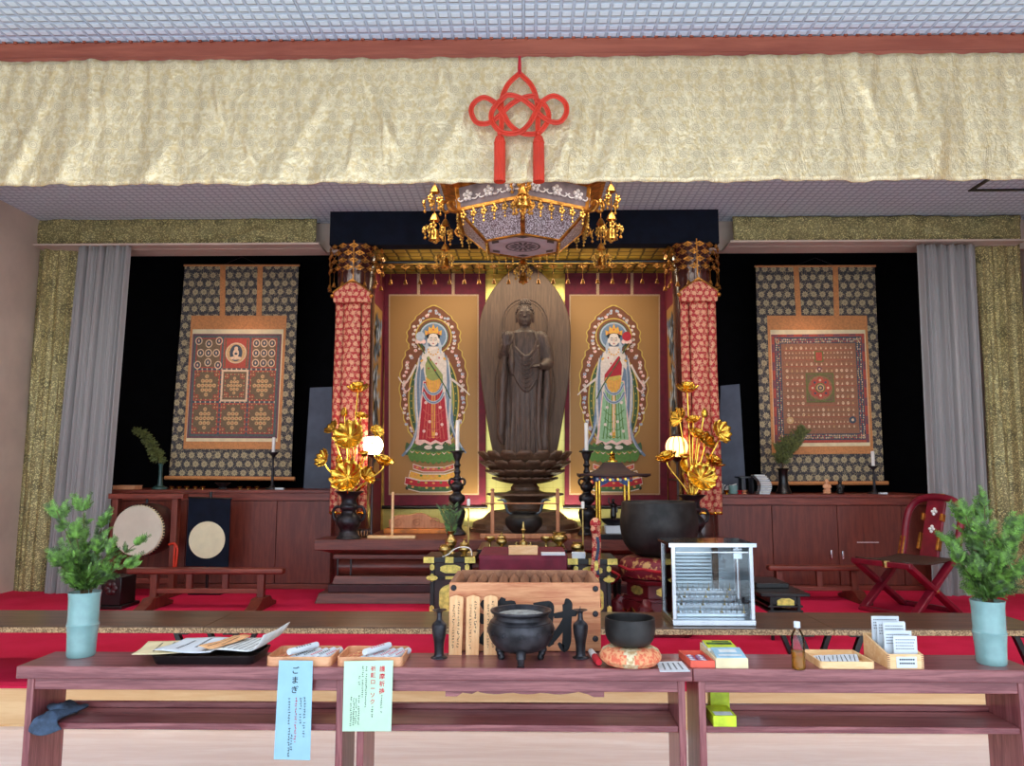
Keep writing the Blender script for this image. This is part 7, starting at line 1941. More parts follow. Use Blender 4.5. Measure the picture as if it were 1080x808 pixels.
m = MB().at(c, rx=-PI/2); m.lathe([(r, .012), (r*1.03, .05), (r*1.07, .15), (r*1.07, .2), (r*1.03, .3), (r, .34)], 56, cap=False); sh = m.build('shell', plain('drum_shell', (70, 30, 26), .3), t, ang=60)
m = MB().at(c, rx=-PI/2); m.lathe([(r, .34), (r*.96, .352), (0, .352)], 56, cap=False); m.build('drum_head', skin, t)
m = MB().at(c, rx=-PI/2); m.lathe([(r*1.002, .010), (r*1.032, .044)], 56, cap=False); m.build('skin_edge', M['cream'], t)
for i in range(56):
    a = 2*PI*i/56
    m = MB().at(c, rx=-PI/2); m.ball((r*1.018*cos(a), r*1.018*sin(a), .03), .011, 6, 4); m.build('stud', M['iron'], t)
m = MB(); m.tube([(c.x, YD+.16, c.z+r*1.07), (c.x, YD+.16, ztb-.02)], .012, 8); m.build('hanging_ring', M['iron'], t)
m = MB(); xx = xr+.04
m.tube(spline([(xx-.06, YD+.09, Z(576, YD)), (xx, YD+.08, Z(575, YD)), (xx+.03, YD+.08, Z(582, YD)), (xx+.02, YD+.08, Z(600, YD))], 6), .010, 8); m.tube(spline([(xx-.0, YD+.085, Z(575, YD)), (xx+.005, YD+.07, Z(588, YD)), (xx, YD+.08, Z(604, YD))], 6), .009, 8)
t = thing('drum_rope', 'red rope hanging from the post of the drum frame', 'cord', (xx, YD+.08, Z(604, YD))); m.build('rope_strand', M['redcord'], t)
# black carved box in front of the drum
Yk = 6.7
x0, x1 = X(106, Yk, 630), X(127, Yk, 630); zk = Z(609, Yk, 118)
t = thing('carved_box', 'small black box with carved rosette on the red carpet below the drum', 'box', ((x0+x1)/2, Yk+.15, ZP+.001))
MB().cb(x0, x1, Yk, Yk+.26, ZP+.03, zk).build('box_body', M['lacquer'], t, bevel=.006)
MB().cb(x0-.03, x1+.03, Yk-.03, Yk+.29, ZP+.001, ZP+.03).build('base', M['lacquer'], t, bevel=.004)
m = MB(); cx, cz = (x0+x1)/2, lerp(ZP+.03, zk, .6)
for q in range(6): a = PI/3*q; m.ball((cx+.035*cos(a), Yk-.004, cz+.035*sin(a)), (.026, .008, .026), 10, 6)
m.build('rosette', M['dark_lacquer'], t)
# moon disc panel
Yp = 7.5
q = [P(*a, Yp) for a in ((199, 525.5), (243, 527), (240.5, 598), (195.5, 597))]
t = thing('moon_disc_panel', 'navy cloth panel with a large cream disc, standing before the left cabinet', 'panel', ((q[2].x+q[3].x)/2, Yp, ZP+.001))
m = MB(); m.add(q+[p+Vector((0, .015, 0)) for p in q], [(0, 1, 2, 3), (7, 6, 5, 4), (0, 4, 5, 1), (1, 5, 6, 2), (2, 6, 7, 3), (3, 7, 4, 0)]); m.build('panel_sheet', M['navy'], t, smooth=False)
p = P(218.3, 569.5, Yp-.004); rr = 19*Yp/F
m = MB(); m.at(p, rx=PI/2); m.lathe([(rr, 0), (rr, .004), (0, .004)], 48, cap=False); m.build('moon_disc', plain('cream_disc', (226, 218, 182), .7, var=.03), t)
xx = (q[0].x+q[1].x)/2
m = MB(); m.tube([(xx, Yp+.03, ZP+.03), (xx, Yp+.03, Z(519, Yp))], .014, 10); m.build('pole', M['lacquer'], t)
m = MB(); m.tube([(q[0].x-.01, Yp+.012, q[0].z+.006), (q[1].x+.01, Yp+.012, q[1].z+.006)], .010, 8); m.build('top_rod', M['lacquer'], t)
m = MB(); m.cb(xx-.16, xx+.16, Yp-.03, Yp+.09, ZP+.001, ZP+.03); m.build('base', M['lacquer'], t, bevel=.006)
# low rail stand (and its twin at the right)
def rail_stand(lab, pa, pb, ytop, ybot, Y, ytr, legs, mids):
    x0, x1 = X(pa, Y, ytop), X(pb, Y, ytop); zt4 = Z(ytop, Y, (pa+pb)/2); k = Y/F
    t = thing('rail_stand', lab, 'stand', ((x0+x1)/2, Y, ZP+.001), 'low dark red rail stands')
    MB().cb(x0, x1, Y-.05, Y+.05, zt4-.05, zt4).build('top_rail', M['mahogany_h'], t, bevel=.016, seg=3)
    zl = Z(ytr, Y)
    xs = [X(p, Y, 620) for p in legs]
    MB().cb(xs[0], xs[-1], Y-.02, Y+.02, zl-.02, zl+.02).build('lower_rail', M['mahogany_h'], t, bevel=.004)
    for xx in xs:
        MB().cb(xx-.03, xx+.03, Y-.03, Y+.03, ZP+.07, zt4-.05).build('leg', M['mahogany'], t, bevel=.004)
        m = MB(); m.prism([(Y-.27, ZP+.001), (Y+.27, ZP+.001), (Y+.27, ZP+.03), (Y+.17, ZP+.055), (Y+.1, ZP+.10), (Y-.1, ZP+.10), (Y-.17, ZP+.055), (Y-.27, ZP+.03)], xx-.05, xx+.05, 'x'); m.build('foot', M['mahogany'], t, bevel=.005)
    for p in mids:
        xx = X(p, Y, 615); MB().cb(xx-.025, xx+.025, Y-.02, Y+.02, zl+.02, zt4-.05).build('spindle', M['mahogany'], t, bevel=.003)
rail_stand('low dark red rail stand in front of the moon disc panel', 136, 300, 599, 640, 6.75, 624, (163, 275.5), (200, 238))
rail_stand('low dark red rail stand in front of the right altar cabinet', 809, 905, 596, 630, 7.25, 620, (822, 901), (864,))
# ------------------------------------------------------------------ things on the left ledge
ZLl = ZL+.001
def slender_stand(px, Y, zb_, topy, lab):
    x = X(px, Y, 500); h = Z(topy, Y, px)-zb_
    t = thing('slender_candlestick', lab, 'candlestick', (x, Y, zb_), 'slender black candlesticks on the ledges')
    m = MB().at((x, Y, zb_)); m.lathe([(0, 0), (.07, 0), (.066, .012), (.03, .022), (.016, .05), (.013, h*.5), (.018, h*.55), (.012, h*.6), (.011, h*.84), (.02, h*.9), (.05, h*.97), (.052, h), (.03, h*.985), (0, h*.97)], 22, cap=False); m.build('candlestick_body', M['iron'], t, ang=50)
    return x, zb_+h*.975
x, z = slender_stand(287.5, 8.12, ZLl, 477, 'slender black candlestick on the left ledge')
candle(x, 8.12, z+.001, Z(461, 8.12), .018, 'white candle on the slender candlestick of the left ledge', 'candles on the slender ledge candlesticks')
ZRl = ZR+.001
x, z = slender_stand(921.5, 8.1, ZRl, 491.5, 'slender black candlestick on the right ledge')
candle(x, 8.1, z+.001, Z(476, 8.1), .018, 'white candle on the slender candlestick of the right ledge', 'candles on the slender ledge candlesticks')
def ledge_vase(px, Y, zb_, topy, lab, mat, slim=1.0):
    x = X(px, Y, 505); h = Z(topy, Y, px)-zb_
    t = thing('bud_vase', lab, 'vase', (x, Y, zb_), 'narrow flower vases on the ledges')
    m = MB().at((x, Y, zb_)); m.lathe([(0, 0), (.085, 0), (.08, .02), (.06*slim, .04), (.05*slim, .07), (.04*slim, h*.5), (.042*slim, h*.9), (.06*slim, h), (.05*slim, h), (.03*slim, h*.9), (0, h*.5)], 24, cap=False); m.build('vase_body', mat, t, ang=50)
    return Vector((x, Y, zb_+h))
v = ledge_vase(169, 8.15, ZLl, 489, 'narrow dark green vase on the left ledge beside the curtain', plain('dark_green_glaze', (50, 78, 74), .25), .5)
t = thing('conifer_sprig', 'drooping conifer sprig in the narrow vase on the left ledge', 'foliage', v-Vector((0, 0, .1)))
rng = random.Random(21); m = MB(); s_ = MB()
path = spline([v+Vector((0, 0, -.15)), P(167, 484, 8.15), P(160, 470, 8.15), P(151, 457, 8.15), P(143, 454, 8.15)], 10); s_.tube(path, .006, 6)
for i in range(10, len(path)):
    for _ in range(6): frond(m, path[i], Vector((rng.uniform(-1, 1)+.3, rng.uniform(-1, .4), rng.uniform(-.8, .5))), Vector((0, -1, .4)).normalized(), .085*(1.25-i/len(path)*.6), rng)
s_.build('stem', M['stem'], t); m.build('foliage', M['conifer'], t, smooth=False, fix=False)
v = ledge_vase(826, 8.15, ZRl, 494, 'narrow black vase on the right ledge', M['lacquer'], 1.15)
t = thing('conifer_sprig', 'upright green sprigs in the narrow black vase on the right ledge', 'foliage', v-Vector((0, 0, .1)))
m = MB(); s_ = MB()
for tx, ty in ((820, 472), (828, 468), (835, 463), (843, 458), (849, 455), (822, 482)):
    path = spline([v+Vector((0, 0, -.15)), v+Vector((.0, 0, .03)), v.lerp(P(tx, ty, 8.15), .55), P(tx, ty, 8.15)], 6); s_.tube(path, .005, 5)
    for i in range(9, len(path)):
        for _ in range(3): frond(m, path[i], Vector((rng.uniform(-.7, 1), rng.uniform(-.8, .3), rng.uniform(.2, 1))), Vector((0, -1, .4)).normalized(), .10, rng)
s_.build('stems', M['stem'], t); m.build('foliage', M['conifer'], t, smooth=False, fix=False)
def block(name, lab, cat, px0, px1, pt, Y, zb_, d, mat, grp=None, bevel=.003):
    m = MB(); x0, x1 = X(px0, Y, 510), X(px1, Y, 510); m.cb(x0, x1, Y, Y+d, zb_, Z(pt, Y, (px0+px1)/2)); return solo(m, name, lab, cat, mat, ((x0+x1)/2, Y+d/2, zb_), grp, bevel=bevel)
t = thing('wooden_box', 'flat reddish wooden box on the left ledge beside the curtain', 'box', (X(130, 7.98, 514), 8.06, ZLl))
x0, x1 = X(119, 7.98, 514), X(142, 7.98, 514); z1 = Z(512, 7.98, 130)
MB().cb(x0, x1, 7.98, 8.14, ZLl, z1-.012).build('box_body', M['traywood'], t, bevel=.002); MB().cb(x0-.004, x1+.004, 7.976, 8.144, z1-.012, z1).build('lid', M['traywood'], t, bevel=.003)
block('paper_packet', 'small white packet lying beside the left ledge candlestick', 'paper packet', 290, 299, 514.5, 7.95, ZLl, .05, M['white'])
block('paper_packet', 'small white packet lying beside the right ledge candlestick', 'paper packet', 928, 936, 519.5, 7.95, ZRl, .05, M['white'])
def ledge_cup(px, Y, zb_, s, lab, mat, grp, cat='vessel', pf=None):
    x = X(px, Y, 513); t = thing('ritual_cup', lab, cat, (x, Y, zb_), grp)
    m = MB().at((x, Y, zb_), sc=s); m.lathe(pf or [(0, 0), (.03, 0), (.026, .008), (.012, .014), (.03, .03), (.04, .05), (.036, .05), (.024, .03), (0, .026)], 18, cap=False); m.build('cup_body', mat, t)
nmz = ('leftmost', 'second', 'third', 'fourth', 'fifth', 'rightmost')
for i, px in enumerate((181, 189, 197, 206, 214)): ledge_cup(px, 8.08+.05*(i % 2), ZLl, .62, ('leftmost', 'second', 'third', 'fourth', 'fifth')[i]+' small brass cup in the row before the left scroll', M['brass'], 'small brass cups on the left ledge')
for i, px in enumerate((253, 262, 271)): ledge_cup(px, 8.1, ZLl, .62, ('first', 'second', 'third')[i]+' small brass cup between black bowl and candlestick on the left ledge', M['brass'], 'small brass cups on the left ledge')
t = thing('black_bowl', 'wide black footed bowl in the middle of the left ledge', 'bowl', (X(235, 8.2, 513), 8.2, ZLl))
m = MB().at((X(235, 8.2, 513), 8.2, ZLl)); m.lathe([(0, 0), (.05, 0), (.045, .01), (.03, .025), (.06, .05), (.085, .07), (.078, .07), (.05, .05), (0, .045)], 28, cap=False); m.build('bowl', M['iron'], t)
# right ledge small things
t = thing('leaflet_stack', 'curving white stack of folded leaflets at the left end of the right ledge', 'leaflets', (X(803, 8.0, 512), 8.0, ZRl))
x0 = X(797, 8.0, 512); zt4 = Z(502, 8.0, 803); n = 12
for i in range(n):
    f = i/(n-1); off = .05*sin(f*PI*.9)-.06*f; z = lerp(ZRl, zt4, f)
    m = MB(); m.cb(x0+.02+off, x0+.13+off, 7.95, 8.07, z, z+(zt4-ZRl)/n*.8); m.build('leaflet', M['paper'] if i % 2 else M['white'], t, smooth=False)
t = thing('black_tray_stand', 'small black stand with tray behind the leaflet stack on the right ledge', 'stand', (X(790, 8.15, 512), 8.15, ZRl))
x0, x1 = X(779, 8.15, 512), X(797, 8.15, 512); zt4 = Z(502.5, 8.15, 790)
MB().cb(x0, x1, 8.1, 8.3, zt4-.02, zt4).build('tray', M['lacquer'], t, bevel=.004)
for xx in (x0+.03, x1-.04): MB().cb(xx, xx+.015, 8.13, 8.27, ZRl, zt4-.02).build('leg', M['lacquer'], t)
ledge_cup(773, 8.0, ZRl, 1.5, 'pale green cup among small offerings on the right ledge', M['celadon'], 'offerings at the left end of the right ledge', 'cup', [(0, 0), (.024, 0), (.03, .01), (.031, .06), (.028, .06), (.026, .012), (0, .01)])
for i, (px, mt) in enumerate(((780, 'red_cloth'), (785, 'traywood'), (766, 'gold'))): ledge_cup(px, 7.98, ZRl, .8, ('small red offering cup', 'small wooden offering cup', 'small gilt offering cup')[i]+' near the pale green cup on the right ledge', M[mt], 'offerings at the left end of the right ledge')
t = thing('dried_flowers', 'pale dried flower bunch beside the red banner on the right ledge', 'flowers', (X(763, 8.05, 510), 8.05, ZRl))
m = MB(); rng = random.Random(2)
for i in range(26):
    a = rng.uniform(0, 2*PI); l = rng.uniform(.06, .14); c = Vector((X(762, 8.05, 515), 8.05, ZRl+.005)); m.tube([c, c+Vector((cos(a)*l*.6, sin(a)*.05, l*.6)), c+Vector((cos(a)*l*1.1, sin(a)*.07, l*.72))], [.002, .003, .006], 5)
m.build('flower_stems', M['wax'], t)
def figurine(px, Y, zb_, topy, mat, lab):
    x = X(px, Y, 513); h = Z(topy, Y, px)-zb_
    t = thing('seated_figurine', lab, 'figurine', (x, Y, zb_), 'small carved figurines on the right ledge')
    m = MB().at((x, Y, zb_), sc=h/.15); m.ball((0, 0, .012), (.045, .035, .012), 14, 7); m.ball((0, 0, .035), (.042, .034, .022), 14, 8); m.ball((0, 0, .075), (.03, .024, .04), 14, 9); m.ball((0, -.002, .127), (.022, .021, .025), 14, 9)
    for s in (-1, 1): m.tube([(s*.028, 0, .095), (s*.036, -.012, .07), (s*.01, -.03, .055)], [.011, .011, .009], 8)
    o = m.build('figure', mat, t); md = o.modifiers.new('r', 'REMESH'); md.mode = 'VOXEL'; md.voxel_size = .005; md.use_smooth_shade = True
figurine(872, 8.0, ZRl, 505.5, M['traywood'], 'pale wooden seated figurine on the right ledge')
figurine(886, 8.05, ZRl, 506, M['lacquer'], 'black seated figurine on the right ledge beside the wooden one')
# ------------------------------------------------------------------ red folding chair
cr = M['chair_red']
base = P(972, 648, 6.45); base.z = ZP+.001
base = PZ(962, 645, ZP)
t = thing('folding_chair', 'dark red lacquered folding chair with looped back in front of the right curtain', 'chair', (base.x, base.y, ZP+.001))
rot = R(28)
def L(x, y, z): # x towards the chair's back, y its width
    c_, s_ = cos(rot), sin(rot)
    return Vector((base.x+x*c_-y*s_, base.y+x*s_+y*c_, ZP+.001+z))
hw = .25; sh = .42
for sy in (-1, 1):
    MB().bar(L(-.33, sy*hw*.94, .0), L(.23, sy*hw*.94, sh+.02), .07, .04).build('leg', cr, t, bevel=.008)
    MB().bar(L(.25, sy*hw, 0), L(-.36, sy*hw, sh), .07, .04).build('leg', cr, t, bevel=.008)
    m = MB(); p = L(-.05, sy*hw*1.08, sh*.49); m.ball(p, .022, 10, 7); m.build('pivot', M['brass'], t)
MB().bar(L(-.36, -hw-.03, sh), L(-.36, hw+.03, sh), .05, .045).build('seat_rail', cr, t, bevel=.008)
MB().bar(L(.23, -hw-.02, sh+.01), L(.23, hw+.02, sh+.01), .05, .045).build('seat_rail', cr, t, bevel=.008)
for xx in (-.32, .25): MB().bar(L(xx, -hw, .02), L(xx, hw, .02), .05, .04).build('foot_rail', cr, t, bevel=.008)
m = MB(); m.sheet(lambda u, v: L(lerp(-.36, .22, u), lerp(-hw, hw, v), sh+.028-.025*sin(u*PI)), 12, 8); m.build('seat', M['leather'], t, solid=.012)
def bk(y, z): return L(.24+(z-.4)*.33, y, z)
pts = [bk(-hw, .40), bk(-hw*.98, .55), bk(-hw*1.02, .7), bk(-hw*.98, .83), bk(-hw*.72, .92), bk(-hw*.3, .955), bk(0, .96), bk(hw*.3, .955), bk(hw*.72, .92), bk(hw*.98, .83), bk(hw*1.02, .7), bk(hw*.98, .55), bk(hw, .40)]
MB().tube(spline(pts, 6), .032, 10).build('back_frame', cr, t)
m = MB(); m.add([bk(-.085, .42), bk(.085, .42), bk(.085, .94), bk(-.085, .94)]+[bk(y, z)+Vector((.02, 0, 0)) for y, z in ((-.085, .42), (.085, .42), (.085, .94), (-.085, .94))], [(0, 1, 2, 3), (7, 6, 5, 4), (0, 4, 5, 1), (1, 5, 6, 2), (2, 6, 7, 3), (3, 7, 4, 0)]); spl = m.build('splat', cr, t, bevel=.006)
nrm = (bk(0, 1)-bk(0, .5)).cross(bk(.1, .5)-bk(0, .5)).normalized()
if nrm.x > 0: nrm = -nrm
for y, z, h_ in ((-.088, .57, .14), (.088, .57, .14), (-.088, .78, .06), (.088, .78, .06), (0, .962, .0)):
    m = MB(); a, b = (bk(y, z-h_/2), bk(y, z+h_/2)) if h_ else (bk(-.08, z), bk(.08, z)); m.bar(a+nrm*.006, b+nrm*.006, .022, .05); m.build('brass_fitting', M['oldgold'], t, bevel=.003)
for z in (.68, .83):
    for dy, dz in ((-.016, 0), (.016, 0), (0, .022), (0, -.022)): m = MB(); m.ball(bk(dy, z+dz)+nrm*.004, .014, 10, 7); m.build('inlay', M['wax'], spl)
for y in (-hw, hw): m = MB(); m.bar(bk(y, .44)+nrm*.004, bk(y, .60)+nrm*.004, .05, .052); m.build('brass_fitting', M['oldgold'], t, bevel=.004)
m = MB(); p = L(-.362, -hw*.2, sh); m.box(p, (.06, .06, .056)); m.build('brass_fitting', M['brass'], t, bevel=.004)
# ------------------------------------------------------------------ hexagonal hanging canopy
YK = 5.9
cx = X(551.5, YK, 240)
def kz(py): return Z(py, YK)
kk = YK/F*1.01
z_bot = kz(259.5); z_mid = Z(231, 5.55); z_up = Z(211, 5.5); z_eave = Z(201, 5.45)
Rb, Rm, Ru, Re = 44*kk, 75*kk, 78*kk, 95*kk
z_mid = z_bot+.20; z_up = z_mid+.185; z_eave = z_up+.05
t = thing('hanging_canopy', 'hexagonal gilt canopy with white lace panels hanging before the statue', 'canopy', (cx, YK, z_bot))
def hx(r, z, i): a = R(-90+60*i); return Vector((cx+r*cos(a), YK+r*sin(a), z))
def quad_panel(name, a, b, c, d, mat, th=.012, inset=0, parent=t):
    n_ = (b-a).cross(d-a).normalized(); m = MB(); m.add([a, b, c, d]+[p+n_*th for p in (a, b, c, d)], [(0, 1, 2, 3), (7, 6, 5, 4), (0, 4, 5, 1), (1, 5, 6, 2), (2, 6, 7, 3), (3, 7, 4, 0)]); return m.build(name, mat, parent, smooth=False)
flor = plain('white_floral_relief', (232, 226, 224), .5, var=.04)
for i in range(6):
    a, b = hx(Rb, z_bot, i), hx(Rb, z_bot, i+1); c, d = hx(Rm, z_mid, i+1), hx(Rm, z_mid, i)
    quad_panel('sloping_panel', a, b, c, d, M['lace'])
    e, f = hx(Ru, z_up, i+1), hx(Ru, z_up, i)
    fp = quad_panel('frieze_panel', d, c, e, f, plain('grey_frieze', (120, 106, 110), .6) if i == 0 else bpy.data.materials['grey_frieze'])
    g_, h_ = hx(Re, z_eave, i+1), hx(Re, z_eave, i)
    quad_panel('eave_panel', f, e, g_, h_, M['oldgold'], .02)
    j_, k_ = hx(Re*.35, z_eave+.42, i+1), hx(Re*.35, z_eave+.42, i)
    quad_panel('roof_panel', h_, g_, j_, k_, M['oldgold'], .02)
    # floral relief on the frieze
    outn = Vector((cos(R(-60+60*i)), sin(R(-60+60*i)), 0))
    for q in range(3):
        u = (q+.5)/3; p = d.lerp(c, u).lerp(f.lerp(e, u), .5)+outn*.014; tx = (c-d).normalized()
        m = MB()
        for s in range(5):
            aa = 2*PI*s/5+PI/2; pp = p+tx*.03*cos(aa)+Vector((0, 0, 1))*.03*sin(aa); m.ball(pp, .017, 8, 5)
        m.ball(p, .012, 8, 5)
        for s in (-1, 1): m.tube(spline([p+tx*s*.04-Vector((0, 0, .03)), p+tx*s*.07-Vector((0, 0, .035)), p+tx*s*.09-Vector((0, 0, .015)), p+tx*s*.075-Vector((0, 0, .005))], 4), .006, 5)
        m.build('flower_relief', flor, fp)
    # ribs and edges
    m = MB(); m.bar(hx(Rb, z_bot, i), hx(Rm, z_mid, i), .035); m.bar(hx(Rm, z_mid, i), hx(Ru, z_up, i), .04); m.build('corner_rib', M['oldgold'], t, bevel=.004)
    m = MB(); m.bar(a, b, .03); m.build('lower_rim', M['oldgold'], t, bevel=.004)
    m = MB(); m.bar(d, c, .035, .03); m.build('middle_rim', M['oldgold'], t, bevel=.004)
    m = MB(); m.bar(f, e, .035, .03); m.build('upper_rim', M['oldgold'], t, bevel=.004)
    m = MB(); m.bar(h_, g_, .05, .05); m.build('eave_rim', M['oldgold'], t, bevel=.006)
    # curled bracket at the eave corner
    rad = (hx(1, 0, i)-hx(0, 0, i)).normalized(); o = hx(Re, z_eave, i)
    m = MB(); m.tube(spline([o, o+rad*.05+Vector((0, 0, -.02)), o+rad*.09+Vector((0, 0, .02)), o+rad*.08+Vector((0, 0, .07)), o+rad*.04+Vector((0, 0, .075)), o+rad*.04+Vector((0, 0, .045))], 5), .014, 7); m.build('eave_hook', M['oldgold'], t)
    m = MB(); o = hx(Rm*1.0, z_mid, i); m.tube(spline([o, o+rad*.06+Vector((0, 0, -.02)), o+rad*.1+Vector((0, 0, .03)), o+rad*.06+Vector((0, 0, .06)), o+rad*.04+Vector((0, 0, .03))], 5), .012, 7); m.build('rim_hook', M['oldgold'], t)
    # drops along the middle rim and the bottom rim
    for q in range(6):
        p = d.lerp(c, (q+.5)/6)+outn*.02
        m = MB(); m.ball(p-Vector((0, 0, .02)), .012, 6, 4)
        for s in range(5): aa = 2*PI*s/5; m.ball(p-Vector((0, 0, .055))+tx*.018*cos(aa)+Vector((0, 0, .018*sin(aa))), .012, 6, 4)
        m.ball(p-Vector((0, 0, .10)), .009, 6, 4); m.tube([p, p-Vector((0, 0, .125))], .003, 5); m.ball(p-Vector((0, 0, .128)), .010, 6, 4); m.build('flower_drop', M['canopy_gilt'], t)
    for q in (range(5) if i in (1, 2, 3, 4) else ()):
        p = a.lerp(b, (q+.5)/5)
        m = MB(); m.tube([p, p-Vector((0, 0, .07))], .003, 5)
        for s in range(3): m.ball(p-Vector((0, 0, .02+.025*s)), .009, 6, 4)
        m.build('bead_drop', M['canopy_gilt'], t)
m = MB(); m.add([hx(Rb, z_bot-.004, i) for i in range(6)]+[hx(Rb, z_bot+.012, i) for i in range(6)], [(0, 1, 2, 3, 4, 5), (11, 10, 9, 8, 7, 6)]+[(i, (i+1) % 6, 6+(i+1) % 6, 6+i) for i in range(6)])
bp = m.build('bottom_plate', plain('pale_mauve_plate', (200, 184, 190), .5, var=.04), t, smooth=False)
dark = plain('dark_openwork', (84, 70, 72), .5)
m = MB(); zb_ = z_bot-.006
def flat_ring(m, r0, r1, n=32): 
    vs = []
    for q in range(n): a = 2*PI*q/n; vs += [(cx+r0*cos(a), YK+r0*sin(a), zb_), (cx+r1*cos(a), YK+r1*sin(a), zb_)]
    m.add(vs, [(2*q, 2*q+1, 2*((q+1) % n)+1, 2*((q+1) % n)) for q in range(n)])
flat_ring(m, .125, .14); flat_ring(m, .02, .04)
for q in range(14):
    a = 2*PI*q/14; rr = .082; m.add([(cx+rr*cos(a)+.038*cos(a+v)*1.0*(1 if abs(cos(v)) else 1)*(.95 if True else 1), YK+rr*sin(a)+.038*sin(a+v)*.95, zb_) if False else (cx+(rr+.036*cos(v))*cos(a)-.013*sin(v)*sin(a), YK+(rr+.036*cos(v))*sin(a)+.013*sin(v)*cos(a), zb_) for v in [2*PI*e/12 for e in range(12)]], [tuple(range(12))])
m.build('medallion', dark, bp, smooth=False)
m = MB()
for i in range(6):
    p = hx(Rb*.86, zb_, i); q1 = hx(Rb*.86, zb_, i).lerp(hx(Rb*.86, zb_, i+1), .22); q0 = hx(Rb*.86, zb_, i).lerp(hx(Rb*.86, zb_, i-1), .22); m.add([p, q1, hx(Rb*.66, zb_, i), q0], [(0, 1, 2, 3)])
m.build('corner_ornament', dark, bp, smooth=False)
m = MB(); m.lathe([(Re*.35, z_eave+.42), (Re*.2, z_eave+.5), (.06, z_eave+.56), (.03, z_eave+.62)], 6, (cx, YK)); m.build('crown', M['oldgold'], t)
m = MB(); m.tube([(cx, YK, z_eave+.6), (cx, YK, ZC)], .015, 8); m.build('suspension_rod', M['iron'], t)
# six pendants at the eave corners
def yoraku(o, L, lab):
    t = thing('hanging_pendant', lab, 'hanging ornament', o-Vector((0, 0, L)), 'gilt flower pendants at the canopy corners')
    m = MB(); m.tube([o+Vector((0, 0, .01)), o-Vector((0, 0, L*.95))], .004, 6); m.build('chain', M['oldgold'], t)
    z = .06; r_ = random.Random(len(lab))
    for tier in range(2):
        c = o-Vector((0, 0, z+.05))
        m = MB(); m.at(c); m.lathe([(.0, .05), (.012, .045), (.026, .018), (.036, -.01), (.03, -.008), (.012, .01)], 14, cap=False, wob=lambda a, z: 1+.12*cos(6*a)); m.build('crown_cap', M['canopy_gilt'], t)
        for q in range(6):
            a = 2*PI*q/6+tier*.5; rq = (.036, .062)[q % 2]; p = c+Vector((rq*cos(a), rq*sin(a), -.02-.03*(q % 2)))
            m = MB(); m.tube([p, p+Vector((.015*cos(a), .015*sin(a), -.03)), p+Vector((.012*cos(a), .012*sin(a), -.10))], .003, 5)
            tx = Vector((-sin(a), cos(a), 0))
            for s in range(5): aa = 2*PI*s/5; m.ball(p+Vector((.02*cos(a), .02*sin(a), -.045))+tx*.017*cos(aa)+Vector((0, 0, .017*sin(aa))), .011, 6, 4)
            m.ball(p+Vector((.012*cos(a), .012*sin(a), -.075)), .009, 6, 4); m.ball(p+Vector((.012*cos(a), .012*sin(a), -.105)), .012, 6, 5); m.build('flower_strand', M['canopy_gilt'], t)
        z += L*.42
    c = o-Vector((0, 0, L-.07))
    m = MB(); m.at(c); m.lathe([(0, .05), (.02, .045), (.032, .02), (.036, -.02), (.046, -.04), (.04, -.04), (.03, -.02), (0, -.01)], 16, cap=False); m.ball((0, 0, -.05), .014, 8, 6); m.build('bell', M['canopy_gilt'], t)
zz = z_eave-.005
for i, (lab, L) in enumerate((('gilt flower pendant hanging at the front corner of the canopy', .40), ('gilt flower pendant at the right front corner of the canopy', .52), ('gilt flower pendant at the right rear corner of the canopy', .52), ('gilt flower pendant at the rear corner of the canopy, before the halo top', .55), ('gilt flower pendant at the left rear corner of the canopy', .52), ('gilt flower pendant at the left front corner of the canopy', .52))):
    o = hx(Re+.06, zz-.01, i); 
    yoraku(o, L, lab)
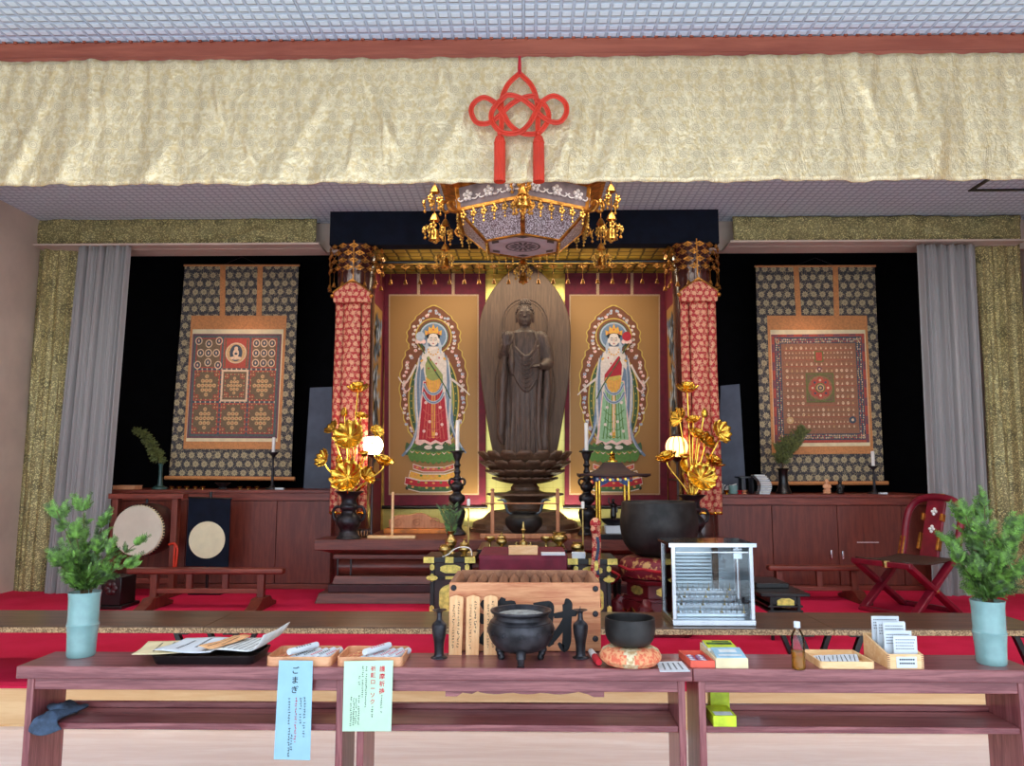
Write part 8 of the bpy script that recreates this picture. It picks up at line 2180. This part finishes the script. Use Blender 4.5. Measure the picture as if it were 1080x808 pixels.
# ------------------------------------------------------------------ gilt nets around the column heads and along the alcove front
def net_mb(pts_fn, cols, rows, sz):
    m = MB()
    return m
def gilt_net(lab, path, z_top, tiers, loc):
    """openwork net of small lozenge plates hung along a path of (x, y)"""
    t = thing('gilt_net', lab, 'hanging ornament', loc, 'gilt nets at the column heads')
    n = len(path)
    for r in range(tiers):
        for i in range(n):
            if (i+r) % 2: continue
            p = path[i]; q = path[min(i+1, n-1)]; d = Vector((q[0]-path[max(i-1, 0)][0], q[1]-path[max(i-1, 0)][1], 0)).normalized()
            c = Vector((p[0], p[1], z_top-.04-.075*r)); u = Vector((0, 0, 1)); no = d.cross(u)
            m = MB()
            for s, w_ in ((1, .052), ):
                P4 = [c+d*w_, c+u*w_*.55, c-d*w_, c-u*w_*.55]; Q4 = [c+d*w_*.55, c+u*w_*.3, c-d*w_*.55, c-u*w_*.3]
                for a in range(4): b = (a+1) % 4; m.add([P4[a], P4[b], Q4[b], Q4[a]]+[x+no*.006 for x in (P4[a], P4[b], Q4[b], Q4[a])], [(0, 1, 2, 3), (7, 6, 5, 4), (0, 4, 5, 1), (1, 5, 6, 2), (2, 6, 7, 3), (3, 7, 4, 0)])
            m.ball(c, .014, 6, 5)
            for dd in (-1, 1):
                if 0 <= i+dd < n: e = path[i+dd]; m.tube([c-u*.02+d*dd*.03, Vector((e[0], e[1], z_top-.04-.075*(r+1)))+u*.03], .003, 4)
            m.build('lozenge_plate', M['oldgold'], t, smooth=False)
    for i in range(0, n, 2):
        p = path[i]; c = Vector((p[0], p[1], z_top-.04-.075*tiers+.03))
        m = MB(); m.tube([c+Vector((0, 0, .03)), c-Vector((0, 0, .10))], .003, 4); m.at(c-Vector((0, 0, .12))); m.lathe([(0, .03), (.012, .02), (.016, 0), (.024, -.02), (0, -.012)], 10, cap=False); m.build('pendant_bell', M['oldgold'], t)
for sd, px in (('left', 371), ('right', 735)):
    x = X(px, 7.6); r = .27
    path = [(x+r*cos(R(-180+a)), 7.6+r*sin(R(-180+a))) for a in range(0, 181, 12)]
    gilt_net('gilt openwork net of lozenges around the top of the '+sd+' column', path, ZS-.01, 4, (x, 7.6, ZS-.5))
xa, xb = X(392, 7.72), X(714, 7.72)
n = 41; path = [(lerp(xa, xb, i/(n-1)), 7.72) for i in range(n)]
gilt_net('long gilt fringe of lozenges and bells across the front of the alcove', path, Z(277, 7.72), 1, (0, 7.72, Z(300, 7.72)))
m = MB(); m.tube([(xa, 7.72, Z(276, 7.72)), (xb, 7.72, Z(276, 7.72))], .016, 8); struct(m, 'trim_5', M['lacquer'])
